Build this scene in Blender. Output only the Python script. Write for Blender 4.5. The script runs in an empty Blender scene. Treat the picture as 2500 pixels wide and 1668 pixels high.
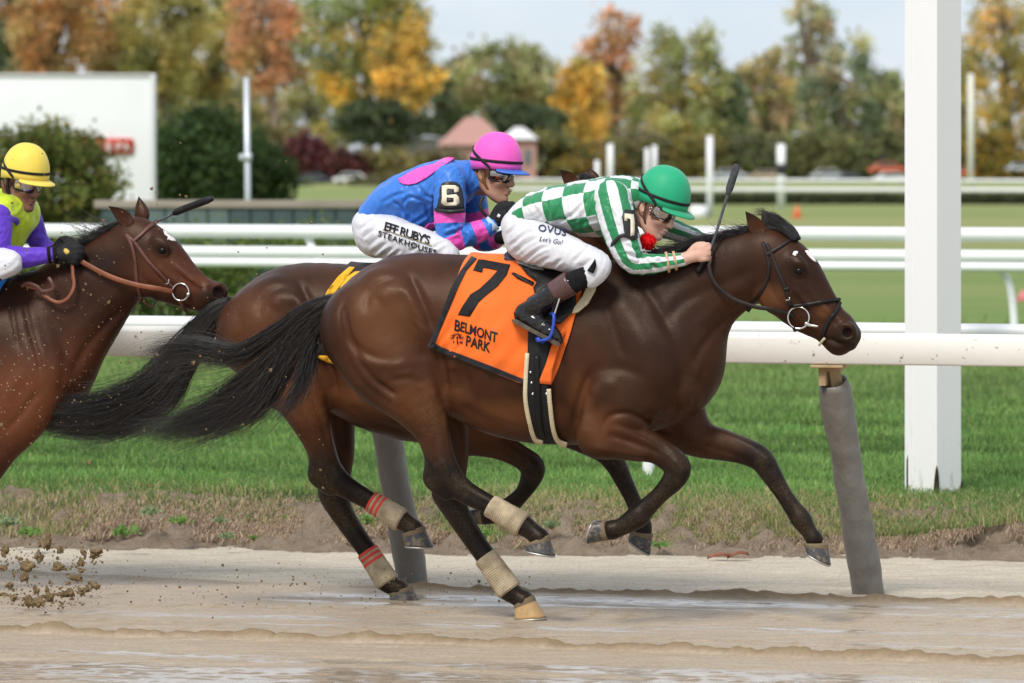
import bpy, bmesh, math, random
import numpy as np
from mathutils import Vector, Matrix
from mathutils.bvhtree import BVHTree

# ---------------------------------------------------------------- camera, sky, sun, exposure
F = 12320.0            # focal length in photograph pixels (2500 px wide)
YH = 380.0             # horizon row in the photograph
CAMH = 2.0205          # camera height above the track
TH = math.radians(16)  # the track runs to the right and towards the camera
FOCUS = 21.9

scene = bpy.context.scene
COL = scene.collection
cam_d = bpy.data.cameras.new('camera'); cam = bpy.data.objects.new('camera', cam_d)
COL.objects.link(cam); scene.camera = cam
cam_d.sensor_width = 36.0; cam_d.lens = F * 36.0 / 2500.0
cam_d.shift_y = -(834.0 - YH) / 2500.0
cam.location = (0, 0, CAMH); cam.rotation_euler = (math.radians(90), 0, 0)
cam_d.clip_start = 0.5; cam_d.clip_end = 5000
cam_d.dof.use_dof = True; cam_d.dof.focus_distance = FOCUS; cam_d.dof.aperture_fstop = 4.6
cam_d.dof.aperture_blades = 0

SUN_EL, SUN_AZ = math.radians(48), math.radians(205)   # azimuth clockwise from +Y: behind the camera, to its left
world = bpy.data.worlds.new('World'); scene.world = world; world.use_nodes = True
nt = world.node_tree; nt.nodes.clear()
wo = nt.nodes.new('ShaderNodeOutputWorld'); bg = nt.nodes.new('ShaderNodeBackground')
sky = nt.nodes.new('ShaderNodeTexSky'); sky.sky_type = 'NISHITA'; sky.sun_disc = False
sky.sun_elevation = SUN_EL; sky.sun_rotation = SUN_AZ; sky.altitude = 20; sky.dust_density = 0.4; sky.ozone_density = 1.0
tc = nt.nodes.new('ShaderNodeTexCoord'); mp = nt.nodes.new('ShaderNodeMapping')
mp.inputs['Scale'].default_value = (9, 9, 26); mp.inputs['Location'].default_value = (3.1, 1.7, 0.4)
cn = nt.nodes.new('ShaderNodeTexNoise'); cn.inputs['Scale'].default_value = 1.0
cn.inputs['Detail'].default_value = 5; cn.inputs['Roughness'].default_value = 0.52
cr = nt.nodes.new('ShaderNodeValToRGB')
cr.color_ramp.elements[0].position = 0.38; cr.color_ramp.elements[0].color = (0.70, 0.70, 0.70, 1)
cr.color_ramp.elements[1].position = 0.60; cr.color_ramp.elements[1].color = (1, 1, 1, 1)
mix = nt.nodes.new('ShaderNodeMixRGB'); mix.inputs['Color2'].default_value = (6.75, 6.95, 7.55, 1)
nt.links.new(tc.outputs['Generated'], mp.inputs['Vector']); nt.links.new(mp.outputs[0], cn.inputs['Vector'])
nt.links.new(cn.outputs['Fac'], cr.inputs['Fac']); nt.links.new(cr.outputs['Color'], mix.inputs['Fac'])
cr2 = nt.nodes.new('ShaderNodeValToRGB'); cr2.color_ramp.elements[0].position = 0.36; cr2.color_ramp.elements[0].color = (0.62, 0.74, 0.95, 1)
cr2.color_ramp.elements[1].position = 0.62; cr2.color_ramp.elements[1].color = (0.97, 0.98, 1.0, 1)
gain = nt.nodes.new('ShaderNodeMixRGB'); gain.blend_type = 'MULTIPLY'; gain.inputs['Fac'].default_value = 1.0; gain.inputs['Color2'].default_value = (8.5, 8.5, 8.5, 1)
nt.links.new(cn.outputs['Fac'], cr2.inputs['Fac']); nt.links.new(cr2.outputs['Color'], gain.inputs['Color1']); nt.links.new(gain.outputs['Color'], mix.inputs['Color2'])
nt.links.new(sky.outputs['Color'], mix.inputs['Color1']); nt.links.new(mix.outputs['Color'], bg.inputs['Color'])
bg.inputs['Strength'].default_value = 0.105
nt.links.new(bg.outputs['Background'], wo.inputs['Surface'])

sun_d = bpy.data.lights.new('sun', 'SUN'); sun = bpy.data.objects.new('sun', sun_d); COL.objects.link(sun)
sun_d.energy = 2.7; sun_d.angle = math.radians(18); sun_d.color = (1.0, 0.95, 0.87)
_sd = Vector((math.sin(SUN_AZ) * math.cos(SUN_EL), math.cos(SUN_AZ) * math.cos(SUN_EL), math.sin(SUN_EL)))
sun.rotation_euler = _sd.to_track_quat('Z', 'Y').to_euler(); sun.location = (0, 0, 30)

scene.view_settings.view_transform = 'Standard'; scene.view_settings.look = 'None'
scene.view_settings.gamma = 1.0; scene.view_settings.exposure = 0.20; scene.view_settings.use_curve_mapping = False
scene.render.engine = 'CYCLES'; scene.cycles.use_denoising = True
scene.cycles.max_bounces = 6; scene.cycles.transparent_max_bounces = 12
rng = np.random.default_rng(7); random.seed(7)

# ---------------------------------------------------------------- helpers: picture <-> place
CT, ST = math.cos(TH), math.sin(TH)
T3 = np.array((CT, -ST, 0.0)); N3 = np.array((ST, CT, 0.0)); CAM = np.array((0, 0, CAMH))

def ray(px, py):
    return np.array(((px - 1250.0) / F, 1.0, -(py - YH) / F))
def at_depth(px, py, d):
    return CAM + ray(px, py) * d
def on_ground(px, py, z=0.0):
    r = ray(px, py); return CAM + r * ((z - CAMH) / r[2])

class Frame:
    """A vertical plane along the track: x runs with the horse, y away from the camera, z up."""
    def __init__(s, origin):
        s.o = np.array((origin[0], origin[1], 0.0))
        s.m = np.stack([T3, N3, np.array((0, 0, 1.0))])
    def L(s, px, py, lat=0.0):
        r = ray(px, py); t = (lat - N3 @ (CAM - s.o)) / (N3 @ r)
        return s.m @ (CAM + r * t - s.o)
    def k(s, px, py, lat=0.0):            # metres for one photograph pixel here
        r = ray(px, py); return ((lat - N3 @ (CAM - s.o)) / (N3 @ r)) / F
    def W(s, v):
        return np.asarray(v) @ s.m + s.o
    def inv(s, w):
        return (np.asarray(w) - s.o) @ s.m.T
    def px(s, v):                          # local -> photograph pixel
        w = s.W(v) - CAM
        return 1250 + F * w[..., 0] / w[..., 1], YH - F * w[..., 2] / w[..., 1]

# ---------------------------------------------------------------- helpers: noise, fields, surface nets
def _hash(i, j, k, seed):
    h = (i * 374761393 + j * 668265263 + k * 2147483647 + seed * 974711) & 0xffffffff
    h = ((h ^ (h >> 13)) * 1274126177) & 0xffffffff
    return ((h ^ (h >> 16)) & 0xffff) / 65535.0 * 2 - 1
def noise3(p, seed=0):
    p = np.asarray(p, float); f = np.floor(p); i = f.astype(np.int64); u = p - f; u = u * u * (3 - 2 * u)
    r = 0
    for a in (0, 1):
        for b in (0, 1):
            for c in (0, 1):
                w = (u[..., 0] if a else 1 - u[..., 0]) * (u[..., 1] if b else 1 - u[..., 1]) * (u[..., 2] if c else 1 - u[..., 2])
                r = r + w * _hash(i[..., 0] + a, i[..., 1] + b, i[..., 2] + c, seed)
    return r
def fbm(p, seed=0, oct=3):
    p = np.asarray(p, float); r = 0; a = 1.0
    for o in range(oct):
        r = r + a * noise3(p * 2 ** o, seed + o); a *= 0.5
    return r

def catmull(P, n):
    P = np.asarray(P, float); Q = np.vstack([2 * P[0] - P[1], P, 2 * P[-1] - P[-2]]); out = []
    for i in range(1, len(Q) - 2):
        for j in range(n):
            t = j / n; a, b, c, d = Q[i - 1], Q[i], Q[i + 1], Q[i + 2]
            out.append(0.5 * (2 * b + (c - a) * t + (2 * a - 5 * b + 4 * c - d) * t * t + (3 * b - a - 3 * c + d) * t ** 3))
    out.append(P[-1]); return np.array(out)

class Field:
    def __init__(s, lo, hi, h):
        s.h = h; s.ax = [np.arange(l, u + h, h, dtype=np.float32) for l, u in zip(lo, hi)]
        s.d = np.full([len(a) for a in s.ax], 1.0, np.float32)
    def box(s, lo, hi):
        sl = []
        for a, l, u in zip(s.ax, lo, hi):
            i0 = max(0, int(np.searchsorted(a, l))); i1 = min(len(a), int(np.searchsorted(a, u)) + 1)
            if i1 <= i0: return None
            sl.append(slice(i0, i1))
        X, Y, Z = [a[q] for a, q in zip(s.ax, sl)]
        return tuple(sl), X[:, None, None], Y[None, :, None], Z[None, None, :]
    def merge(s, sl, e, k, op):
        a = s.d[sl]
        if op == 'sub':
            e = -e; h = np.maximum(k - np.abs(a - e), 0) / k; s.d[sl] = np.maximum(a, e) + h * h * k / 4
        else:
            h = np.maximum(k - np.abs(a - e), 0) / k; s.d[sl] = np.minimum(a, e) - h * h * k / 4
    def tube(s, P, k=0.02, op='add', n=4):
        """P rows: x y z radius lateral_scale"""
        P = np.asarray(P, float); C = catmull(P, n) if n > 1 and len(P) > 2 else P
        C[:, 3] = np.maximum(C[:, 3], P[:, 3].min() * 0.7)
        m = (C[:, 3] * np.maximum(C[:, 4], 1)).max() + k + 3 * s.h
        b = s.box(C[:, :3].min(0) - m, C[:, :3].max(0) + m)
        if b is None: return
        sl, X, Y, Z = b
        e = np.full(s.d[sl].shape, 1.0, np.float32)
        for i in range(len(C) - 1):
            A, B = C[i], C[i + 1]; ba = B - A
            L2 = float(ba[:3] @ ba[:3]) + 1e-12
            mm = max(A[3], B[3]) * max(A[4], B[4], 1) + k + 3 * s.h
            lo = np.minimum(A[:3], B[:3]) - mm; hi = np.maximum(A[:3], B[:3]) + mm
            sub = []
            for ax, q in zip((X[:, 0, 0], Y[0, :, 0], Z[0, 0, :]), range(3)):
                sub.append(slice(int(np.searchsorted(ax, lo[q])), int(np.searchsorted(ax, hi[q])) + 1))
            x, y, z = X[sub[0]], Y[:, sub[1]], Z[:, :, sub[2]]
            t = np.clip(((x - A[0]) * ba[0] + (y - A[1]) * ba[1] + (z - A[2]) * ba[2]) / L2, 0, 1).astype(np.float32)
            sc = A[4] + ba[4] * t
            q = np.sqrt((x - A[0] - ba[0] * t) ** 2 + ((y - A[1] - ba[1] * t) / sc) ** 2 + (z - A[2] - ba[2] * t) ** 2) - (A[3] + ba[3] * t)
            v = e[tuple(sub)]; np.minimum(v, q, out=v)
        s.merge(sl, e, k, op)
    def ell(s, c, r, ang=0.0, k=0.02, op='add', yaw=0.0):
        """ellipsoid; ang tilts it in the x-z plane, yaw in the x-y plane"""
        m = max(r) + k + 3 * s.h; c = np.asarray(c, float)
        b = s.box(c - m, c + m)
        if b is None: return
        sl, X, Y, Z = b; x, y, z = X - c[0], Y - c[1], Z - c[2]
        if yaw:
            cy, sy = math.cos(yaw), math.sin(yaw); x, y = cy * x + sy * y, -sy * x + cy * y
        ca, sa = math.cos(ang), math.sin(ang); x, z = ca * x + sa * z, -sa * x + ca * z
        k0 = np.sqrt((x / r[0]) ** 2 + (y / r[1]) ** 2 + (z / r[2]) ** 2) + 1e-6
        k1 = np.sqrt((x / r[0] ** 2) ** 2 + (y / r[1] ** 2) ** 2 + (z / r[2] ** 2) ** 2) + 1e-6
        s.merge(sl, (k0 * (k0 - 1) / k1).astype(np.float32), k, op)
    def mesh(s, smooth=1):
        d = s.d; h = s.h; n = d.shape; ins = d < 0
        c = np.zeros([q - 1 for q in n], np.uint8)
        for a in (0, 1):
            for b in (0, 1):
                for e in (0, 1):
                    c += ins[a:n[0] - 1 + a, b:n[1] - 1 + b, e:n[2] - 1 + e]
        I = np.argwhere((c > 0) & (c < 8)); idx = np.full(c.shape, -1, np.int64); idx[tuple(I.T)] = np.arange(len(I))
        off = np.array([(a, b, e) for a in (0, 1) for b in (0, 1) for e in (0, 1)])
        V = np.stack([d[I[:, 0] + o[0], I[:, 1] + o[1], I[:, 2] + o[2]] for o in off], 1)
        acc = np.zeros((len(I), 3)); cnt = np.zeros(len(I))
        for i in range(8):
            for j in range(i + 1, 8):
                if np.abs(off[i] - off[j]).sum() != 1: continue
                x = (V[:, i] < 0) != (V[:, j] < 0); t = np.where(x, V[:, i] / np.where(x, V[:, i] - V[:, j], 1), 0)
                acc += np.where(x[:, None], off[i] + (off[j] - off[i]) * t[:, None], 0); cnt += x
        v = I + acc / cnt[:, None]
        org = np.array([a[0] for a in s.ax]); v = org + v * h
        F4 = []
        for ax in range(3):
            sl0 = [slice(None)] * 3; sl1 = [slice(None)] * 3
            sl0[ax] = slice(0, n[ax] - 1); sl1[ax] = slice(1, n[ax])
            E = np.argwhere(ins[tuple(sl0)] != ins[tuple(sl1)])
            u, w = [(1, 2), (2, 0), (0, 1)][ax]
            E = E[(E[:, u] > 0) & (E[:, w] > 0) & (E[:, u] < n[u] - 1) & (E[:, w] < n[w] - 1)]
            inside = ins[tuple(E.T)]
            du = np.zeros(3, int); du[u] = 1; dw = np.zeros(3, int); dw[w] = 1
            q = [idx[tuple((E - a).T)] for a in (du * 0, du, du + dw, dw)]
            q = np.stack(q, 1); q[~inside] = q[~inside][:, ::-1]; F4.append(q)
        Fc = np.concatenate(F4)
        for _ in range(smooth): v = laplace(v, Fc, 0.5)
        return v, Fc

def laplace(v, Fc, w=0.5):
    acc = np.zeros_like(v); cnt = np.zeros(len(v))
    for i in range(4):
        a, b = Fc[:, i], Fc[:, (i + 1) % 4]
        for q in range(3): acc[:, q] += np.bincount(a, v[b, q], len(v)) + np.bincount(b, v[a, q], len(v))
        cnt += np.bincount(a, minlength=len(v)) + np.bincount(b, minlength=len(v))
    return v + w * (acc / np.maximum(cnt, 1)[:, None] - v)
def vnormals(v, Fc):
    f = np.asarray(Fc); fn = np.cross(v[f[:, 2]] - v[f[:, 0]], v[f[:, -1]] - v[f[:, 1]])
    n = np.zeros_like(v)
    for i in range(f.shape[1]):
        for q in range(3): n[:, q] += np.bincount(f[:, i], fn[:, q], len(v))
    return n / (np.linalg.norm(n, axis=1)[:, None] + 1e-9)

# ---------------------------------------------------------------- helpers: objects
OFF = {}
def mesh_data(name, v, f, smooth=True, attrs=None, mats=(), midx=None):
    me = bpy.data.meshes.new(name)
    v = np.asarray(v, np.float32)
    if isinstance(f, np.ndarray):
        nf, w = f.shape
        me.vertices.add(len(v)); me.vertices.foreach_set('co', v.ravel())
        me.loops.add(nf * w); me.loops.foreach_set('vertex_index', f.astype(np.int32).ravel())
        me.polygons.add(nf); me.polygons.foreach_set('loop_start', np.arange(0, nf * w, w, dtype=np.int32))
        try: me.polygons.foreach_set('loop_total', np.full(nf, w, np.int32))
        except Exception: pass
        me.update(calc_edges=True)
    else:
        me.from_pydata(v.tolist(), [], f); me.update()
    me.polygons.foreach_set('use_smooth', np.full(len(me.polygons), bool(smooth)))
    for m in mats: me.materials.append(m)
    if midx is not None: me.polygons.foreach_set('material_index', np.asarray(midx, np.int32))
    for an, a in (attrs or {}).items():
        a = np.asarray(a, np.float32)
        if a.ndim == 1:
            at = me.attributes.new(an, 'FLOAT', 'POINT'); at.data.foreach_set('value', a)
        else:
            at = me.attributes.new(an, 'FLOAT_COLOR', 'POINT')
            q = np.ones((len(a), 4), np.float32); q[:, :a.shape[1]] = a; at.data.foreach_set('color', q.ravel())
    return me
def put(name, me, parent=None):
    o = bpy.data.objects.new(name, me); COL.objects.link(o)
    if parent is not None: o.parent = parent
    return o
def tag(o, label=None, cat=None, group=None, kind=None):
    if label: o['label'] = label
    if cat: o['category'] = cat
    if group: o['group'] = group
    if kind: o['kind'] = kind
    return o
def thing(name, label, cat, frame=None, off=(0, 0, 0), group=None, loc=None):
    o = bpy.data.objects.new(name, None); COL.objects.link(o); o.empty_display_size = 0.1
    tag(o, label, cat, group)
    if frame is not None:
        o.location = frame.W(np.array(off)); o.rotation_euler = (0, 0, -TH); OFF[o.name] = np.array(off, float)
    elif loc is not None:
        o.location = loc; OFF[o.name] = np.array(loc, float)
    return o
def part(name, v, f, mat, root, smooth=True, attrs=None, parent=None, midx=None, label=None):
    """v in the root's frame coordinates (or world when the root has no frame)"""
    mats = mat if isinstance(mat, (list, tuple)) else (mat,)
    o = put(name, mesh_data(name, np.asarray(v, float) - OFF[root.name], f, smooth, attrs, mats, midx), parent or root)
    if label: o['label'] = label
    return o

def tube_mesh(P, r, sides=10, cap=True, flat=1.0, up=None):
    """round (or flattened) tube through the points P; r scalar or per point"""
    P = np.asarray(P, float); n = len(P); r = np.broadcast_to(np.asarray(r, float), (n,))
    T = np.gradient(P, axis=0); T /= np.linalg.norm(T, axis=1)[:, None] + 1e-12
    u = np.array(up if up is not None else (0.0, 1.0, 0.0), float)
    V = []
    for i in range(n):
        w = u - T[i] * (u @ T[i])
        if np.linalg.norm(w) < 1e-4: w = np.cross(T[i], (1, 0, 0.3))
        w /= np.linalg.norm(w)
        if up is None: u = w
        b = np.cross(T[i], w)
        a = np.arange(sides) / sides * 2 * math.pi
        V.append(P[i] + r[i] * (np.cos(a)[:, None] * w * flat + np.sin(a)[:, None] * b))
    V = np.concatenate(V); f = []
    for i in range(n - 1):
        for j in range(sides):
            k = (j + 1) % sides
            f.append((i * sides + j, i * sides + k, (i + 1) * sides + k, (i + 1) * sides + j))
    if cap: f.append(tuple(range(sides))[::-1]); f.append(tuple((n - 1) * sides + j for j in range(sides)))
    return V, f
def box_mesh(lo, hi, bev=0.0):
    lo, hi = np.asarray(lo, float), np.asarray(hi, float)
    bm = bmesh.new(); bmesh.ops.create_cube(bm, size=1.0)
    for q in bm.verts: q.co = Vector(((lo + hi) / 2 + np.array(q.co) * (hi - lo)))
    if bev: bmesh.ops.bevel(bm, geom=bm.edges[:], offset=bev, segments=2, affect='EDGES', profile=0.6)
    v = np.array([q.co[:] for q in bm.verts]); bm.verts.index_update()
    f = [tuple(q.index for q in p.verts) for p in bm.faces]; bm.free(); return v, f
def join(ms):
    V, Fs, n = [], [], 0
    for v, f in ms:
        V.append(np.asarray(v, float)); Fs += [tuple(int(i) + n for i in q) for q in f]; n += len(v)
    return np.concatenate(V), Fs
def bvh(v, f):
    return BVHTree.FromPolygons([Vector(q) for q in np.asarray(v, float)], [tuple(int(i) for i in q) for q in f])

# ---------------------------------------------------------------- helpers: materials
MATS = {}
class NT:
    def __init__(s, name):
        s.m = bpy.data.materials.new(name); s.m.use_nodes = True; s.t = s.m.node_tree
        s.b = s.t.nodes['Principled BSDF']; s.out = s.t.nodes['Material Output']
    def n(s, typ, **kw):
        o = s.t.nodes.new(typ)
        for k, v in kw.items():
            if k in o.inputs: o.inputs[k].default_value = v
            else: setattr(o, k, v)
        return o
    def l(s, a, b): s.t.links.new(a, b)
    def coord(s, scale=(1, 1, 1), kind='Object', rot=(0, 0, 0)):
        c = s.n('ShaderNodeTexCoord'); m = s.n('ShaderNodeMapping'); m.inputs['Scale'].default_value = scale
        m.inputs['Rotation'].default_value = rot
        s.l(c.outputs[kind], m.inputs['Vector']); return m.outputs[0]
    def world(s, scale=(1, 1, 1), rot=(0, 0, 0)):
        c = s.n('ShaderNodeNewGeometry'); m = s.n('ShaderNodeMapping'); m.inputs['Scale'].default_value = scale
        m.inputs['Rotation'].default_value = rot
        s.l(c.outputs['Position'], m.inputs['Vector']); return m.outputs[0]
    def noise(s, vec, scale, detail=4, rough=0.55):
        o = s.n('ShaderNodeTexNoise'); o.inputs['Scale'].default_value = scale
        o.inputs['Detail'].default_value = detail; o.inputs['Roughness'].default_value = rough
        s.l(vec, o.inputs['Vector']); return o.outputs['Fac']
    def ramp(s, fac, stops):
        o = s.n('ShaderNodeValToRGB'); e = o.color_ramp.elements
        while len(e) < len(stops): e.new(0.5)
        for q, (p, c) in zip(e, stops): q.position = p; q.color = tuple(c) + ((1,) if len(c) == 3 else ())
        s.l(fac, o.inputs['Fac']); return o.outputs['Color']
    def mixc(s, fac, a, b, mode='MIX'):
        o = s.n('ShaderNodeMixRGB', blend_type=mode)
        for q, v in (('Fac', fac), ('Color1', a), ('Color2', b)):
            if hasattr(v, 'links'): s.l(v, o.inputs[q])
            else: o.inputs[q].default_value = v if q == 'Fac' else tuple(v) + (1,)
        return o.outputs['Color']
    def math(s, op, a, b=0.0, c=None):
        o = s.n('ShaderNodeMath', operation=op)
        for q, v in enumerate((a, b) if c is None else (a, b, c)):
            if hasattr(v, 'links'): s.l(v, o.inputs[q])
            else: o.inputs[q].default_value = v
        return o.outputs[0]
    def attr(s, name, out='Color'):
        o = s.n('ShaderNodeAttribute'); o.attribute_name = name; return o.outputs[out]
    def bump(s, h, strength=0.3, dist=0.01):
        o = s.n('ShaderNodeBump'); o.inputs['Strength'].default_value = strength; o.inputs['Distance'].default_value = dist
        s.l(h, o.inputs['Height']); s.l(o.outputs[0], s.b.inputs['Normal']); return o
    def col(s, c):
        if hasattr(c, 'links'): s.l(c, s.b.inputs['Base Color'])
        else: s.b.inputs['Base Color'].default_value = tuple(c) + (1,)
    def set(s, **kw):
        names = dict(rough='Roughness', spec='Specular IOR Level', metal='Metallic', sheen='Sheen Weight', coat='Coat Weight',
                     trans='Transmission Weight', sss='Subsurface Weight', ior='IOR', alpha='Alpha')
        for k, v in kw.items():
            i = s.b.inputs[names[k]]
            if hasattr(v, 'links'): s.l(v, i)
            else: i.default_value = v
        return s

def mat(name, c, rough=0.6, spec=0.4, var=0.12, scale=12, bump=0.0, bscale=60, metal=0.0, sheen=0.0, coat=0.0):
    """plain material with noise in its tone and a fine relief"""
    if name in MATS: return MATS[name]
    q = NT(name); vec = q.coord()
    n = q.noise(vec, scale, 5)
    lo = [x * (1 - var) for x in c]; hi = [min(1, x * (1 + var)) for x in c]
    q.col(q.ramp(n, [(0.3, lo), (0.7, hi)])); q.set(rough=rough, spec=spec, metal=metal, sheen=sheen, coat=coat)
    if bump: q.bump(q.noise(vec, bscale, 4), bump, 0.004)
    MATS[name] = q.m; return q.m
# ---------------------------------------------------------------- the setting: track, bank, lawn
TF = Frame((0, 22.0, 0))
LAWN = 0.22
def line_c(p1, p2, z=0.0):
    q1, q2 = TF.inv(on_ground(*p1, z)), TF.inv(on_ground(*p2, z)); s = (q2[1] - q1[1]) / (q2[0] - q1[0])
    return lambda a: q1[1] + s * (a - q1[0])
R1 = line_c((0, 1541), (2500, 1621)); R2 = line_c((830, 1436), (2500, 1478)); R3 = line_c((60, 1402), (690, 1430))
BANK = line_c((0, 1338), (2500, 1374)); A_R2 = TF.inv(on_ground(820, 1436))[0]; A_R3 = TF.inv(on_ground(720, 1430))[0]
ROWS = [line_c((1300, 1502), (2500, 1533)), line_c((100, 1516), (2500, 1592)), line_c((0, 1600), (1200, 1640)), line_c((600, 1484), (1500, 1500))]

def sheet(xs, ys):
    A, C = np.meshgrid(xs, ys, indexing='ij'); n, m = A.shape
    idx = np.arange(n * m).reshape(n, m)
    f = np.stack([idx[:-1, :-1], idx[1:, :-1], idx[1:, 1:], idx[:-1, 1:]], -1).reshape(-1, 4)
    return A.ravel(), C.ravel(), f
def axis(lo, hi, step, olo, ohi, n=14):
    m = np.arange(lo, hi + step, step)
    return np.concatenate([lo - np.geomspace(step, lo - olo, n)[::-1], m, m[-1] + np.geomspace(step, ohi - m[-1], n)])

A, C, f = sheet(axis(-3.6, 3.4, 0.018, -600, 600), axis(-4.2, 3.75, 0.014, -60, 4.2, 10))
P2 = np.stack([A, C, np.zeros_like(A)], 1)
z = 0.006 * fbm(P2 * (1.2, 5, 1), 3, 3) + 0.0035 * fbm(P2 * (9, 26, 1), 8, 3)
def ridge(cl, h, wn, wf, a_from=-99, a_to=99, seed=0):
    c0 = cl(A) + 0.016 * noise3(P2[:, [0, 0, 2]] * (3.1, 0, 0) + seed, seed) + 0.006 * noise3(P2[:, [0, 0, 2]] * (14, 0, 0) + seed, seed + 3)
    d = C - c0; w = np.where(d < 0, wn, wf)
    k = np.exp(-np.abs(d / w) ** 2.6) * np.clip((A - a_from) / 0.5, 0, 1) * np.clip((a_to - A) / 0.5, 0, 1)
    crumb = 0.72 + 0.32 * noise3(P2[:, [0, 0, 2]] * (6.5, 0, 0) + 2 * seed, seed + 1) + 0.22 * fbm(P2 * (22, 22, 1), seed + 5, 2)
    return h * k * crumb, k
r1, k1 = ridge(R1, 0.046, 0.018, 0.050, seed=1); r2, k2 = ridge(R2, 0.042, 0.018, 0.060, a_from=A_R2, seed=4); r3, k3 = ridge(R3, 0.014, 0.05, 0.09, a_to=A_R3, seed=7)
z = z + r1 + r2 + r3
dent = np.zeros_like(A)
for i, cl in enumerate(ROWS):
    sp = 0.172; ph = (A / sp + 0.37 * i) ; kk = np.floor(ph); u = (ph - kk - 0.5) * sp
    jit = 0.02 * np.sin(kk * 12.9898 + i * 4.1); d = C - cl(A) - jit; am = 0.4 + 0.6 * np.abs(np.sin(kk * 7.13 + i))
    e = np.exp(-((u / 0.035) ** 2 + (d / 0.018) ** 2)); e2 = np.exp(-(((u - 0.04) / 0.03) ** 2 + ((d - 0.03) / 0.02) ** 2))
    z -= 0.010 * e * am; z += 0.010 * e2 * am; dent = np.maximum(dent, np.maximum(e, e2) * am)
bank_c = BANK(A); foot = np.clip((C - bank_c + 0.25) / 0.5, 0, 1)
wet = np.zeros_like(A)
def band(cl0, cl1, amt, seed, sc=(0.55, 7, 1), a_from=-99):
    t = (C - cl0(A)) / (cl1(A) - cl0(A)); w = np.clip(np.minimum(t, 1 - t) * 5, 0, 1)
    return w * np.clip(0.5 + amt + 1.0 * fbm(P2 * sc, seed, 3), 0, 1) * np.clip((A - a_from) / 0.8, 0, 1)
wet = np.maximum(wet, band(line_c((0, 1462), (2500, 1512)), line_c((0, 1420), (2500, 1482)), 0.35, 21, a_from=A_R2 - 0.6))
wet = np.maximum(wet, band(line_c((0, 1700), (2500, 1760)), line_c((0, 1556), (2500, 1640)), 0.12, 33, (0.5, 5, 1)))
wet = np.maximum(wet, band(line_c((0, 1536), (2500, 1618)), line_c((0, 1470), (2500, 1520)), -0.28, 40))
wet = np.maximum(wet, 0.42 * np.clip(1 - (C - R2(A)) * 3, 0, 1)); wet = wet * (1 - np.clip(k1 + k2, 0, 1) * 0.8)
z = z - 0.006 * np.clip(wet - 0.5, 0, 1)
dry = np.clip((C - R2(A)) / 0.25, 0, 1)

q = NT('track_dirt'); vec = q.world((1, 1, 1), (0, 0, TH)); st = q.world((1.2, 9, 1), (0, 0, TH))
tr = q.n('ShaderNodeSeparateColor'); q.l(q.attr('ground'), tr.inputs[0]); WET, DRY, RDG = tr.outputs[0], tr.outputs[1], tr.outputs[2]
n1 = q.noise(st, 2.2, 6, 0.6); n2 = q.noise(vec, 55, 5, 0.65); n3 = q.noise(vec, 7, 4)
moist = q.mixc(q.ramp(n1, [(0.3, (0, 0, 0)), (0.7, (1, 1, 1))]), (0.365, 0.285, 0.198), (0.510, 0.418, 0.310))
dryc = q.mixc(q.ramp(n1, [(0.35, (0, 0, 0)), (0.65, (1, 1, 1))]), (0.43, 0.372, 0.282), (0.575, 0.510, 0.405))
c = q.mixc(DRY, moist, dryc); c = q.mixc(RDG, c, (0.225, 0.158, 0.086))
c = q.mixc(q.math('MULTIPLY', WET, 0.45), c, (0.26, 0.205, 0.148))
c = q.mixc(q.math('MULTIPLY', q.ramp(n2, [(0.40, (1, 1, 1)), (0.55, (0, 0, 0))]), 0.30), c, (0.16, 0.115, 0.065))
q.col(c)
rg = q.math('SUBTRACT', 0.78, q.math('MULTIPLY', q.ramp(WET, [(0.25, (0, 0, 0)), (0.75, (1, 1, 1))]), 0.66)); q.set(rough=rg, spec=0.40)
bm_ = q.n('ShaderNodeBump'); bm_.inputs['Distance'].default_value = 0.006
q.l(q.math('SUBTRACT', 0.75, q.math('MULTIPLY', WET, 0.72)), bm_.inputs['Strength'])
q.l(q.math('ADD', n2, q.math('MULTIPLY', q.noise(vec, 240, 3, 0.7), 0.5)), bm_.inputs['Height']); q.l(bm_.outputs[0], q.b.inputs['Normal'])
M_TRACK = q.m
gr = np.stack([wet, dry, np.clip(np.maximum(k1, k2) ** 0.6 * 1.15 + 0.5 * k3 + 0.55 * dent, 0, 1)], 1)
tag(put('dirt_track', mesh_data('dirt_track', TF.W(np.stack([A, C, z], 1)), f, True, dict(ground=gr), (M_TRACK,))), kind='structure')

# the bank: crumbling earth between the track and the lawn
A, U, f = sheet(axis(-3.9, 3.8, 0.022, -600, 600), np.linspace(0, 1, 46))
P2 = np.stack([A, U, np.zeros_like(A)], 1); prof = np.interp(U, [0, 0.15, 0.35, 0.5, 0.62, 0.8, 1.0], [-0.03, 0.012, 0.045, 0.13, 0.185, 0.213, LAWN + 0.002])
wob = 0.07 * fbm(P2 * (1.6, 1.2, 1), 51, 3); C = BANK(A) - 0.10 + U * 1.35 + wob * np.sin(np.pi * U)
z = prof + (0.050 * fbm(P2 * (6, 9, 1), 52, 3) + 0.034 * fbm(P2 * (26, 20, 1), 55, 3)) * np.sin(np.pi * np.clip(U * 1.05, 0, 1))
q = NT('bank_earth'); vec = q.world(); n = q.noise(vec, 9, 6, 0.65); n2 = q.noise(q.world((60, 60, 14)), 1.0, 5, 0.7)
c = q.mixc(q.ramp(n, [(0.32, (0, 0, 0)), (0.68, (1, 1, 1))]), (0.19, 0.138, 0.094), (0.43, 0.335, 0.24))
c = q.mixc(q.math('MULTIPLY', n2, 0.5), c, (0.45, 0.36, 0.27)); q.col(c); q.set(rough=0.95, spec=0.1)
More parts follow.
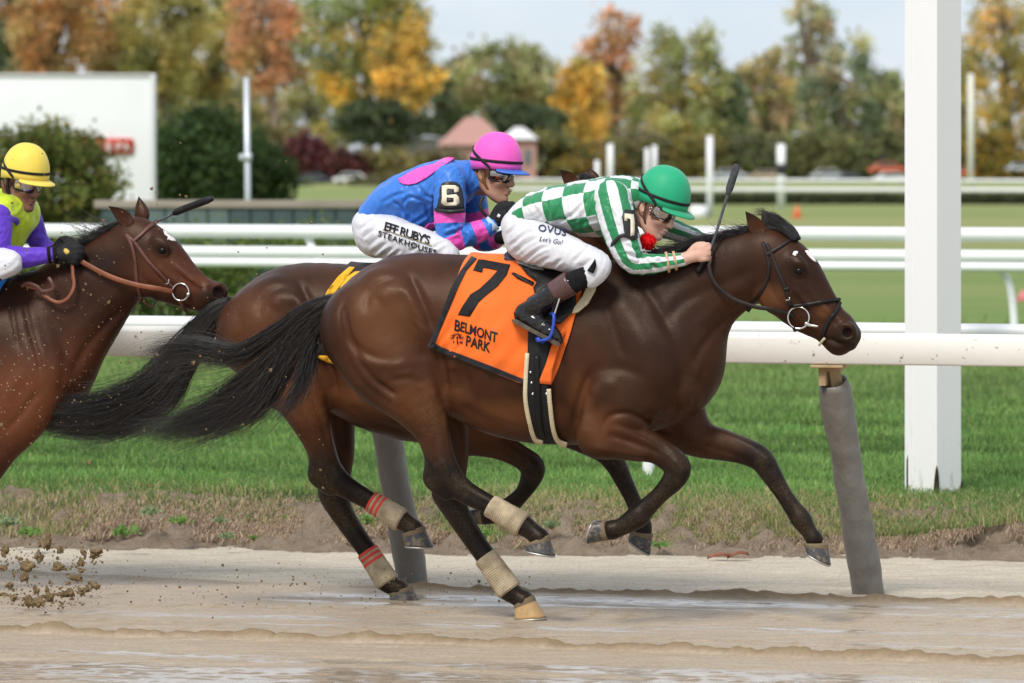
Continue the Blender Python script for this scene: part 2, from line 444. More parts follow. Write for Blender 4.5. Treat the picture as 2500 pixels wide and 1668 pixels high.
q.bump(q.math('ADD', q.math('MULTIPLY', n, 0.6), q.math('ADD', n2, q.noise(vec, 60, 4, 0.7))), 1.0, 0.03); M_BANK = q.m
BANKV = TF.W(np.stack([A, C, z], 1))
tag(put('earth_bank', mesh_data('earth_bank', BANKV, f, True, None, (M_BANK,))), kind='structure')
bank_bvh = None

q = NT('lawn_turf'); vec = q.world(); n = q.noise(q.world((0.25, 0.9, 1), (0, 0, TH)), 1.0, 5); n2 = q.noise(vec, 14, 5, 0.7)
gp = q.n('ShaderNodeSeparateXYZ'); q.l(q.world(), gp.inputs[0])
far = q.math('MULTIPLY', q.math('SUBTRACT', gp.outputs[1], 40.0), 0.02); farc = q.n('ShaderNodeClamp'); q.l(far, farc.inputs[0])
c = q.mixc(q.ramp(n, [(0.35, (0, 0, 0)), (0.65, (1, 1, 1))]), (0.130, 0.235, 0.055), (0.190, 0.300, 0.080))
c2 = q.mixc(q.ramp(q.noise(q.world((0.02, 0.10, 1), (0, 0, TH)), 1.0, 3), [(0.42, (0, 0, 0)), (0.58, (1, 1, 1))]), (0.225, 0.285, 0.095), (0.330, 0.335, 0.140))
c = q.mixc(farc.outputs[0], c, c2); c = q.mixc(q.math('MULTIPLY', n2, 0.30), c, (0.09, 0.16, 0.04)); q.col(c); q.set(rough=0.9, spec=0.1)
q.bump(n2, 1.0, 0.05); M_LAWN = q.m
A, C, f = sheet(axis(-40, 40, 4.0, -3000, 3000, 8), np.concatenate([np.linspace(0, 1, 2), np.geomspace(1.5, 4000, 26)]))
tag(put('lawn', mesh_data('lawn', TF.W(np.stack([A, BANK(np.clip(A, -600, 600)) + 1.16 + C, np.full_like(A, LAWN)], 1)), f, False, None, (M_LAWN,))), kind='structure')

# ---------------------------------------------------------------- leaves and blades
q = NT('leaf'); col = q.attr('col'); q.col(col); q.set(rough=0.65, spec=0.2)
tl = q.n('ShaderNodeBsdfTranslucent'); q.l(col, tl.inputs['Color']); mx = q.n('ShaderNodeMixShader'); mx.inputs[0].default_value = 0.42
q.l(q.b.outputs[0], mx.inputs[1]); q.l(tl.outputs[0], mx.inputs[2]); q.l(mx.outputs[0], q.out.inputs['Surface']); M_LEAF = q.m

def blades(P, hgt, wid, lean, cols, g, droop=None):
    """grass blades: five points, a quad and a triangle each"""
    n = len(P); th = g.uniform(0, 2 * math.pi, n); d = np.stack([np.cos(th), np.sin(th), np.zeros(n)], 1)
    th2 = g.uniform(0, 2 * math.pi, n); w = np.stack([np.cos(th2), np.sin(th2) * 0.5, np.zeros(n)], 1) * (wid * 0.5)[:, None]
    up = np.array((0, 0, 1.0)) if droop is None else droop
    mid = P + (up * 0.55 + d * (lean * 0.25)[:, None]) * hgt[:, None]; tip = P + (up * (1 - 0.3 * lean)[:, None] + d * lean[:, None]) * hgt[:, None]
    V = np.stack([P - w, P + w, mid + w * 0.8, mid - w * 0.8, tip], 1).reshape(-1, 3)
    b = np.arange(n) * 5
    f4 = np.stack([b, b + 1, b + 2, b + 3], 1); f3 = np.stack([b + 3, b + 2, b + 4, b + 4], 1)
    tri = np.concatenate([np.stack([b, b + 1, b + 2], 1), np.stack([b, b + 2, b + 3], 1), np.stack([b + 3, b + 2, b + 4], 1)])
    return V, tri, np.repeat(cols, 5, 0)

def leaf_quads(P, size, cols, g, flat=0.0):
    n = len(P); a = g.normal(0, 1, (n, 3)); a /= np.linalg.norm(a, axis=1)[:, None]
    b = np.cross(a, g.normal(0, 1, (n, 3))); b /= np.linalg.norm(b, axis=1)[:, None]
    s = (size * g.uniform(0.6, 1.3, n))[:, None]; a = a * s; b = b * s * 0.62
    V = np.stack([P - a, P - b * 0.9 + a * 0.1, P + a, P + b * 0.9 + a * 0.1], 1).reshape(-1, 3)
    return V, np.arange(4 * n).reshape(n, 4), np.repeat(cols, 4, 0)

def pick(g, n, cols, var=0.22):
    c = np.asarray(cols, float)[g.integers(0, len(cols), n)]
    return c * g.uniform(1 - var, 1 + var, (n, 1)) * g.uniform(0.93, 1.07, (n, 3))

g = np.random.default_rng(11)
# lawn grass, dense near the bank, thinning with distance
n = 185000; u = g.uniform(0, 1, n) ** 2.3; d = 25.6 + u * 32.0
x = g.uniform(-1, 1, n) * (d * 1250 / F + 0.35); Pw = np.stack([x, d, np.full(n, LAWN)], 1); loc = TF.inv(Pw)
edge = loc[:, 1] - BANK(loc[:, 0]); ok = edge > 0.40 + 0.20 * fbm(np.stack([loc[:, 0] * 1.7, edge * 0, edge * 0], 1), 71, 3)
ok &= g.uniform(0, 1, n) > np.clip((d - 34) / 21, 0, 1)
Pw, loc, edge, d = Pw[ok], loc[ok], edge[ok], d[ok]; n = len(Pw)
Pw[:, 2] = np.interp((edge + 0.10) / 1.35, [0, 0.15, 0.35, 0.5, 0.62, 0.8, 1.0], [-0.03, 0.012, 0.045, 0.13, 0.185, 0.213, LAWN])
yel = np.clip(1.75 - edge * 0.95, 0, 1) * (0.7 + 0.5 * fbm(loc * (1.4, 1.4, 0), 72, 2)); patch = fbm(loc * (0.8, 2.2, 0), 75, 4)
cg = pick(g, n, [(0.135, 0.250, 0.066), (0.170, 0.290, 0.080), (0.100, 0.195, 0.055), (0.225, 0.320, 0.105)]); cg *= np.clip(1 + 0.42 * patch, 0.4, 1.6)[:, None]
cy = pick(g, n, [(0.44, 0.38, 0.18), (0.30, 0.31, 0.115), (0.52, 0.44, 0.26), (0.19, 0.25, 0.075)])
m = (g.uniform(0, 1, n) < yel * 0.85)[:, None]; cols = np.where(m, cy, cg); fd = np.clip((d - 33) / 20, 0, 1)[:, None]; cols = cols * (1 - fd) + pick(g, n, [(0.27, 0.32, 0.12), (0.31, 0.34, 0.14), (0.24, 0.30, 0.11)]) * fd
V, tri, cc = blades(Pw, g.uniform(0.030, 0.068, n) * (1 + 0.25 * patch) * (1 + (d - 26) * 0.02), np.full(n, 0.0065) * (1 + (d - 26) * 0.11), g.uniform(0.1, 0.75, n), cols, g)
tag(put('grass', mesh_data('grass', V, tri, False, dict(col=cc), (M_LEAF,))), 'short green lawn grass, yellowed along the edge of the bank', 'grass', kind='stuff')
# dead roots and straw hanging over the bank
n = 75000; a = g.uniform(-3.7, 3.6, n); uu = np.clip(g.normal(0.47, 0.11, n), 0.22, 0.80)
clump = 0.55 + 0.9 * fbm(np.stack([a * 5.2, uu * 4, uu * 0], 1), 81, 3); ok = g.uniform(0, 1, n) < clump; a, uu = a[ok], uu[ok]; n = len(a)
Pb = TF.W(np.stack([a, BANK(a) - 0.10 + uu * 1.35, np.interp(uu, [0, 0.15, 0.35, 0.5, 0.62, 0.8, 1.0], [-0.03, 0.012, 0.045, 0.13, 0.185, 0.213, LAWN]) + 0.02], 1))
cols = pick(g, n, [(0.42, 0.32, 0.23), (0.28, 0.20, 0.13), (0.55, 0.44, 0.31), (0.20, 0.14, 0.09), (0.46, 0.33, 0.22)], 0.3)
dr = np.array((-N3[0] * 0.55, -N3[1] * 0.55, -0.55)); hh = g.uniform(0.03, 0.12, n); keep = Pb[:, 2] - hh * 0.55 > 0.0
V, tri, cc = blades(Pb[keep], hh[keep], g.uniform(0.002, 0.0055, keep.sum()), g.uniform(0.2, 1.0, keep.sum()), cols[keep], g, droop=dr)
tag(put('dead_grass', mesh_data('dead_grass', V, tri, False, dict(col=cc), (M_LEAF,))), 'brown dead grass and roots hanging over the earth bank', 'dead grass', kind='stuff')

# weeds on the bank, each a plant
WEEDS = [(302, 1285, 46, 1, 'bright green weed low on the bank, the widest of the weeds'), (372, 1240, 34, 0, 'pale green weed high on the bank above the widest weed'), (440, 1262, 34, 1, 'round leafy weed on the bank right of the widest weed'),
         (536, 1264, 24, 0, 'small grey green weed on the upper bank'), (553, 1302, 26, 0, 'pale weed at the foot of the bank nearest the hind hooves'), (618, 1308, 16, 1, 'tiny yellow green sprout at the foot of the bank'),
         (18, 1262, 42, 0, 'tall grassy weed on the bank at the left edge'), (74, 1288, 40, 1, 'straggling weed on the bank above the flying mud'), (895, 1262, 30, 1, 'green weed on the bank left of the padded grey post'),
         (1185, 1292, 36, 1, 'green weed on the bank below the folded forelegs'), (1345, 1272, 32, 0, 'leafy weed on the bank between hind hoof and fore hoof'), (1612, 1322, 30, 1, 'dark green weed on the bank under the galloping horse'), (1382, 1255, 22, 0, 'thin pale weed high on the bank beside a leafy one')]
for i, (x, y, s, t, lab) in enumerate(WEEDS):
    zz = np.interp(y, [1240, 1300, 1345], [0.17, 0.08, 0.01]); p = on_ground(x, y + s * 0.5, zz); m = (CAMH - zz) / (y + s * 0.5 - YH)
    gg = np.random.default_rng(100 + i); n = 90; R = s * m * 0.72
    o = gg.normal(0, 0.5, (n, 3)) * (R, R * 0.7, R * 0.55); o[:, 2] = np.abs(o[:, 2]) + R * 0.15
    cols = pick(gg, n, [(0.16, 0.29, 0.07), (0.20, 0.34, 0.09)] if t else [(0.24, 0.33, 0.16), (0.30, 0.37, 0.20)])
    V1, f1, c1 = leaf_quads(o, np.full(n, R * 0.26), cols, gg)
    ms = []
    for j in range(7):
        e = o[j * 6]; ms.append(tube_mesh(np.array([(0, 0, -0.01), e * (0.4, 0.4, 0.6), e]), [0.0025, 0.002, 0.001], 4))
    ob = thing('weed', lab, 'weed', loc=tuple(p), group='weeds growing on the earth bank')
    put('leaves', mesh_data('leaves', V1, f1, False, dict(col=c1), (M_LEAF,)), ob)
    V2, f2 = join(ms); put('stem', mesh_data('stem', V2, f2, True, None, (mat('weed_stem', (0.12, 0.15, 0.05)),)), ob)

# ---------------------------------------------------------------- rails and posts
q = NT('white_paint'); vec = q.coord(); n = q.noise(vec, 3, 5); sp = q.ramp(q.noise(vec, 30, 4, 0.7), [(0.30, (1, 1, 1)), (0.36, (0, 0, 0))])
c = q.mixc(n, (0.76, 0.74, 0.68), (0.84, 0.82, 0.77)); c = q.mixc(sp, c, (0.30, 0.25, 0.17)); q.col(c); q.set(rough=0.5, spec=0.35)
q.bump(q.noise(vec, 18, 4), 0.06, 0.01); M_WHITE = q.m
M_RAIL = mat('white_plastic_rail', (0.82, 0.83, 0.84), 0.35, 0.5, 0.03, 4, 0.03)
M_ALU = mat('rail_aluminium', (0.62, 0.66, 0.70), 0.35, 0.5, 0.06, 6, metal=0.35)
M_WOOD = mat('bracket_wood', (0.42, 0.31, 0.18), 0.8, 0.2, 0.35, 9, 0.4)
q = NT('post_sleeve_vinyl'); vec = q.coord(); n = q.noise(q.coord((6, 6, 1.5)), 1.0, 5); w = q.n('ShaderNodeTexWave'); w.inputs['Scale'].default_value = 2.6; w.inputs['Distortion'].default_value = 9; w.bands_direction = 'Z'; q.l(vec, w.inputs['Vector'])
c = q.mixc(n, (0.125, 0.118, 0.105), (0.235, 0.222, 0.200)); c = q.mixc(q.ramp(q.noise(vec, 30, 4), [(0.66, (0, 0, 0)), (0.74, (1, 1, 1))]), c, (0.22, 0.19, 0.14)); q.col(c); q.set(rough=0.45, spec=0.5)
q.bump(q.math('ADD', q.math('MULTIPLY', w.outputs['Fac'], 0.12), q.math('MULTIPLY', q.noise(q.coord((9, 9, 5)), 1.0, 4), 1.0)), 0.55, 0.03); M_SLEEVE = q.m

post_base = [on_ground(2125, 1448), on_ground(1013, 1424)]
pb = [TF.inv(p) for p in post_base]
beam_c = np.mean([p[1] for p in pb]) - 0.42
def beam_z(x, y, c):                                   # height of a picture row on the plane c
    p = TF.L(x, y, c); return p
zt, zb = TF.L(2300, 815, beam_c)[2], TF.L(2300, 892, beam_c)[2]
rr = thing('running_rail', 'white painted wooden beam rail on leaning grey padded posts beside the track', 'rail', TF, (0, beam_c, 0))
prof = []
hw, hz = 0.055, zt - zb
for t in np.linspace(0, math.pi, 12): prof.append((math.cos(t) * hw, zt - 0.028 + math.sin(t) * 0.028))
prof += [(-hw, zb + 0.008), (-hw + 0.008, zb), (hw - 0.008, zb), (hw, zb + 0.008)]
prof = np.array(prof); xs = np.array([-7.0, -3.95, -3.94, 0.42, 0.424, 7.0]); V = []
for i, x in enumerate(xs): V += [(x, beam_c + p[0], p[1]) for p in prof]
S = len(prof); f = [(i * S + j, i * S + (j + 1) % S, (i + 1) * S + (j + 1) % S, (i + 1) * S + j) for i in range(len(xs) - 1) for j in range(S)]
part('beam', V, f, M_WHITE, rr)
for (bx, by), tp in zip(((2125, 1448), (1013, 1424)), ((2030, 905), (915, 890))):
    b = TF.inv(on_ground(bx, by)); t = TF.L(tp[0], tp[1], beam_c + 0.05); b[2] = -0.05
    po = part('post', *tube_mesh([b, t + (t - b) * 0.02], 0.042, 4, up=(0, 1, 0)), M_WOOD, rr, smooth=False)
    top = b + (t - b) * 0.955; N = 34
    P = np.linspace(b, top, N); u = np.linspace(0, 1, N)
    Vs, fs = tube_mesh(P, 0.072 + 0.004 * np.sin(u * 9), 28, cap=False)
    ang = np.tile(np.arange(28), N); uu = np.repeat(u, 28); nn = vnormals(Vs, np.array(fs))
    Vs = Vs + nn * (0.004 * fbm(np.stack([ang * 0.25, uu * 14, uu * 0], 1), 5, 3) + 0.008 * (uu > 0.97) * np.cos(ang * 0.45))[:, None]
    Vi = Vs - nn * 0.005
    fs2 = list(fs) + [tuple(i + len(Vs) for i in q_[::-1]) for q_ in fs] + [((N - 1) * 28 + j, (N - 1) * 28 + (j + 1) % 28, (N - 1) * 28 + (j + 1) % 28 + len(Vs), (N - 1) * 28 + j + len(Vs)) for j in range(28)]
    part('sleeve', np.concatenate([Vs, Vi]), fs2, M_SLEEVE, rr, parent=po)
    c = np.array((t[0], beam_c, zb))
    part('bracket', *join([box_mesh(c + (-0.075, -0.06, -0.016), c + (0.075, 0.07, -0.003), 0.003), box_mesh(c + (-0.045, -0.02, -0.10), c + (-0.012, 0.06, -0.0165), 0.003), box_mesh(c + (-0.012, -0.02, -0.035), c + (0.055, 0.06, -0.017), 0.002)]), M_WOOD, rr, parent=po)

# the tall square white post
q = NT('white_post_paint'); vec = q.coord(); n = q.noise(q.coord((4, 4, 0.6)), 1.0, 5); zc = q.n('ShaderNodeSeparateXYZ'); q.l(q.coord(), zc.inputs[0])
low = q.math('SUBTRACT', 1.0, q.math('MULTIPLY', zc.outputs[2], 2.2)); lowc = q.n('ShaderNodeClamp'); q.l(low, lowc.inputs[0])
ch = q.ramp(q.noise(q.coord((26, 26, 9)), 1.0, 4, 0.65), [(0.55, (0, 0, 0)), (0.72, (1, 1, 1))])
c = q.mixc(n, (0.76, 0.76, 0.76), (0.82, 0.82, 0.81)); c = q.mixc(q.math('MULTIPLY', q.math('MULTIPLY', ch, lowc.outputs[0]), 0.55), c, (0.33, 0.30, 0.22)); q.col(c); q.set(rough=0.5, spec=0.3)
q.bump(n, 0.08, 0.01); M_POST = q.m
bp = on_ground(2279, 1207, LAWN); s = 0.105
post = thing('finish_post', 'tall square white wooden post standing in the grass behind the rail', 'post', loc=tuple(bp)); post.rotation_euler = (0, 0, math.radians(47))
o = put('shaft', mesh_data('shaft', *box_mesh((-s, -s, -0.05), (s, s, 4.2), 0.004), False, None, (M_POST,)), post)
M_ROT = mat('rotten_wood', (0.045, 0.035, 0.022), 0.95, 0.1, 0.5, 30, 0.8)
for (cx, cy, hh, ww) in ((-s, -s, 0.16, 0.011), (-s, s * 0.86, 0.30, 0.006), (s, -s, 0.07, 0.010)):
    gg = np.random.default_rng(int(hh * 100)); V = []
    prof = [(0, 1.0), (0.3, 0.9), (0.6, 0.8), (0.85, 0.5), (1, 0.1)]
    for t, w_ in prof:
        for dx, dy in ((-1, -1), (1, -1), (1, 1), (-1, 1)): V.append((cx + dx * ww * w_ * gg.uniform(0.8, 1.2), cy + dy * ww * w_ * gg.uniform(0.8, 1.2), t * hh))
    f = [(i * 4 + j, i * 4 + (j + 1) % 4, i * 4 + 4 + (j + 1) % 4, i * 4 + 4 + j) for i in range(4) for j in range(4)] + [(16, 17, 18, 19)]
    put('rot_patch', mesh_data('rot_patch', V, f, False, None, (M_ROT,)), post)
# a seam board down the left face
put('corner_board', mesh_data('corner_board', *box_mesh((-s - 0.004, s * 0.62, 0.0), (-s + 0.002, s + 0.003, 4.1), 0.001), False, None, (M_POST,)), post)

def rail_line(name, label, d, rows, posts, tube_m, x0=-900, x1=3600, bars=True):
    """straight tubes parallel to the track, through the picture rows given at x = 1250"""
    o3 = Frame(at_depth(1250, 500, d)); rt = thing(name, label, 'rail', o3, (0, 0, LAWN), 'white rails of the turf course')
    for y, r in rows:
        zc_ = o3.L(1250, y, 0)[2]; a0 = o3.L(x0, y, 0)[0]; a1 = o3.L(x1, y, 0)[0]
        part('rail_tube', *tube_mesh([(a0, 0, zc_), (a0 * 0.5, 0, zc_), (a1 * 0.5, 0, zc_), (a1, 0, zc_)], r, 18), tube_m, rt)
    for pts, r in posts:
        P = [o3.L(x, y, lat) for x, y, lat in pts]
        part('support', *tube_mesh(catmull(P, 5) if len(P) > 2 else P, r, 10), tube_m, rt)
    return rt
rail_line('turf_rail', 'slim white tube rail just above the wooden beam rail', 28.4, [(797, 0.040)], [([(1580, 797, 0), (1583, 1100, 0), (1583, 1180, 0)], 0.034)], M_RAIL)
rail_line('turf_rail', 'double white tube rail with slanted brackets across the middle distance', 45.5, [(568, 0.062), (619, 0.054), (645, 0.045)],
          [([(748, 575, 0.05), (772, 625, 0.02), (800, 690, -0.1), (815, 860, -0.15)], 0.035), ([(2430, 640, 0.02), (2462, 690, 0.1), (2474, 760, 0.15), (2478, 862, 0.15)], 0.036)], M_RAIL)
rail_line('turf_rail', 'blurred white double rail crossing the far grass', 165, [(440, 0.05), (462, 0.065)], [], M_RAIL, 1250, 4200)

# ---------------------------------------------------------------- middle distance on the left: hedge, fence, board, bushes
def bush(name, label, cat, c, R, n, size, cols, seed, group=None, squash=0.0, nclump=40, base=0.0):
    """a shrub: leaves gathered in clumps through an ellipsoid, with stems"""
    gg = np.random.default_rng(seed); R = np.asarray(R, float)
    k = gg.normal(0, 1, (nclump, 3)); k /= np.linalg.norm(k, axis=1)[:, None]; k = k * gg.uniform(0.45, 1.0, (nclump, 1)) ** 0.5
    k[:, 2] = np.maximum(k[:, 2], -0.85); k = k * (1 + 0.14 * gg.normal(0, 1, (nclump, 1)))
    ci = gg.integers(0, nclump, n); P = k[ci] * R + gg.normal(0, 0.17, (n, 3)) * R
    tone = gg.uniform(0.55, 1.35, nclump)[ci]; cc = pick(gg, n, cols) * tone[:, None]
    ob = thing(name, label, cat, loc=(c[0], c[1], LAWN), group=group)
    P[:, 2] += c[2] - LAWN; P = P[P[:, 2] > 0.02]; V, f_, c_ = leaf_quads(P, np.full(len(P), size), cc[:len(P)], gg)
    put('crown', mesh_data('crown', V, f_, False, dict(col=c_), (M_LEAF,)), ob)
    ms = [tube_mesh([(0.1 * math.sin(j * 2.1) * R[0], 0, -0.05), (0.3 * math.sin(j * 2.1) * R[0], 0.1 * math.cos(j) * R[1], (c[2] - LAWN) * 0.6), (0.55 * math.sin(j * 2.1) * R[0], 0.3 * math.cos(j) * R[1], c[2] - LAWN + 0.2 * R[2])], [0.04 * R[0], 0.03 * R[0], 0.01 * R[0]], 6) for j in range(5)]
    V, f_ = join(ms); put('trunk', mesh_data('trunk', V, f_, True, None, (M_BARK,)), ob)
    return ob
M_BARK = mat('bark', (0.16, 0.125, 0.095), 0.9, 0.1, 0.35, 6, 0.5)
M_BARK_PALE = mat('bark_pale', (0.30, 0.23, 0.18), 0.9, 0.1, 0.3, 6, 0.5)
GRN = [(0.060, 0.100, 0.022), (0.085, 0.130, 0.028), (0.045, 0.080, 0.020)]
DKG = [(0.060, 0.105, 0.034), (0.080, 0.130, 0.038), (0.048, 0.080, 0.030)]
for i, (x, y0, hw_) in enumerate([(-20, 610, 120), (190, 615, 130), (420, 606, 130), (660, 585, 130), (860, 608, 120), (1030, 612, 90)]):
    d = 52; m = d / F; zt_ = CAMH - (y0 - YH) * m; hgt = (zt_ - LAWN) / 2 + 0.05
    lab = ['low green hedge shrub at the left edge behind the white rails', 'low green hedge shrub behind the yellow helmeted rider', 'low green hedge shrub behind the white starred horse head', 'low green hedge shrub topping the white rail left of the slanted bracket', 'low green hedge shrub behind the pink helmeted rider\'s hip', 'low hedge shrub at the right end of the hedge, mostly hidden'][i]
    bush('hedge_shrub', lab, 'hedge', (at_depth(x, 0, d)[0], d + 0.25 * i % 0.6, LAWN + hgt), (hw_ * m * 1.15, 0.8, hgt * 1.02), 5200, 0.034, [(0.150, 0.215, 0.050), (0.200, 0.265, 0.065), (0.110, 0.165, 0.042)], 200 + i, 'hedge behind the rails', nclump=70)

# the dark green panel fence with a pale cap
d = 62; m = d / F; M_FENCE = mat('fence_teal', (0.055, 0.085, 0.088), 0.6, 0.3, 0.2, 3); M_FENCE2 = mat('fence_teal_pale', (0.11, 0.15, 0.145), 0.6, 0.3, 0.2, 3); M_CAP = mat('fence_cap', (0.30, 0.255, 0.215), 0.8, 0.2, 0.15, 2)
zt_ = CAMH - (489 - YH) * m; pw = 52 * m; x0 = at_depth(250, 0, d)[0]
fe = thing('panel_fence', 'dark green panelled fence with a pale flat cap behind the hedge', 'fence', loc=(x0, d, LAWN))
vv, ff = box_mesh((0, -0.02, 0.0), (pw - 0.02, 0.02, zt_ - 0.10 - LAWN), 0.006); mp1 = mesh_data('panel', vv, ff, False, None, (M_FENCE,)); mp2 = mesh_data('panel', vv, ff, False, None, (M_FENCE2,))
mpost = mesh_data('fence_post', *box_mesh((-0.018, -0.012, 0), (0.018, 0.035, zt_ - 0.101 - LAWN), 0.003), False, None, (M_FENCE,))
for j in range(16):
    o = put('panel', mp2 if j in (2, 3, 4, 5) else mp1, fe); o.location = (j * pw, 0, 0)
    o = put('fence_post', mpost, fe); o.location = (j * pw - 0.01, 0.035, 0)
part('cap', *box_mesh((x0 - 0.1, d - 0.05, zt_ - 0.098), (x0 + 16 * pw, d + 0.07, zt_), 0.01), M_CAP, fe)

# pale light pole
d = 65; m = d / F; px_ = at_depth(605, 0, d)[0]
lp = thing('light_pole', 'thin pale grey metal pole standing before the dark green bush', 'pole', loc=(px_, d, LAWN))
part('shaft', *tube_mesh([(px_, d, LAWN), (px_, d, 1.5), (px_ - 0.02, d, CAMH + 190 * m)], [7.5 * m, 7.2 * m, 6.8 * m], 12), M_ALU, lp)
part('collar', *tube_mesh([(px_, d, CAMH - 14 * m), (px_, d, CAMH + 6 * m)], 10 * m, 12), M_ALU, lp)
part('meter_box', *box_mesh((px_ - 20 * m, d - 0.05, CAMH - 12 * m), (px_ - 10.2 * m, d + 0.05, CAMH + 4 * m), 0.01), M_ALU, lp)

# white board with its red sign
d = 100; m = d / F; bx0, bx1 = at_depth(-160, 0, d)[0], at_depth(378, 0, d)[0]; bz0, bz1 = CAMH - (503 - YH) * m, CAMH + (YH - 180) * m
bd = thing('video_board', 'large blank white board with a red sign behind the round bush', 'board', loc=((bx0 + bx1) / 2, d, LAWN))
M_BOARD = mat('board_white', (0.79, 0.80, 0.82), 0.6, 0.3, 0.03, 1.0)
part('face', *box_mesh((bx0, d, bz0), (bx1 - 10 * m, d + 0.35, bz1 - 5 * m), 0.02), M_BOARD, bd)
part('frame', *join([box_mesh((bx1 - 10 * m, d - 0.05, bz0), (bx1, d + 0.4, bz1), 0.01), box_mesh((bx0, d - 0.05, bz1 - 5 * m), (bx1 - 10 * m - 0.003, d + 0.4, bz1), 0.01)]), mat('board_frame', (0.66, 0.67, 0.69), 0.5, 0.3, 0.05), bd)
for x in (20, 330): part('leg', *box_mesh((at_depth(x, 0, d)[0] - 0.06, d + 0.1, LAWN), (at_depth(x, 0, d)[0] + 0.06, d + 0.25, bz0 - 0.002), 0.01), mat('board_leg', (0.35, 0.35, 0.35), 0.6), bd)
def rounded(x0, z0, x1, z1, r, y0, y1, n=5):
    pts = []
    for cx, cz, a0 in ((x1 - r, z1 - r, 0), (x0 + r, z1 - r, 90), (x0 + r, z0 + r, 180), (x1 - r, z0 + r, 270)):
        for i in range(n + 1):
            a = math.radians(a0 + 90 * i / n); pts.append((cx + r * math.cos(a), cz + r * math.sin(a)))
    k = len(pts); V = [(p[0], y0, p[1]) for p in pts] + [(p[0], y1, p[1]) for p in pts]
    return np.array(V), [tuple(range(k))[::-1], tuple(range(k, 2 * k))] + [(i, (i + 1) % k, k + (i + 1) % k, k + i) for i in range(k)]
X = lambda x: at_depth(x, 0, d)[0]; Z = lambda y: CAMH - (y - YH) * m
sg = part('sign', *rounded(X(120), Z(377), X(327), Z(338), 8 * m, d - 0.06, d - 0.002), mat('sign_red', (0.62, 0.075, 0.035), 0.5, var=0.05), bd)
ms = []
def stroke(x0, y0, x1, y1, w=3.2):
    a, b = np.array((X(x0), Z(y0))), np.array((X(x1), Z(y1))); t = (b - a) / np.linalg.norm(b - a); n_ = np.array((-t[1], t[0])) * w * m; a = a - t * w * m * 0.5; b = b + t * w * m * 0.5
    q_ = [a - n_, b - n_, b + n_, a + n_]; V = [(p[0], d - 0.075, p[1]) for p in q_] + [(p[0], d - 0.0605, p[1]) for p in q_]
    return np.array(V), [(0, 1, 2, 3), (7, 6, 5, 4)] + [(i, (i + 1) % 4, 4 + (i + 1) % 4, 4 + i) for i in range(4)]
for sgm in [(286, 367, 286, 349), (286, 350, 296, 350), (296, 350, 296, 358), (296, 358, 287, 358), (303, 367, 309, 349), (309, 349, 315, 367), (305, 361, 313, 361),
            (262, 349, 270, 349), (262, 349, 262, 367), (262, 367, 270, 367), (270, 349, 270, 367), (228, 349, 228, 367), (228, 367, 238, 367), (245, 349, 245, 367), (252, 349, 245, 358)]: ms.append(stroke(*sgm, 1.6))
part('lettering', *join(ms), mat('sign_letters', (0.8, 0.8, 0.8), 0.6), bd, smooth=False, parent=sg)['kind'] = 'stuff'

d = 76; m = d / F
bush('round_bush', 'broad round olive green bush in front of the white board', 'bush', (at_depth(120, 0, d)[0], d, CAMH - (455 - YH) * m), (150 * m, 0.9, 128 * m), 16000, 0.056, [(0.135, 0.175, 0.045), (0.180, 0.215, 0.055), (0.095, 0.130, 0.038), (0.27, 0.23, 0.065)], 301, nclump=90)
d = 108; m = d / F
bush('dark_bush', 'large dark green clipped bush right of the white board', 'bush', (at_depth(500, 0, d)[0], d, CAMH - (412 - YH) * m), (130 * m, 1.2, 132 * m), 13000, 0.075, DKG, 302, 'dark green clipped bushes', nclump=110)
bush('dark_bush', 'smaller dark green clipped bush just right of the thin grey pole', 'bush', (at_depth(620, 0, d)[0], d + 1, CAMH - (440 - YH) * m), (86 * m, 1.0, 95 * m), 9000, 0.075, DKG, 303, 'dark green clipped bushes', nclump=80)
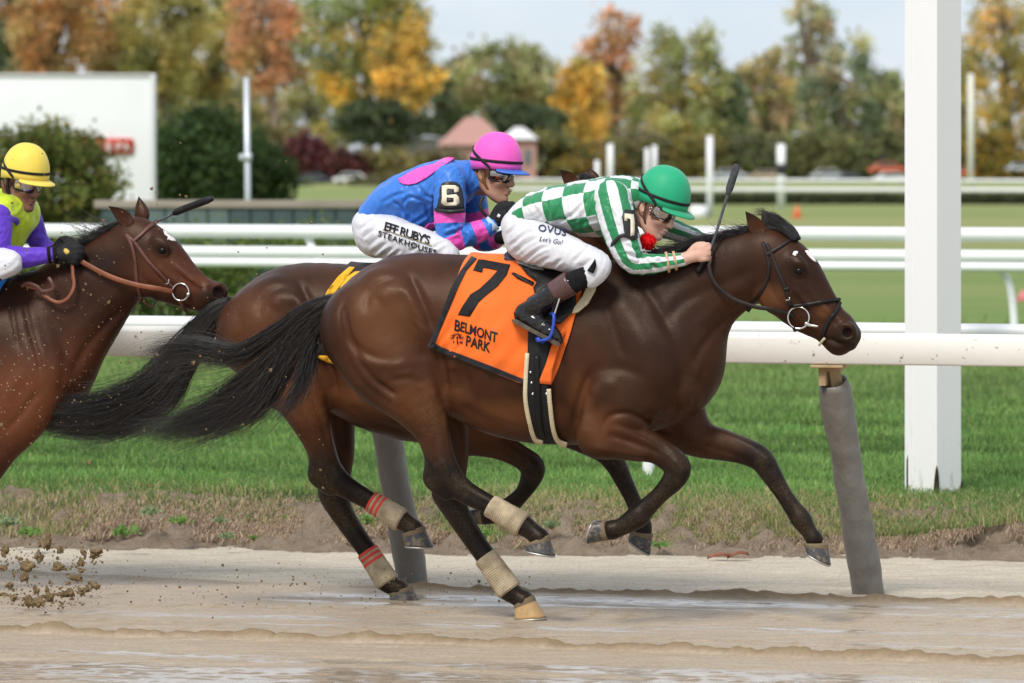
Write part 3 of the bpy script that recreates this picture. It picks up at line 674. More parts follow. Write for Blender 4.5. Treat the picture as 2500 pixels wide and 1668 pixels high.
# ---------------------------------------------------------------- far: trees, cars, houses, poles
def tree(label, x, ytop, ybase_crown, hw_, d, cols, seed, n=5200, bark=None, nclump=78, hole=0.0, trunk=True, lean=0.0, leaf=0.30, group='autumn trees beyond the course', name='autumn_tree'):
    m = d / F; gg = np.random.default_rng(seed); cx = at_depth(x, 0, d)[0]
    zt_ = CAMH + (YH - ytop) * m; zc0 = CAMH + (YH - ybase_crown) * m; H = zt_ - LAWN; R = np.array((hw_ * m, hw_ * m * 0.8, (zt_ - zc0) / 2)); cz = (zt_ + zc0) / 2 - LAWN
    k = gg.normal(0, 1, (nclump, 3)); k /= np.linalg.norm(k, axis=1)[:, None]; k *= gg.uniform(0.25, 1.0, (nclump, 1)) ** 0.45; k[:, 0] += 0.10 * gg.normal(0, 1, nclump)
    wgt = gg.uniform(0.4, 1.6, nclump); ci = gg.choice(nclump, n, p=wgt / wgt.sum()); sg_ = (0.082 - 0.018 * hole)
    P = k[ci] * R * 0.88 + gg.normal(0, 1, (n, 3)) * sg_ * np.array((R[0] + R[2], R[0] + R[2], R[0] + R[2])) * 0.62; P[:, 2] += cz
    tone = gg.uniform(0.6, 1.35, nclump)[ci]; hue = np.asarray(cols)[gg.integers(0, len(cols), nclump)][ci]
    cc = np.clip(hue * 2.7 + 0.04, 0, 0.85) * tone[:, None] * gg.uniform(0.75, 1.25, (n, 1)); ok = P[:, 2] > 0.3
    ob = thing(name, label, 'tree', loc=(cx, d, LAWN), group=group)
    V, f_, c_ = leaf_quads(P[ok], np.full(ok.sum(), leaf * m * 26), cc[ok], gg)
    put('crown', mesh_data('crown', V, f_, False, dict(col=c_), (M_LEAF,)), ob)
    bk = bark or M_BARK; tr_ = 0.020 * H + 0.05; top = np.array((lean * H, 0, cz + R[2] * 0.45))
    ms = [tube_mesh(catmull([(0, 0, -0.2), (lean * H * 0.25 + 0.02 * H, 0, H * 0.25), (lean * H * 0.6, 0, H * 0.5), top], 4), np.linspace(tr_, tr_ * 0.2, 13), 8)]
    for j in range(16):
        t = gg.uniform(0.2, 0.7); b = np.array((lean * H * t, 0, H * t)); e = k[j] * R * 0.8 + (0, 0, cz); e[2] = max(e[2], b[2] + 0.5)
        ms.append(tube_mesh(catmull([b, b * 0.45 + e * 0.55 + (0, 0, 0.05 * H), e], 4), np.linspace(tr_ * 0.6, tr_ * 0.12, 9), 5))
    V, f_ = join(ms); put('trunk', mesh_data('trunk', V, f_, True, None, (bk,)), ob)
ORG = [(0.25, 0.125, 0.042), (0.20, 0.115, 0.042), (0.16, 0.115, 0.045), (0.22, 0.155, 0.055)]
RUST = [(0.24, 0.125, 0.065), (0.20, 0.115, 0.06), (0.25, 0.13, 0.06), (0.20, 0.13, 0.05)]
OLV = [(0.19, 0.165, 0.050), (0.145, 0.135, 0.042), (0.24, 0.185, 0.055), (0.11, 0.115, 0.038)]
YEL = [(0.30, 0.185, 0.030), (0.25, 0.17, 0.036), (0.16, 0.14, 0.040), (0.32, 0.20, 0.036)]
YGR = [(0.15, 0.155, 0.036), (0.11, 0.13, 0.036), (0.34, 0.20, 0.035), (0.085, 0.105, 0.036)]
MGR = [(0.150, 0.165, 0.066), (0.185, 0.185, 0.075), (0.12, 0.135, 0.058), (0.19, 0.155, 0.080)]
DGR = [(0.068, 0.088, 0.045), (0.085, 0.105, 0.050), (0.055, 0.072, 0.040)]
BRN = [(0.20, 0.145, 0.085), (0.15, 0.125, 0.07), (0.13, 0.12, 0.055)]
TREES = [
 ('dark grey green tree at the top left corner', 0, -120, 230, 90, 430, DGR, 5000, None, 0, 0),
 ('rust orange tree above the left half of the white board', 130, -150, 250, 130, 400, ORG, 6500, None, 0, 0),
 ('brown orange tree above the right half of the white board', 265, -120, 260, 110, 410, ORG, 6000, None, 0, 0),
 ('olive yellow tree rising behind the dark green bush', 400, -140, 270, 125, 405, OLV, 7000, None, 0, 0.01),
 ('olive brown tree right of the thin grey pole', 520, -60, 300, 110, 415, OLV, 5200, None, 0.3, 0),
 ('tall rust coloured tree with bare pale trunk above the red bush', 660, -150, 250, 120, 395, RUST, 6000, M_BARK_PALE, 0.3, 0.0),
 ('large yellow and green tree, the broadest near the middle', 890, -140, 330, 165, 380, YGR, 9500, M_BARK_PALE, 0.0, 0.0),
 ('yellow leaved lower tree before the large yellow green one', 985, 40, 340, 90, 372, YEL, 4500, None, 0.2, 0),
 ('green tree with dark underside between the yellow trees', 1080, 130, 400, 90, 390, DGR, 3500, None, 0, 0),
 ('rounded green tree standing alone against the white sky', 1230, 82, 300, 150, 385, MGR, 8000, None, 0, 0.0),
 ('slim bright yellow tree right of the rounded green tree', 1420, 110, 420, 72, 380, YEL, 5000, None, 0, 0),
 ('sparse orange topped tree rising above the slim yellow tree', 1500, -20, 330, 90, 400, RUST, 2600, None, 1.0, 0.0),
 ('tall loose green tree behind the green helmeted rider', 1660, 20, 420, 130, 395, MGR + OLV, 7000, M_BARK_PALE, 0.6, 0.0),
 ('dark pine like tree beside the tall loose green tree', 1775, 160, 350, 62, 398, DGR, 3200, None, 0, 0),
 ('pale olive tree with thin brown leaves left of the forked trunk', 1870, 110, 420, 95, 405, OLV + BRN, 5000, None, 0.4, 0),
 ('high sparse grey green tree reaching the upper edge', 1975, -60, 330, 75, 420, MGR + BRN, 2600, None, 1.0, 0),
 ('broad dark green tree with a forked pinkish trunk', 2075, 85, 400, 125, 385, MGR + DGR, 7500, M_BARK_PALE, 0.2, 0.02),
 ('green brown tree just left of the tall white post', 2180, 190, 420, 80, 400, MGR + BRN, 4000, None, 0.2, 0),
 ('golden yellow tree with dark trunk at the right edge', 2455, -90, 400, 120, 380, YEL + OLV, 6000, None, 0.6, 0),
 ('pale thin tree showing right beside the tall white post', 2350, 60, 430, 60, 415, BRN + OLV, 2200, None, 0.8, 0),
]
TREES += [('distant olive tree closing the gap left of the red shrub', 590, 170, 440, 120, 540, OLV + BRN, 4200, None, 0, 0), ('distant brown tree behind the thin grey pole', 470, 150, 440, 130, 560, BRN + OLV, 4200, None, 0, 0), ('distant grey green tree behind the large yellow tree', 770, 130, 430, 130, 545, OLV + MGR, 4200, None, 0, 0),
 ('distant olive tree behind the pinkish roof', 1130, 190, 430, 120, 555, MGR + BRN, 3600, None, 0, 0), ('distant hazy tree between rounded green and slim yellow trees', 1350, 170, 440, 100, 550, OLV + MGR, 3200, None, 0.3, 0), ('distant pale tree behind the sparse orange one', 1545, 190, 440, 110, 560, OLV + BRN, 3600, None, 0, 0),
 ('distant olive tree behind the whip', 1730, 210, 440, 110, 560, OLV + MGR, 3600, None, 0, 0), ('distant brown green tree left of the forked trunk', 1930, 220, 440, 130, 555, MGR + BRN, 3600, None, 0, 0), ('distant tree showing beside the square white post', 2240, 200, 440, 120, 560, OLV + BRN, 3600, None, 0, 0), ('distant brown tree above the white board', 60, 60, 440, 150, 540, BRN + ORG, 4200, None, 0, 0), ('distant rust brown tree above the board edge', 330, 90, 440, 140, 545, BRN + OLV, 4200, None, 0, 0)]
for i, (lab, x, yt, yb, hw_, d, cols, n, bk, hole, ln) in enumerate(TREES): tree(lab, x, yt, yb, hw_, d, cols, 400 + i, int(n * (0.95 if x < 1000 else 0.75)), bk, hole=hole, lean=ln)
# understorey shrubs in front of the trees
UND = [(745, 400, 60, 55, [(0.095, 0.030, 0.034), (0.075, 0.028, 0.028), (0.11, 0.045, 0.04)], 'dark red shrub left of the pink helmet', 330), (845, 415, 50, 45, [(0.095, 0.030, 0.034), (0.08, 0.035, 0.03)], 'low dark red shrub beside parked white car', 330),
       (970, 415, 80, 52, BRN + OLV, 'brown olive shrub right behind the blue silks', 330), (1075, 425, 75, 48, BRN, 'brownish shrub behind the pink helmet', 330), (1320, 400, 90, 70, OLV + DGR, 'dull green shrub between pink and green helmets', 345),
       (1440, 420, 80, 55, YEL + BRN, 'yellowing shrub behind the leading rider', 345), (1560, 400, 90, 70, MGR + BRN, 'green brown shrub behind the green helmet', 345), (1700, 400, 90, 62, OLV, 'olive shrub behind the whip tip', 345),
       (1830, 395, 90, 62, MGR + DGR, 'dark green shrub behind the black and white marker', 345), (1990, 390, 100, 65, MGR, 'green shrub left of the forked trunk', 350), (2150, 395, 80, 65, DGR + MGR, 'dark shrub behind the tall white post', 350),
       (2420, 395, 110, 70, OLV + YEL, 'golden shrub at the right edge', 350), (600, 330, 110, 70, OLV + BRN, 'olive brown shrub above the dark clipped bush', 350), (680, 468, 80, 30, DGR, 'low dark shrub between clipped bush and parked cars', 300), (930, 468, 90, 30, DGR + BRN, 'low dark shrub right of the parked white car', 300), (930, 300, 110, 50, DGR, 'dark green shrub under the broad yellow tree', 350), (1290, 300, 80, 45, DGR, 'dark green shrub under the rounded green tree', 352)]
for i, (x, y, hw_, hh, cols, lab, d) in enumerate(UND):
    m = d / F; bush('shrub', lab, 'shrub', (at_depth(x, 0, d)[0], d, CAMH - (y - YH) * m), (hw_ * m, 1.5, hh * m), 3600, 0.24, np.asarray(cols) * 1.7, 500 + i, 'shrubs below the far trees', nclump=45)
# low clipped hedge along the far rail
d = 185; m = d / F; gg = np.random.default_rng(77); x0, x1 = at_depth(1660, 0, d)[0], at_depth(2620, 0, d)[0]; n = 9000
zt_ = CAMH - (472 - YH) * m
P = np.stack([gg.uniform(x0, x1, n), d + gg.normal(0, 0.2, n), LAWN + (zt_ - LAWN) * gg.uniform(0, 1, n) ** 0.8], 1)
hd = thing('clipped_hedge', 'long low dark clipped hedge below the far white rail', 'hedge', loc=((x0 + x1) / 2, d, LAWN))
V, f_, c_ = leaf_quads(P, np.full(n, 0.085), pick(gg, n, [(0.085, 0.105, 0.055), (0.11, 0.13, 0.06), (0.09, 0.09, 0.05)]), gg); part('foliage', V, f_, M_LEAF, hd, smooth=False, attrs=dict(col=c_))
part('core', *box_mesh((x0, d - 0.12, LAWN), (x1, d + 0.12, zt_ - 0.08), 0.03), mat('hedge_core', (0.035, 0.045, 0.022), 0.95, 0.05, 0.3, 8), hd)
# white marker poles
def pole(label, x, y0, y1, w, d, ball=None, m_=None, black=None):
    m = d / F; cx = at_depth(x, 0, d)[0]; z0, z1 = max(LAWN, CAMH - (y1 - YH) * m), CAMH - (y0 - YH) * m
    o = thing('marker_pole', label, 'pole', loc=(cx, d, LAWN), group='white marker poles in the infield')
    part('shaft', *tube_mesh([(cx, d, LAWN - 0.02), (cx, d, (z0 + z1) / 2), (cx, d, z1)], [w * m * .34] * 3, 12), m_ or M_RAIL, o)
    if ball: part('base_box', *tube_mesh([(cx - ball[0] * m, d - 0.3, CAMH - (ball[1] + 18 - YH) * m), (cx - ball[0] * m, d - 0.3, CAMH - (ball[1] - 18 - YH) * m)], ball[2] * m, 14), M_RAIL, o)
    if black: part('black_band', *tube_mesh([(cx, d, CAMH - (black[1] - YH) * m), (cx, d, CAMH - (black[0] - YH) * m)], w * m * 0.38, 12), mat('marker_black', (0.02, 0.025, 0.025), 0.6), o)
pole('white pole with a bulky foot right of the green helmet', 1733, 332, 527, 23, 148, ball=(28, 520, 22))
pole('white pole rising behind the leading rider\'s helmet', 1598, 355, 470, 17, 160); pole('shorter white pole beside another behind the green helmet', 1580, 362, 470, 16, 158)
pole('white pole standing above the checkered silks', 1490, 352, 470, 22, 160); pole('leaning short white pole left of the one above the silks', 1458, 392, 470, 17, 156)
pole('fat white marker with a black band before the parked cars', 1907, 352, 470, 30, 172, black=(400, 426)); pole('tall thin white pole right of the square white post', 2370, 180, 455, 22, 190, m_=mat('pole_cream', (0.70, 0.70, 0.62), 0.5))
# an orange cone on the grass
d = 145; m = d / F; p = at_depth(1946, 0, d); co = thing('traffic_cone', 'small orange cone on the far grass', 'cone', loc=(p[0], d, LAWN)); M_CONE = mat('cone_orange', (0.70, 0.16, 0.05), 0.6)
part('cone', *tube_mesh([(p[0], d, LAWN + 0.02), (p[0], d, LAWN + 0.18), (p[0], d, LAWN + 0.36)], [0.13, 0.085, 0.03], 14), M_CONE, co); part('foot', *box_mesh((p[0] - 0.17, d - 0.17, LAWN), (p[0] + 0.17, d + 0.17, LAWN + 0.02), 0.005), M_CONE, co)
p = on_ground(2497, 735, LAWN); d = p[1]; 
co = thing('traffic_cone', 'pink red cone at the right edge below the double rail', 'cone', loc=(p[0], d + 1, LAWN)); M_CONE2 = mat('cone_pink', (0.60, 0.20, 0.20), 0.6)
part('cone', *tube_mesh([(p[0], d, LAWN + 0.02), (p[0], d, LAWN + 0.06), (p[0], d, LAWN + 0.13)], [0.09, 0.06, 0.025], 14), M_CONE2, co); part('foot', *box_mesh((p[0] - 0.1, d - 0.1, LAWN), (p[0] + 0.1, d + 0.1, LAWN + 0.02), 0.004), M_CONE2, co)
# parked cars and houses between the trees
def car(label, x, y, w, d, paint):
    m = d / F; cx, L_ = at_depth(x, 0, d)[0], w * m; h_ = L_ * 0.33; zb_ = max(LAWN, CAMH - (y - YH) * m)
    o = thing('parked_car', label, 'car', loc=(cx, d, zb_), group='cars parked beyond the far rail'); OFF[o.name] = np.zeros(3)
    pr = [(-.5, .22), (-.5, .5), (-.36, .56), (-.22, .95), (.2, .97), (.36, .6), (.49, .5), (.5, .22)]
    def ext(pr_, y0, y1):
        k = len(pr_); V = [(a * L_, y0, b * h_) for a, b in pr_] + [(a * L_, y1, b * h_) for a, b in pr_]
        return V, [tuple(range(k))[::-1], tuple(range(k, 2 * k))] + [(i, (i + 1) % k, k + (i + 1) % k, k + i) for i in range(k)]
    part('body', *ext(pr, -.8, .8), paint, o, smooth=False); part('window', *ext([(-.33, .58), (-.21, .90), (.18, .91), (.31, .60)], -.82, .82), mat('car_glass', (0.05, 0.06, 0.07), 0.1, 0.6), o, smooth=False)
    for sx in (-.3, .3): part('wheel', *tube_mesh([(sx * L_, -.83, .2 * h_), (sx * L_, -.6, .2 * h_)], .2 * h_, 14), mat('car_tyre', (0.02, 0.02, 0.02), 0.8), o)
WP = mat('car_white', (0.80, 0.80, 0.80), 0.3, 0.5, 0.02); SP = mat('car_silver', (0.45, 0.47, 0.50), 0.3, 0.5, 0.05); DP = mat('car_dark', (0.05, 0.06, 0.08), 0.3, 0.5); RP = mat('car_orange', (0.62, 0.13, 0.05), 0.4); TP = mat('car_tan', (0.50, 0.38, 0.26), 0.4)
for lab, x, y, w, d, pt in [('white car below the dark red shrub', 858, 470, 90, 318, WP), ('dark car left of the white one below the red shrub', 762, 466, 85, 320, DP), ('white van shape left of the brown shrub', 920, 412, 70, 360, WP),
                            ('silver car right of the whip', 1780, 440, 90, 338, SP), ('tan car behind the banded white marker', 1870, 440, 80, 336, TP), ('silver car left of the forked trunk', 2020, 440, 85, 336, SP), ('dark car beside the forked trunk', 2075, 440, 60, 334, DP),
                            ('white car in front of the orange truck', 2175, 448, 85, 300, WP), ('orange truck beside the tall white post', 2165, 425, 90, 325, RP), ('orange car right of the tall white post', 2345, 430, 70, 325, RP), ('silver car at the right edge behind the dark trunk', 2490, 420, 70, 330, SP), ('white car far behind the marker poles', 1930, 405, 70, 352, WP), ('white car behind the tall loose green tree', 1820, 350, 60, 352, WP)]: car(lab, x, y, w, d, pt)
def house(label, x0, x1, y0, yr, y1, d, wall, roof, dep=8):
    m = d / F; xa, xb = at_depth(x0, 0, d)[0], at_depth(x1, 0, d)[0]; ze, zr = CAMH - (y0 - YH) * m, CAMH - (yr - YH) * m
    o = thing('house', label, 'house', loc=((xa + xb) / 2, d, LAWN), group='buildings among the trees')
    part('wall', *box_mesh((xa, d, LAWN), (xb, d + dep, ze)), wall, o, smooth=False); xm = (xa + xb) / 2; e = (xb - xa) * 0.06
    V = [(xa - e, d - .4, ze + .003), (xb + e, d - .4, ze + .003), (xb + e, d + dep + .4, ze + .003), (xa - e, d + dep + .4, ze + .003), (xm - (xb - xa) * .12, d + dep / 2, zr), (xm + (xb - xa) * .12, d + dep / 2, zr)]
    part('roof', V, [(0, 1, 5, 4), (1, 2, 5), (2, 3, 4, 5), (3, 0, 4), (3, 2, 1, 0)], roof, o, smooth=False)
    nw = max(2, int((xb - xa) / 2.2)); w_ = (xb - xa) / nw
    for j in range(nw): part('window', *box_mesh((xa + (j + .3) * w_, d - .06, LAWN + (ze - LAWN) * .4), (xa + (j + .7) * w_, d - .003, LAWN + (ze - LAWN) * .75)), mat('house_glass', (0.12, 0.14, 0.17), 0.15, 0.6), o, smooth=False)
WW = mat('house_white', (0.42, 0.43, 0.46), 0.7); PW = mat('house_pink', (0.45, 0.27, 0.22), 0.8); PR = mat('roof_pink', (0.42, 0.235, 0.19), 0.8); GR_ = mat('roof_grey', (0.36, 0.36, 0.37), 0.8)
house('white house left of the large yellow tree', 678, 780, 336, 325, 470, 356, WW, GR_); house('house with a broad pinkish roof above the pink helmet', 1075, 1235, 355, 285, 460, 338, PW, PR)
house('long low white building behind the brown shrub', 925, 1085, 338, 328, 460, 352, WW, GR_); house('white flat roofed house right of the pink roof', 1225, 1310, 340, 310, 460, 342, PW, mat('roof_white', (0.74, 0.73, 0.72), 0.7))
# ---------------------------------------------------------------- horses
_q = on_ground(1296, 1511)
FR7 = Frame(_q - N3 * 0.12)
_q = on_ground(986, 1466)
FR6 = Frame(_q - N3 * 0.12)
FR3 = Frame(at_depth(300, 900, 23.25))

def coat_material(name, dark, mid, red):
    q = NT(name); vec = q.coord()
    tone = q.attr('tone')                              # r: black points, g: reddish, b: dust
    s = q.n('ShaderNodeSeparateColor'); q.l(tone, s.inputs[0])
    n1 = q.noise(vec, 3.0, 3); n2 = q.noise(q.coord((300, 300, 110)), 1.0, 3)
    base = q.mixc(q.ramp(n1, [(0.35, (0, 0, 0)), (0.68, (1, 1, 1))]), dark, mid)
    base = q.mixc(s.outputs[1], base, red)
    base = q.mixc(s.outputs[0], base, (0.008, 0.0072, 0.007))
    base = q.mixc(q.math('MULTIPLY', n2, 0.35), base, (0.002, 0.001, 0.001))
    sp = q.ramp(q.noise(vec, 130.0, 3, 0.7), [(0.50, (0, 0, 0)), (0.75, (1, 1, 1))])
    dust = q.math('MULTIPLY', s.outputs[2], q.math('MULTIPLY', q.math('ADD', q.math('MULTIPLY', sp, 0.75), 0.12), q.ramp(q.noise(vec, 7.0, 3), [(0.42, (0, 0, 0)), (0.60, (1, 1, 1))])))
    base = q.mixc(dust, base, (0.26, 0.18, 0.09))
    vo = q.n('ShaderNodeTexVoronoi'); vo.inputs['Scale'].default_value = 42.0; q.l(vec, vo.inputs['Vector'])
    fl = q.math('LESS_THAN', vo.outputs['Distance'], q.math('MULTIPLY', q.attr('mud', 'Fac'), 0.16))
    base = q.mixc(fl, base, (0.36, 0.24, 0.11))
    q.col(base); q.set(rough=q.math('ADD', q.math('MULTIPLY', n1, 0.16), 0.34), spec=0.22); q.b.inputs['Specular Tint'].default_value = (1.0, 0.80, 0.66, 1)
    bp = q.math('ADD', q.math('MULTIPLY', q.noise(vec, 22.0, 4), 0.7), q.math('MULTIPLY', n2, 0.40))
    q.bump(bp, 0.30, 0.008)
    return q.m
M_COAT7 = coat_material('bay_coat_dark', (0.031, 0.0112, 0.0055), (0.070, 0.0255, 0.0115), (0.165, 0.062, 0.025))
M_COAT6 = coat_material('bay_coat_brown', (0.033, 0.0122, 0.0062), (0.074, 0.0270, 0.0125), (0.175, 0.064, 0.026))
M_COAT3 = coat_material('bay_coat_red', (0.034, 0.0122, 0.0074), (0.072, 0.0245, 0.0125), (0.150, 0.048, 0.021))

def hoof_material(name, c, c2):
    q = NT(name); vec = q.coord((1, 1, 1))
    n = q.noise(q.coord((60, 60, 14)), 1.0, 4); d = q.ramp(q.noise(vec, 55, 4), [(0.5, (0, 0, 0)), (0.62, (1, 1, 1))])
    q.col(q.mixc(q.math('MULTIPLY', d, 0.45), q.mixc(n, c, c2), (0.30, 0.22, 0.12))); q.set(rough=0.42, spec=0.4)
    q.bump(n, 0.2, 0.003); return q.m
M_HOOF = hoof_material('hoof_slate', (0.030, 0.032, 0.036), (0.075, 0.075, 0.075))
M_HOOF_TAN = hoof_material('hoof_amber', (0.40, 0.24, 0.10), (0.52, 0.34, 0.16))
M_BAND = mat('coronet_tan', (0.16, 0.115, 0.065), 0.7, bump=0.3)
M_SHOE = mat('horseshoe_alloy', (0.42, 0.41, 0.38), 0.4, metal=0.7)
M_EYE = mat('eye_black', (0.004, 0.003, 0.003), 0.05, 0.22)
M_NOSTRIL = mat('nostril_dark', (0.010, 0.004, 0.004), 0.8, 0.1, var=0.4)
M_HAIR = mat('hair_black', (0.020, 0.018, 0.017), 0.33, 0.5, var=0.4, scale=60)
M_HAIR_BROWN = mat('hair_black_brown', (0.040, 0.030, 0.024), 0.42, 0.5, var=0.5, scale=60)
M_WRAP = None
def wrap_material(name, base, stripes):
    q = NT(name); t = q.attr('u', 'Fac')
    n = q.noise(q.coord((60, 60, 60)), 1.0, 4); n2 = q.noise(q.coord(), 16, 4)
    c = q.mixc(q.ramp(n2, [(0.35, (0, 0, 0)), (0.65, (1, 1, 1))]), base, [x * 0.55 for x in base])
    if stripes:
        k = q.math('LESS_THAN', q.math('FRACT', q.math('MULTIPLY', t, 7.2)), 0.58)
        k = q.math('MULTIPLY', k, q.math('LESS_THAN', t, 0.40))
        c = q.mixc(k, c, (0.62, 0.075, 0.055))
    q.col(c); q.set(rough=0.85, spec=0.15)
    w = q.n('ShaderNodeMath', operation='SINE'); q.l(q.math('MULTIPLY', t, 120.0), w.inputs[0])
    q.bump(q.math('ADD', w.outputs[0], q.math('MULTIPLY', n, 2.0)), 0.5, 0.002); return q.m
M_WRAP_TAN = wrap_material('leg_wrap_tan', (0.52, 0.42, 0.28), False)
M_WRAP_RED = wrap_material('leg_wrap_red_striped', (0.50, 0.41, 0.28), True)

def hoof(root, fr, cf, cb, st, sh, lat, w, m):
    """cf/cb coronet front/back, st/sh sole toe/heel (photograph pixels)"""
    a, b, c, d = [fr.L(*p, lat) for p in (cf, cb, st, sh)]
    rows = []; S = 22; band_rows = 3; N = 9
    for i in range(N):
        t = i / (N - 1); f0 = a + (c - a) * t; f1 = b + (d - b) * t; ctr = (f0 + f1) / 2; hl = (f0 - f1) / 2
        ww = w * (0.80 + 0.24 * t); bul = 1.05 if i < 2 else 1.0
        ring = []
        for j in range(S):
            g = 2 * math.pi * j / S; cx, sx = math.cos(g), math.sin(g)
            cx = np.sign(cx) * abs(cx) ** (0.8 if cx > 0 else 0.6)
            ring.append(ctr + hl * cx * bul + np.array((0, 1, 0)) * sx * ww * bul)
        rows.append(ring)
    V = np.array(rows).reshape(-1, 3); f, mi = [], []
    for i in range(N - 1):
        for j in range(S):
            k = (j + 1) % S; f.append((i * S + j, i * S + k, (i + 1) * S + k, (i + 1) * S + j)); mi.append(0 if i < 2 else 1)
    f.append(tuple((N - 1) * S + j for j in range(S))); mi.append(1); f.append(tuple(range(S))[::-1]); mi.append(0)
    o = part('hoof', V, f, [M_BAND, m], root, midx=mi)
    # shoe: a thin rim round the sole
    ring = V[(N - 1) * S:]; cen = ring.mean(0); nrm = np.cross(ring[5] - cen, ring[0] - cen); nrm /= np.linalg.norm(nrm)
    if nrm @ ((a + b) / 2 - cen) > 0: nrm = -nrm
    P = cen + (ring - cen) * 1.0; inner = cen + (ring - cen) * 0.78
    v = np.concatenate([P + nrm * 0.0005, P + nrm * 0.008, inner + nrm * 0.008, inner + nrm * 0.0005]); f = []
    for j in range(S):
        k = (j + 1) % S
        for q in range(4):
            r = (q + 1) % 4; f.append((q * S + j, q * S + k, r * S + k, r * S + j))
    part('shoe', v, f, M_SHOE, root, parent=o)
    return o

def strands(guides, n, length_jit=0.2, spread=1.0, rad=0.0011, segs=12, seed=1, taper=True, wave=0.012, clumps=0, tight=0.85):
    """hair: 3-sided tubes blended between guide curves; guides: list of (points Nx3, radius-of-bundle per point)"""
    g = np.random.default_rng(seed); ts = np.linspace(0, 1, segs)
    G = []
    for P, R in guides:
        C = catmull(np.column_stack([P, R]), 10); L = np.linspace(0, 1, len(C))
        G.append(np.stack([np.interp(ts, L, C[:, q]) for q in range(4)], 1))
    G = np.array(G); m = len(G)
    sel = g.uniform(0, m - 1, n) if m > 1 else np.zeros(n); i0 = np.minimum(sel.astype(int), max(m - 2, 0)); fr_ = sel - i0
    i1 = np.minimum(i0 + 1, m - 1)
    C = G[i0] * (1 - fr_)[:, None, None] + G[i1] * fr_[:, None, None]
    o = g.normal(0, 1, (n, 3)); o /= np.maximum(1, np.linalg.norm(o, axis=1))[:, None]
    if clumps:
        cs = g.uniform(0, m - 1, clumps) if m > 1 else np.zeros(clumps); co = g.normal(0, 1, (clumps, 3)); co /= np.maximum(1, np.linalg.norm(co, axis=1))[:, None]; cid = g.integers(0, clumps, n)
        ss = cs[cid]; j0 = np.minimum(ss.astype(int), max(m - 2, 0)); q_ = (ss - j0)[:, None, None]; CC = G[j0] * (1 - q_) + G[np.minimum(j0 + 1, m - 1)] * q_; tw = (tight * np.clip(ts * 2.2, 0, 1) * (1 - 0.35 * ts ** 3))[None, :, None]
        C = C * (1 - tw) + CC * tw; off_ = o[:, None, :] * (1 - tw * 0.82) + co[cid][:, None, :] * tw; cw = g.uniform(0, 6.28, (clumps, 3)); P = C[:, :, :3] + off_ * C[:, :, 3:4] * spread + 0.018 * ts[None, :, None] ** 1.3 * np.sin(ts[None, :, None] * 5 + cw[cid][:, None, :])
    else: P = C[:, :, :3] + o[:, None, :] * C[:, :, 3:4] * spread
    keep = 1 - np.abs(g.normal(0, length_jit, n)); keep = np.clip(keep, 0.35, 1.0)
    tt = ts[None, :] * keep[:, None]; ii = tt * (segs - 1); a0 = np.minimum(ii.astype(int), segs - 2); fr2 = (ii - a0)[..., None]
    rows = np.arange(n)[:, None]; P = P[rows, a0] * (1 - fr2) + P[rows, a0 + 1] * fr2
    ph = g.uniform(0, 6.28, (n, 3)); fq = g.uniform(2, 7, (n, 3))
    P = P + wave * ts[None, :, None] ** 1.5 * np.sin(ts[None, :, None] * fq[:, None, :] + ph[:, None, :]) * g.uniform(0.3, 1.6, (n, 1, 1))
    Tn = np.gradient(P, axis=1); Tn /= np.linalg.norm(Tn, axis=2)[..., None] + 1e-9
    ref = np.array((0.2, 1.0, 0.35)); A = np.cross(Tn, ref); A /= np.linalg.norm(A, axis=2)[..., None] + 1e-9; B = np.cross(Tn, A)
    r = rad * g.uniform(0.6, 1.6, (n, 1, 1)) * ((1 - 0.85 * ts ** 2)[None, :, None] if taper else 1.0)
    rings = [P + r * (math.cos(q) * A + math.sin(q) * B) for q in (0, 2.094, 4.189)]
    V = np.stack(rings, 2).reshape(-1, 3)
    idx = np.arange(n * segs * 3).reshape(n, segs, 3); fs = []
    for q in range(3):
        p = (q + 1) % 3
        fs.append(np.stack([idx[:, :-1, q], idx[:, :-1, p], idx[:, 1:, p], idx[:, 1:, q]], -1).reshape(-1, 4))
    return V, np.concatenate(fs)

def ear(root, fr, base, tip, lat, w, mat_, lat_tip=None, bend=(0, 0)):
    """a cupped leaf standing on the poll"""
    a = fr.L(*base, lat); b = fr.L(*tip, lat if lat_tip is None else lat_tip); N, S = 9, 12; V = []
    bd = np.array((bend[0], 0, bend[1])); d = b - a; dl = np.linalg.norm(d); d = d / dl
    side = np.cross(d, (0, 1, 0)); side /= np.linalg.norm(side); out = np.array((0, -1.0, 0)) if lat <= 0 else np.array((0, 1.0, 0))
    prof = [0.55, 0.80, 0.97, 1.0, 0.92, 0.76, 0.54, 0.28, 0.03]
    for i in range(N):
        t = i / (N - 1); c = a + d * dl * t + bd * math.sin(math.pi * t * 0.9); r = w * prof[i]
        for j in range(S):
            g = 2 * math.pi * j / S; x = math.cos(g); y = math.sin(g) * 0.55
            if y < 0 and i > 1: y = y * -0.25 - 0.05     # hollow front
            V.append(c + side * r * x - out * r * y)
    f = [(i * S + j, i * S + (j + 1) % S, (i + 1) * S + (j + 1) % S, (i + 1) * S + j) for i in range(N - 1) for j in range(S)]
    f.append(tuple((N - 1) * S + j for j in range(S)))
    tone = np.zeros((len(V), 3)); tt = np.repeat(np.arange(N) / (N - 1), S); tone[:, 0] = np.clip((tt - 0.55) * 2.2, 0, 0.95)
    return part('ear', V, f, mat_, root, attrs=dict(tone=tone, mud=np.zeros(len(V))))

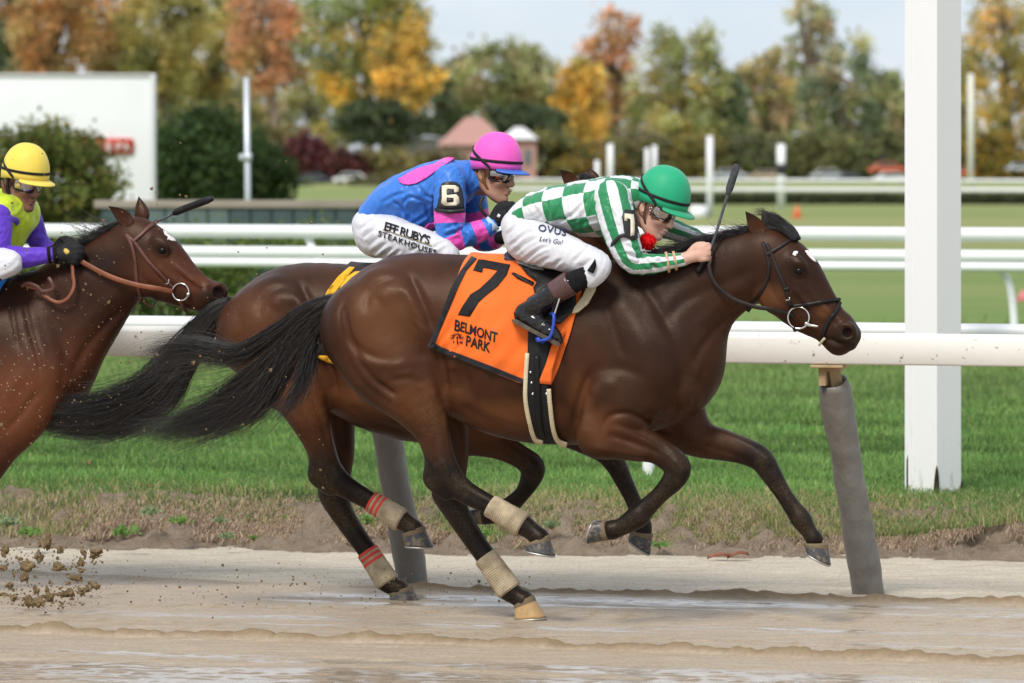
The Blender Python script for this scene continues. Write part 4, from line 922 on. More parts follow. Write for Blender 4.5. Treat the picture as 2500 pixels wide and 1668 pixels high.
def sculpt(fr, v, f, strokes):
    """raise (+) or cut (-) the near surface along picture polylines: muscle edges, tendons, folds"""
    if not strokes: return v
    n = vnormals(v, f); px, py = fr.px(v); near = np.clip(-n[:, 1] * 1.6 + 0.15, 0, 1); d_ = np.zeros(len(v))
    for pts, w, amp in strokes:
        C = catmull(np.array(pts, float), 6) if len(pts) > 2 else np.array(pts, float)
        lo, hi = C.min(0) - 3 * w, C.max(0) + 3 * w; idx = np.where((px > lo[0]) & (px < hi[0]) & (py > lo[1]) & (py < hi[1]))[0]
        if not len(idx): continue
        P = np.stack([px[idx], py[idx]], 1); best = np.full(len(idx), 1e9); tt = np.zeros(len(idx))
        for i in range(len(C) - 1):
            ba = C[i + 1] - C[i]; t = np.clip(((P - C[i]) @ ba) / (ba @ ba + 1e-9), 0, 1); q = np.linalg.norm(P - C[i] - t[:, None] * ba, axis=1); m = q < best; best[m] = q[m]; tt[m] = (i + t[m]) / (len(C) - 1)
        d_[idx] += amp * np.exp(-(best / w) ** 2) * np.clip(np.minimum(tt, 1 - tt) * 5 + 0.1, 0, 1)
    return v + n * (d_ * near)[:, None]

def build_horse(name, label, fr, S, coat, h):
    """S: px specification; every row is (x, y, lateral m, radius px, lateral scale)"""
    base = fr.L(*S['base'], 0.0); base[2] = 0; base[1] = 0
    root = thing(name, label, 'horse', fr, base, 'race horses on the dirt track')
    def row(p):
        x, y, lat, r = p[:4]; s = p[4] if len(p) > 4 else 1.0
        return (*fr.L(x, y, lat), r * fr.k(x, y, lat), s)
    chains = {}
    allp = []
    for key in S['chains']:
        rows, k = S['chains'][key]; chains[key] = (np.array([row(p) for p in rows]), k); allp.append(chains[key][0])
    A = np.concatenate(allp); lo = (A[:, :3] - A[:, 3:4]).min(0) - 0.05; hi = (A[:, :3] + A[:, 3:4]).max(0) + 0.05
    lo[1] = -0.40; hi[1] = 0.40
    Fd = Field(lo, hi, h)
    for key, (R, k) in chains.items(): Fd.tube(R, k)
    for b in S['bumps']:
        op, x, y, lat, rx, rb, rz, ang, k = b
        m = fr.k(x, y, lat); Fd.ell(fr.L(x, y, lat), (rx * m, rb, rz * m), -math.radians(ang), k, op)
    for op, rows, k in S.get('grooves', []):
        Fd.tube(np.array([row(p) for p in rows]), k, op)
    v, f = Fd.mesh(1)
    v = sculpt(fr, v, f, S.get('strokes', []))
    # coat tones
    tone = np.zeros((len(v), 3)); mud = np.zeros(len(v)); px, py = fr.px(v)
    for key, (t0, t1) in S['black'].items():           # black points start between rows t0 and t1 of that leg
        R = chains[key][0]; best = np.full(len(v), 9.0); par = np.zeros(len(v)); side = np.full(len(v), 9.0)
        for i in range(len(R) - 1):
            a, b = R[i, :3], R[i + 1, :3]; ba = b - a; t = np.clip(((v - a) @ ba) / (ba @ ba), 0, 1)
            d = np.linalg.norm(v - a - t[:, None] * ba, axis=1) / (R[i, 3] + (R[i + 1, 3] - R[i, 3]) * t)
            m = d < best; best[m] = d[m]; par[m] = i + t[m]
        w = np.clip((par - t0) / (t1 - t0), 0, 1) * (best < 1.9)
        tone[:, 0] = np.maximum(tone[:, 0], w * 0.96)
        tone[:, 2] = np.maximum(tone[:, 2], np.clip((par - t0 + 1.2) / 3.0, 0, 1) * (best < 1.9) * S.get('dust', 0.55))
    for ch, x, y, rx, ry, val in S['patches']:
        w = np.clip(1.25 - np.hypot((px - x) / rx, (py - y) / ry), 0, 1); w = w * w * (3 - 2 * w)
        if ch == 3: mud = np.maximum(mud, w * val)
        else: tone[:, ch] = np.maximum(tone[:, ch], w * val)
    body = part('body', v, f, coat, root, attrs=dict(tone=tone, mud=mud))
    tree = bvh(fr.W(v), f)
    for hf in S['hooves']: hoof(root, fr, *hf[:6], hf[6])
    for e in S['ears']: ear(root, fr, *e[:4], coat, *e[4:])
    return root, body, tree, v, f

def hit(tree, px, py):
    r = ray(px, py); r = r / np.linalg.norm(r)
    q = tree.ray_cast(Vector(CAM), Vector(r), 200.0)
    return (np.array(q[0]), np.array(q[1])) if q[0] is not None else (None, None)

def eye(root, fr, tree, x, y, rpx):
    p, n = hit(tree, x, y); m = fr.k(x, y)
    c = fr.inv(p + np.array((0, 1, 0)) * rpx * m * 0.35)
    bm = bmesh.new(); bmesh.ops.create_uvsphere(bm, u_segments=20, v_segments=14, radius=rpx * m)
    v = np.array([q.co[:] for q in bm.verts]) * (1.12, 1, 0.95) + c; bm.verts.index_update()
    f = [tuple(q.index for q in p_.verts) for p_ in bm.faces]; bm.free()
    part('eye', v, f, M_EYE, root)

def affine(rows, sx, sy, ox, oy, s):
    return [(ox + (p[0] - sx) * s, oy + (p[1] - sy) * s) + tuple(p[2:3]) + (p[3] * s,) + tuple(p[4:]) for p in rows]

TORSO = [(905, 800, 0, 122, 1.12), (990, 768, 0, 146, 1.0), (1128, 812, 0, 190, .70), (1260, 850, 0, 222, .68),
         (1393, 862, 0, 224, .66), (1500, 858, 0, 210, .64), (1600, 868, 0, 175, .68), (1648, 892, 0, 98, .95)]
H7 = dict(base=(1400, 1500), dust=0.32, chains={
    'torso': (TORSO, 0.05),
    'neck': ([(1590, 785, 0, 158, .50), (1660, 738, 0, 130, .50), (1736, 694, 0, 106, .52), (1800, 660, 0, 93, .56), (1852, 640, 0, 82, .60)], 0.10),
    'head': ([(1878, 628, 0, 72, .66), (1917, 676, 0, 88, .58), (1968, 738, 0, 73, .56), (2016, 783, 0, 52, .64), (2052, 815, 0, 42, .80)], 0.04),
    'muzzle': ([(2052, 800, 0, 38, .9), (2072, 818, 0, 31, 1.05)], 0.02),
    'lip': ([(2022, 818, 0, 27, .9), (2044, 842, 0, 26, 1.0), (2058, 846, 0, 20, 1.1)], 0.012),
    'lip2': ([(2058, 836, 0, 20, 1.2), (2078, 842, 0, 14, 1.3)], 0.010),
    'hn': ([(902, 806, -.125, 120, .72), (950, 885, -.16, 112, .64), (1006, 966, -.165, 74, .76), (1050, 1040, -.14, 47, .84), (1068, 1095, -.135, 38, .84),
            (1086, 1152, -.13, 39, .80), (1128, 1196, -.13, 30, .80), (1190, 1231, -.13, 25, .85), (1262, 1272, -.13, 28, .9), (1298, 1297, -.13, 23, .95), (1318, 1314, -.13, 25, 1.0)], 0.035),
    'hnp': ([(1056, 1130, -.13, 16, .8), (1050, 1172, -.13, 18, .8), (1090, 1205, -.13, 18, .8)], 0.02),
    'hf': ([(930, 810, .13, 112, .7), (1015, 900, .15, 96, .66), (1075, 980, .15, 64, .78), (1103, 1050, .14, 43, .84), (1108, 1110, .13, 37, .84),
            (1098, 1190, .13, 38, .8), (1112, 1244, .13, 32, .8), (1152, 1310, .125, 27, .85), (1188, 1362, .12, 26, .85), (1232, 1430, .12, 29, .9), (1262, 1456, .12, 23, .95), (1278, 1466, .12, 26, 1.0)], 0.03),
    'hfp': ([(1078, 1165, .13, 16, .8), (1070, 1208, .13, 17, .8), (1100, 1245, .13, 18, .8)], 0.02),
    'fn': ([(1560, 880, -.13, 125, .52), (1510, 990, -.165, 92, .55), (1458, 1066, -.175, 52, .80), (1500, 1068, -.17, 54, .75), (1550, 1080, -.165, 47, .76), (1604, 1100, -.155, 34, .82),
            (1652, 1136, -.15, 33, .85), (1648, 1166, -.15, 30, .80), (1612, 1207, -.145, 22, .85), (1574, 1244, -.14, 25, .85), (1556, 1262, -.14, 29, .9), (1516, 1287, -.14, 22, .95), (1494, 1294, -.14, 25, 1.0)], 0.03),
    'ff': ([(1600, 900, .12, 122, .52), (1640, 1005, .15, 84, .6), (1700, 1066, .155, 50, .75), (1770, 1088, .15, 38, .82), (1818, 1102, .145, 33, .84),
            (1858, 1122, .14, 31, .85), (1884, 1160, .14, 26, .80), (1914, 1208, .14, 21, .85), (1940, 1246, .14, 23, .85), (1956, 1268, .14, 26, .9), (1974, 1296, .14, 20, .95), (1988, 1316, .14, 22, 1.0)], 0.03),
    }, bumps=[
    ('add', 952, 722, -.150, 80, .085, 62, 30, .03), ('add', 880, 800, -.165, 70, .07, 100, -12, .03), ('add', 950, 905, -.165, 75, .06, 90, 20, .03),
    ('add', 1010, 930, -.19, 34, .045, 60, 15, .03),
    ('sub', 1100, 800, -.34, 62, .10, 100, 20, .05), ('sub', 1112, 960, -.29, 36, .09, 75, 15, .04),
    ('add', 1500, 960, -.200, 72, .06, 80, -20, .03), ('add', 1590, 930, -.165, 58, .07, 78, 10, .03),
    ('add', 1664, 948, -.085, 46, .09, 60, -10, .03), ('add', 1682, 930, .085, 44, .09, 60, -10, .03),
    ('add', 1470, 1085, -.19, 44, .055, 30, 8, .02), ('add', 1512, 1050, -.205, 52, .035, 26, 25, .015), ('add', 1530, 1092, -.20, 60, .03, 20, 10, .012),
    ('sub', 1432, 985, -.285, 22, .05, 90, -14, .03),
    ('add', 1902, 716, -.040, 56, .045, 54, 40, .02), ('add', 1902, 716, .040, 56, .045, 54, 40, .02),
    ('add', 1945, 648, -.070, 32, .022, 24, 40, .015), ('add', 1945, 648, .070, 32, .022, 24, 40, .015),
    ('add', 1992, 728, -.062, 62, .012, 9, 48, .012), ('add', 2018, 770, -.045, 30, .02, 14, 45, .012),
    ('sub', 2003, 742, -.092, 52, .022, 14, 48, .015), ('sub', 1985, 790, -.085, 30, .02, 14, 20, .02),
    ('add', 2068, 812, -.045, 25, .026, 27, 20, .010), ('sub', 2068, 812, -.078, 14, .034, 15, 20, .008),
    ('add', 2068, 812, .045, 25, .026, 27, 20, .010), ('sub', 2068, 812, .078, 14, .034, 15, 20, .008),
    ('sub', 1951, 662, -.102, 14, .024, 9, 15, .008), ('add', 1950, 651, -.080, 18, .008, 4, 18, .010), ('add', 1949, 672, -.078, 16, .007, 4, 12, .010),
    ], grooves=[
    ('sub', [(1010, 655, -.27, 10, 1), (1035, 740, -.285, 14, 1), (1056, 800, -.285, 16, 1), (1075, 880, -.26, 14, 1)], .035),
    ('sub', [(840, 760, -.26, 5, 1), (862, 850, -.275, 7, 1), (905, 920, -.275, 6, 1), (960, 960, -.265, 5, 1)], .03),
        ('sub', [(2010, 834, -.07, 5, 1), (2034, 826, -.085, 5, 1), (2056, 838, -.085, 5, 1)], .008),
    ('sub', [(1085, 1090, -.20, 5, 1), (1104, 1140, -.195, 5, 1)], .015), ('sub', [(1060, 1075, -.20, 5, 1), (1062, 1130, -.185, 5, 1)], .012),
    ('sub', [(1120, 1206, -.178, 4, 1), (1180, 1238, -.172, 4, 1)], .010),
    ('sub', [(1620, 1190, -.185, 4, 1), (1585, 1225, -.185, 4, 1)], .010),
    ('sub', [(1520, 1075, -.248, 5, 1), (1600, 1104, -.215, 5, 1)], .014),
    ('sub', [(1760, 1100, .07, 5, 1), (1830, 1122, .08, 5, 1)], .012),
    ],
    strokes=[
    ([(995, 660), (1020, 715), (1042, 765), (1056, 812)], 12, -.013), ([(975, 690), (1004, 735), (1026, 785), (1038, 830)], 15, .010), ([(892, 770), (900, 722), (930, 690), (968, 682)], 10, -.007), ([(925, 735), (955, 712), (985, 722)], 22, .008),
    ([(850, 700), (838, 770), (850, 825), (890, 862), (945, 880)], 11, -.010), ([(868, 862), (905, 884), (958, 893), (1000, 880)], 12, .008), ([(815, 740), (806, 800), (818, 870), (860, 930), (930, 985)], 16, .006), ([(838, 800), (850, 880), (900, 950), (970, 1000)], 9, -.009),
    ([(1030, 865), (1052, 920), (1060, 985)], 17, .010), ([(1066, 850), (1080, 900), (1092, 965)], 11, -.020), ([(1010, 930), (1040, 990), (1062, 1050), (1072, 1100)], 7, -.006), ([(975, 985), (1010, 1030), (1035, 1085)], 7, -.004), ([(1085, 1010), (1092, 1060), (1108, 1120)], 6, .004),
    ([(1008, 768), (1040, 800)], 3.5, -.003), ([(1000, 785), (1036, 822)], 3.5, -.003), ([(1012, 750), (1046, 785)], 3.5, -.003), ([(950, 930), (1000, 925), (1040, 940)], 8, -.005), ([(960, 915), (1010, 908)], 8, .004),
    ([(1120, 985), (1190, 1030), (1280, 1058)], 9, -.006), ([(1130, 965), (1200, 1010), (1290, 1040)], 12, .005), ([(1145, 880), (1165, 960), (1195, 1010)], 9, .0025), ([(1185, 900), (1205, 970), (1235, 1025)], 9, .0025), ([(1230, 920), (1246, 990), (1268, 1040)], 9, .0025), ([(1105, 900), (1120, 960)], 12, -.008),
    ([(1555, 670), (1606, 750), (1650, 840), (1664, 915), (1650, 975)], 15, -.010), ([(1500, 700), (1545, 790), (1585, 880), (1600, 950)], 26, .008), ([(1470, 720), (1500, 810), (1530, 880)], 12, -.006), ([(1445, 905), (1418, 970), (1402, 1060)], 11, -.016), ([(1470, 940), (1440, 1000), (1425, 1080)], 22, .010),
    ([(1420, 930), (1460, 905), (1520, 900), (1580, 925)], 14, -.007), ([(1440, 960), (1470, 938), (1510, 945)], 16, .007), ([(1466, 1066), (1486, 1018), (1540, 1012), (1600, 1046), (1650, 1062)], 8, -.013), ([(1560, 990), (1610, 1000), (1650, 1020)], 16, .006), ([(1626, 1040), (1655, 990), (1660, 930)], 9, -.010), ([(1690, 1000), (1704, 945), (1722, 890)], 8, -.006),
    ([(1478, 1062), (1550, 1082), (1620, 1112)], 6, -.007), ([(1500, 1032), (1580, 1068), (1642, 1108)], 5, -.005), ([(1480, 1045), (1550, 1062), (1610, 1090)], 6, .005), ([(1440, 1090), (1520, 1106), (1590, 1116)], 7, .005), ([(1640, 1120), (1662, 1140), (1662, 1168)], 6, .005), ([(1636, 1150), (1600, 1192), (1566, 1236)], 5, -.004),
    ([(1850, 742), (1790, 768), (1720, 840), (1690, 900)], 11, -.010), ([(1850, 655), (1770, 690), (1670, 735), (1610, 800)], 15, -.006), ([(1830, 690), (1760, 740), (1690, 810)], 16, .005), ([(1846, 690), (1838, 722), (1822, 752)], 5, -.006), ([(1700, 640), (1640, 670), (1580, 720)], 18, .004),
    ([(1938, 700), (1962, 730), (1990, 758)], 6, .006), ([(1935, 716), (1958, 748), (1980, 768)], 6, -.005), ([(1984, 676), (2010, 715), (2036, 752)], 7, -.005), ([(1870, 660), (1890, 720), (1930, 762)], 6, -.004), ([(1880, 630), (1912, 690), (1938, 730)], 14, .003), ([(2000, 760), (2030, 778), (2046, 800)], 6, -.004), ([(2012, 745), (2036, 765), (2056, 785)], 5, .003),
    ([(2006, 826), (2030, 830), (2052, 840), (2080, 836)], 4.5, -.009), ([(2014, 838), (2036, 846), (2058, 850)], 7, .004), ([(2050, 800), (2060, 792), (2074, 796), (2084, 808)], 5, .005), ([(2052, 826), (2066, 832), (2080, 826)], 5, .004), ([(1936, 646), (1952, 640), (1968, 648)], 5, .005), ([(1936, 676), (1952, 682), (1966, 676)], 4, -.003),
    ([(1700, 1080), (1770, 1104), (1836, 1128)], 6, -.006), ([(1720, 1040), (1790, 1066), (1850, 1098)], 8, .004), ([(1868, 1112), (1884, 1136)], 8, .004), ([(1880, 1170), (1912, 1222), (1938, 1256)], 5, -.004), ([(1110, 1190), (1170, 1222), (1230, 1252)], 6, -.005), ([(1080, 1120), (1100, 1165)], 7, .005), ([(1060, 1130), (1066, 1175)], 6, -.005), ([(1110, 1250), (1150, 1312), (1185, 1365)], 6, -.005)],
    black={'hn': (3.6, 5.0), 'hf': (4.0, 5.4), 'fn': (4.6, 6.2), 'ff': (2.8, 4.6), 'hnp': (-1, 0), 'hfp': (-1, 0)},
    patches=[(0, 1600, 740, 200, 160, .50), (0, 1760, 650, 130, 100, .42), (0, 1560, 900, 150, 120, .32), (0, 1940, 680, 110, 110, .25), (0, 2065, 830, 70, 48, .75), (0, 1951, 661, 26, 18, .8), (0, 1700, 600, 190, 36, .6), (0, 1850, 560, 40, 50, .4), (0, 1480, 690, 140, 50, .35),
             (1, 930, 780, 110, 140, .62), (1, 1040, 980, 120, 70, .55), (1, 1250, 1020, 170, 50, .75), (1, 1450, 1040, 80, 60, .5), (1, 1880, 730, 50, 40, .8), (1, 2010, 760, 22, 18, .6),
             (1, 1420, 960, 40, 70, .6), (2, 1060, 1020, 60, 80, .35), (2, 1750, 1090, 120, 60, .35), (2, 1700, 930, 40, 60, .25), (3, 1960, 640, 80, 80, .35)],
    hooves=[((1340, 1306), (1278, 1332), (1355, 1357), (1284, 1342), -.13, .052, M_HOOF),
            ((1300, 1453), (1258, 1478), (1334, 1508), (1257, 1511), .12, .052, M_HOOF_TAN),
            ((1488, 1318), (1478, 1270), (1436, 1328), (1454, 1272), -.14, .050, M_HOOF),
            ((2020, 1326), (1962, 1326), (2028, 1380), (1970, 1347), .14, .052, M_HOOF)],
    ears=[((1862, 588), (1819, 518), -.045, .036, -.06, (.004, .010)), ((1885, 575), (1862, 512), .045, .034, .06)])
# ---------------------------------------------------------------- the other two horses
def aff(rows, s=0.945): return affine(rows, 782, 622, 527, 645, s)
def affb(b, s=0.945):
    return (b[0], 527 + (b[1] - 782) * s, 645 + (b[2] - 622) * s, b[3], b[4] * s, b[5], b[6] * s) + tuple(b[7:])
H6 = dict(base=(1150, 1460), dust=0.5, chains={
    'torso': (aff(TORSO), 0.05),
    'neck': ([(1290, 800, 0, 150, .50), (1350, 700, 0, 118, .50), (1400, 610, 0, 92, .52), (1430, 540, 0, 76, .58)], 0.10),
    'head': ([(1440, 490, 0, 60, .66), (1470, 520, 0, 70, .58), (1505, 575, 0, 58, .56), (1530, 620, 0, 40, .64), (1545, 645, 0, 36, .8)], 0.04),
    'hn': ([(652, 805, -.115, 112, .72), (694, 885, -.145, 98, .66), (732, 965, -.15, 66, .76), (766, 1048, -.14, 44, .84), (784, 1098, -.135, 36, .84), (800, 1148, -.13, 37, .8),
            (840, 1186, -.13, 29, .8), (898, 1220, -.13, 24, .85), (966, 1260, -.13, 27, .9), (1000, 1282, -.13, 22, .95), (1012, 1292, -.13, 24, 1)], 0.035),
    'hnp': ([(772, 1125, -.13, 15, .8), (768, 1165, -.13, 17, .8), (806, 1194, -.13, 17, .8)], 0.02),
    'hf': ([(680, 810, .13, 106, .7), (752, 900, .15, 90, .66), (806, 985, .15, 60, .78), (826, 1055, .14, 41, .84), (830, 1115, .13, 35, .84), (816, 1196, .13, 37, .8),
            (834, 1250, .13, 30, .8), (868, 1304, .125, 26, .85), (902, 1352, .12, 25, .85), (938, 1412, .12, 28, .9), (960, 1432, .12, 22, .95), (974, 1438, .12, 25, 1)], 0.03),
    'hfp': ([(796, 1165, .13, 15, .8), (792, 1206, .13, 16, .8), (822, 1250, .13, 17, .8)], 0.02),
    'fn': ([(1265, 890, -.13, 118, .52), (1210, 990, -.165, 86, .55), (1130, 1062, -.175, 50, .8), (1160, 1066, -.17, 48, .75), (1215, 1086, -.165, 36, .8), (1268, 1114, -.155, 29, .85),
            (1300, 1140, -.15, 31, .85), (1296, 1168, -.15, 27, .8), (1276, 1204, -.145, 20, .85), (1246, 1234, -.14, 23, .85), (1226, 1250, -.14, 26, .9), (1196, 1260, -.14, 20, .95), (1186, 1260, -.14, 22, 1)], 0.03),
    'ff': ([(1320, 900, .12, 115, .52), (1370, 1000, .15, 80, .6), (1430, 1062, .155, 47, .75), (1476, 1098, .15, 34, .82), (1500, 1128, .145, 28, .85), (1522, 1172, .14, 23, .8), (1546, 1222, .14, 20, .85), (1562, 1262, .14, 23, .9), (1572, 1284, .14, 20, .95), (1570, 1298, .14, 22, 1)], 0.03),
    }, bumps=[affb(b) for b in H7['bumps'][:9]], grooves=[(o, aff(r), k) for o, r, k in H7['grooves'][:2]],
    strokes=[([(527 + (x - 782) * .945, 645 + (y - 622) * .945) for x, y in p], w * .95, a) for p, w, a in H7['strokes'][:21]],
    black={'hn': (3.6, 5.0), 'hf': (4.0, 5.4), 'fn': (4.6, 6.2), 'ff': (2.0, 3.4), 'hnp': (-1, 0), 'hfp': (-1, 0)},
    patches=[(1, 620, 800, 100, 110, .5), (1, 720, 960, 120, 80, .75), (1, 880, 970, 160, 60, .6), (1, 1180, 1040, 90, 60, .6), (0, 1360, 560, 60, 120, .6), (2, 770, 1040, 60, 80, .4), (3, 640, 780, 160, 150, .30), (3, 760, 1000, 120, 120, .35)],
    hooves=[((1034, 1284), (984, 1304), (1058, 1336), (990, 1332), -.13, .050, M_HOOF), ((1004, 1430), (952, 1450), (1022, 1466), (953, 1467), .12, .050, M_HOOF),
            ((1182, 1280), (1178, 1240), (1148, 1280), (1150, 1244), -.14, .046, M_HOOF), ((1593, 1303), (1540, 1296), (1587, 1354), (1535, 1314), .14, .050, M_HOOF)],
    ears=[((1404, 458), (1366, 415), -.05, .033, -.07, (.006, .004)), ((1450, 450), (1438, 410), .05, .033, .06)])
H3 = dict(base=(-200, 1440), dust=0.5, chains={
    'torso': ([(-700, 850, 0, 112, 1.1), (-600, 820, 0, 136, 1), (-450, 860, 0, 180, .78), (-290, 890, 0, 205, .68), (-150, 895, 0, 205, .66), (-40, 885, 0, 196, .66), (40, 878, 0, 178, .70), (95, 905, 0, 125, .9)], 0.05),
    'neck': ([(90, 850, 0, 160, .50), (165, 768, 0, 136, .50), (238, 698, 0, 108, .52), (295, 645, 0, 92, .56), (325, 615, 0, 78, .6)], 0.10),
    'head': ([(334, 592, 0, 62, .66), (372, 640, 0, 82, .58), (430, 684, 0, 62, .56), (484, 715, 0, 44, .64), (522, 722, 0, 36, .82)], 0.035),
    'lip': ([(476, 738, 0, 20, .9), (502, 742, 0, 20, 1), (530, 734, 0, 20, 1.05)], 0.012),
    'fn': ([(60, 920, -.13, 120, .52), (40, 1010, -.16, 82, .6), (5, 1085, -.165, 50, .8), (-45, 1170, -.16, 38, .82), (-95, 1250, -.15, 30, .85), (-150, 1300, -.15, 22, .85), (-215, 1330, -.14, 26, .9), (-245, 1350, -.14, 22, .95), (-255, 1360, -.14, 24, 1)], 0.03),
    'ff': ([(80, 920, .12, 112, .52), (20, 1020, .15, 80, .6), (-50, 1070, .155, 46, .75), (-130, 1110, .15, 34, .82), (-200, 1160, .145, 28, .85), (-210, 1240, .14, 22, .8), (-215, 1330, .14, 25, .9), (-225, 1365, .14, 21, .95), (-225, 1378, .14, 23, 1)], 0.03),
    'hn': ([(-690, 840, -.115, 108, .72), (-620, 930, -.145, 96, .66), (-560, 1010, -.15, 62, .76), (-560, 1100, -.14, 38, .84), (-580, 1180, -.13, 36, .8), (-540, 1260, -.13, 25, .8), (-500, 1350, -.13, 27, .9), (-480, 1400, -.13, 22, .95), (-470, 1410, -.13, 24, 1)], 0.035),
    'hf': ([(-670, 840, .13, 106, .7), (-580, 930, .15, 92, .66), (-500, 1010, .15, 60, .76), (-470, 1100, .14, 38, .84), (-480, 1180, .13, 36, .8), (-420, 1250, .13, 25, .8), (-350, 1320, .13, 27, .9), (-320, 1350, .13, 22, .95), (-310, 1360, .13, 24, 1)], 0.035),
    }, bumps=[('add', 20, 960, -.19, 66, .06, 80, -15, .03), ('add', 100, 930, -.15, 55, .07, 80, 10, .03), ('add', 350, 676, -.040, 52, .045, 50, 40, .02),
    ('add', 392, 600, -.072, 30, .020, 22, 35, .015), ('add', 392, 600, .072, 30, .02, 22, 35, .015), ('sub', 396, 612, -.100, 13, .024, 9, 15, .008), ('add', 395, 601, -.080, 17, .008, 4, 15, .010), ('add', 394, 621, -.076, 15, .007, 4, 12, .010),
    ('add', 452, 668, -.058, 56, .012, 8, 38, .012), ('add', 531, 713, -.046, 27, .026, 26, 20, .010), ('sub', 532, 714, -.080, 16, .036, 17, 20, .008), ('add', 531, 713, .046, 27, .026, 26, 20, .010), ('sub', 532, 714, .080, 16, .036, 17, 20, .008)],
    strokes=[([(330, 735), (280, 775), (210, 850), (170, 930)], 11, -.009), ([(305, 700), (240, 760), (170, 830)], 15, .006), ([(26, 730), (34, 790), (48, 860)], 6, -.006), ([(56, 728), (72, 800), (92, 870), (100, 930)], 6, -.007), ([(42, 730), (56, 800), (72, 870)], 7, .002), ([(76, 740), (96, 820), (112, 890)], 8, .002), ([(110, 740), (150, 820), (160, 900), (140, 980)], 14, -.008), ([(60, 900), (20, 960), (0, 1040)], 16, .008), ([(100, 950), (60, 1000), (10, 1060)], 9, -.009),
    ([(384, 650), (408, 672), (440, 694)], 6, .006), ([(378, 664), (404, 690), (430, 708)], 6, -.005), ([(430, 615), (470, 650), (505, 690)], 7, -.005), ([(318, 620), (340, 670), (385, 710)], 6, -.004), ([(470, 690), (500, 700), (515, 715)], 6, -.004), ([(180, 640), (230, 700), (260, 760)], 18, .004)],
    grooves=[('sub', [(478, 744, -.06, 4, 1), (500, 738, -.078, 4, 1), (516, 742, -.08, 4, 1)], .008)],
    black={'fn': (3.4, 5.0), 'ff': (2.8, 4.4), 'hn': (3, 4.4), 'hf': (3, 4.4)},
    patches=[(0, 530, 730, 60, 42, .72), (0, 396, 611, 26, 18, .8), (0, 200, 640, 120, 40, .6), (0, 200, 740, 140, 120, .35), (0, 70, 800, 120, 110, .3), (1, 60, 980, 170, 160, .85), (1, 400, 660, 110, 60, .45), (1, 470, 690, 50, 30, .7), (1, 200, 860, 80, 80, .4), (3, 90, 930, 180, 230, .85), (3, 220, 760, 120, 120, .5), (3, 380, 640, 140, 100, .28)],
    hooves=[((-250, 1385), (-285, 1350), (-280, 1410), (-310, 1370), -.14, .05, M_HOOF), ((-195, 1385), (-250, 1392), (-190, 1430), (-252, 1425), .14, .05, M_HOOF), ((-440, 1412), (-495, 1420), (-425, 1470), (-500, 1470), -.13, .05, M_HOOF), ((-285, 1360), (-335, 1375), (-270, 1410), (-335, 1405), .13, .05, M_HOOF)],
    ears=[((322, 556), (264, 505), -.05, .036, -.07, (.008, .008)), ((350, 548), (339, 480), .05, .038, .07)])

r7, b7, t7, v7, f7 = build_horse('race_horse', 'leading dark brown bay horse wearing the orange saddle cloth', FR7, H7, M_COAT7, 0.0085)
r6, b6, t6, v6, f6 = build_horse('race_horse', 'brown bay horse half hidden behind the leader, red striped leg wraps', FR6, H6, M_COAT6, 0.010)
r3, b3, t3, v3, f3 = build_horse('race_horse', 'reddish bay horse spattered with mud at the left edge', FR3, H3, M_COAT3, 0.0095)
eye(r7, FR7, t7, 1951, 662, 10.5); eye(r3, FR3, t3, 397, 612, 10)

# ---------------------------------------------------------------- flat pieces laid on a surface
def px_mesh(polys, step):
    """polygons (picture pixels) cut on a grid so that they can follow a curved surface"""
    bm = bmesh.new()
    for poly in polys:
        bm.faces.new([bm.verts.new((x, y, 0)) for x, y in poly])
    bmesh.ops.remove_doubles(bm, verts=bm.verts[:], dist=0.01); bm.normal_update(); bmesh.ops.triangulate(bm, faces=bm.faces[:], ngon_method='EAR_CLIP')
    co = np.array([v.co[:] for v in bm.verts]); lo, hi = co.min(0), co.max(0)
    for ax in (0, 1):
        for c in np.arange(lo[ax] + step, hi[ax], step):
            no = [0, 0, 0]; no[ax] = 1; p = [0, 0, 0]; p[ax] = c
            bmesh.ops.bisect_plane(bm, geom=bm.verts[:] + bm.edges[:] + bm.faces[:], plane_co=p, plane_no=no, dist=1e-5)
    bmesh.ops.triangulate(bm, faces=bm.faces[:]); bm.verts.index_update()
    v = np.array([q.co[:2] for q in bm.verts]); f = [tuple(q.index for q in p.verts) for p in bm.faces]; bm.free(); return v, f
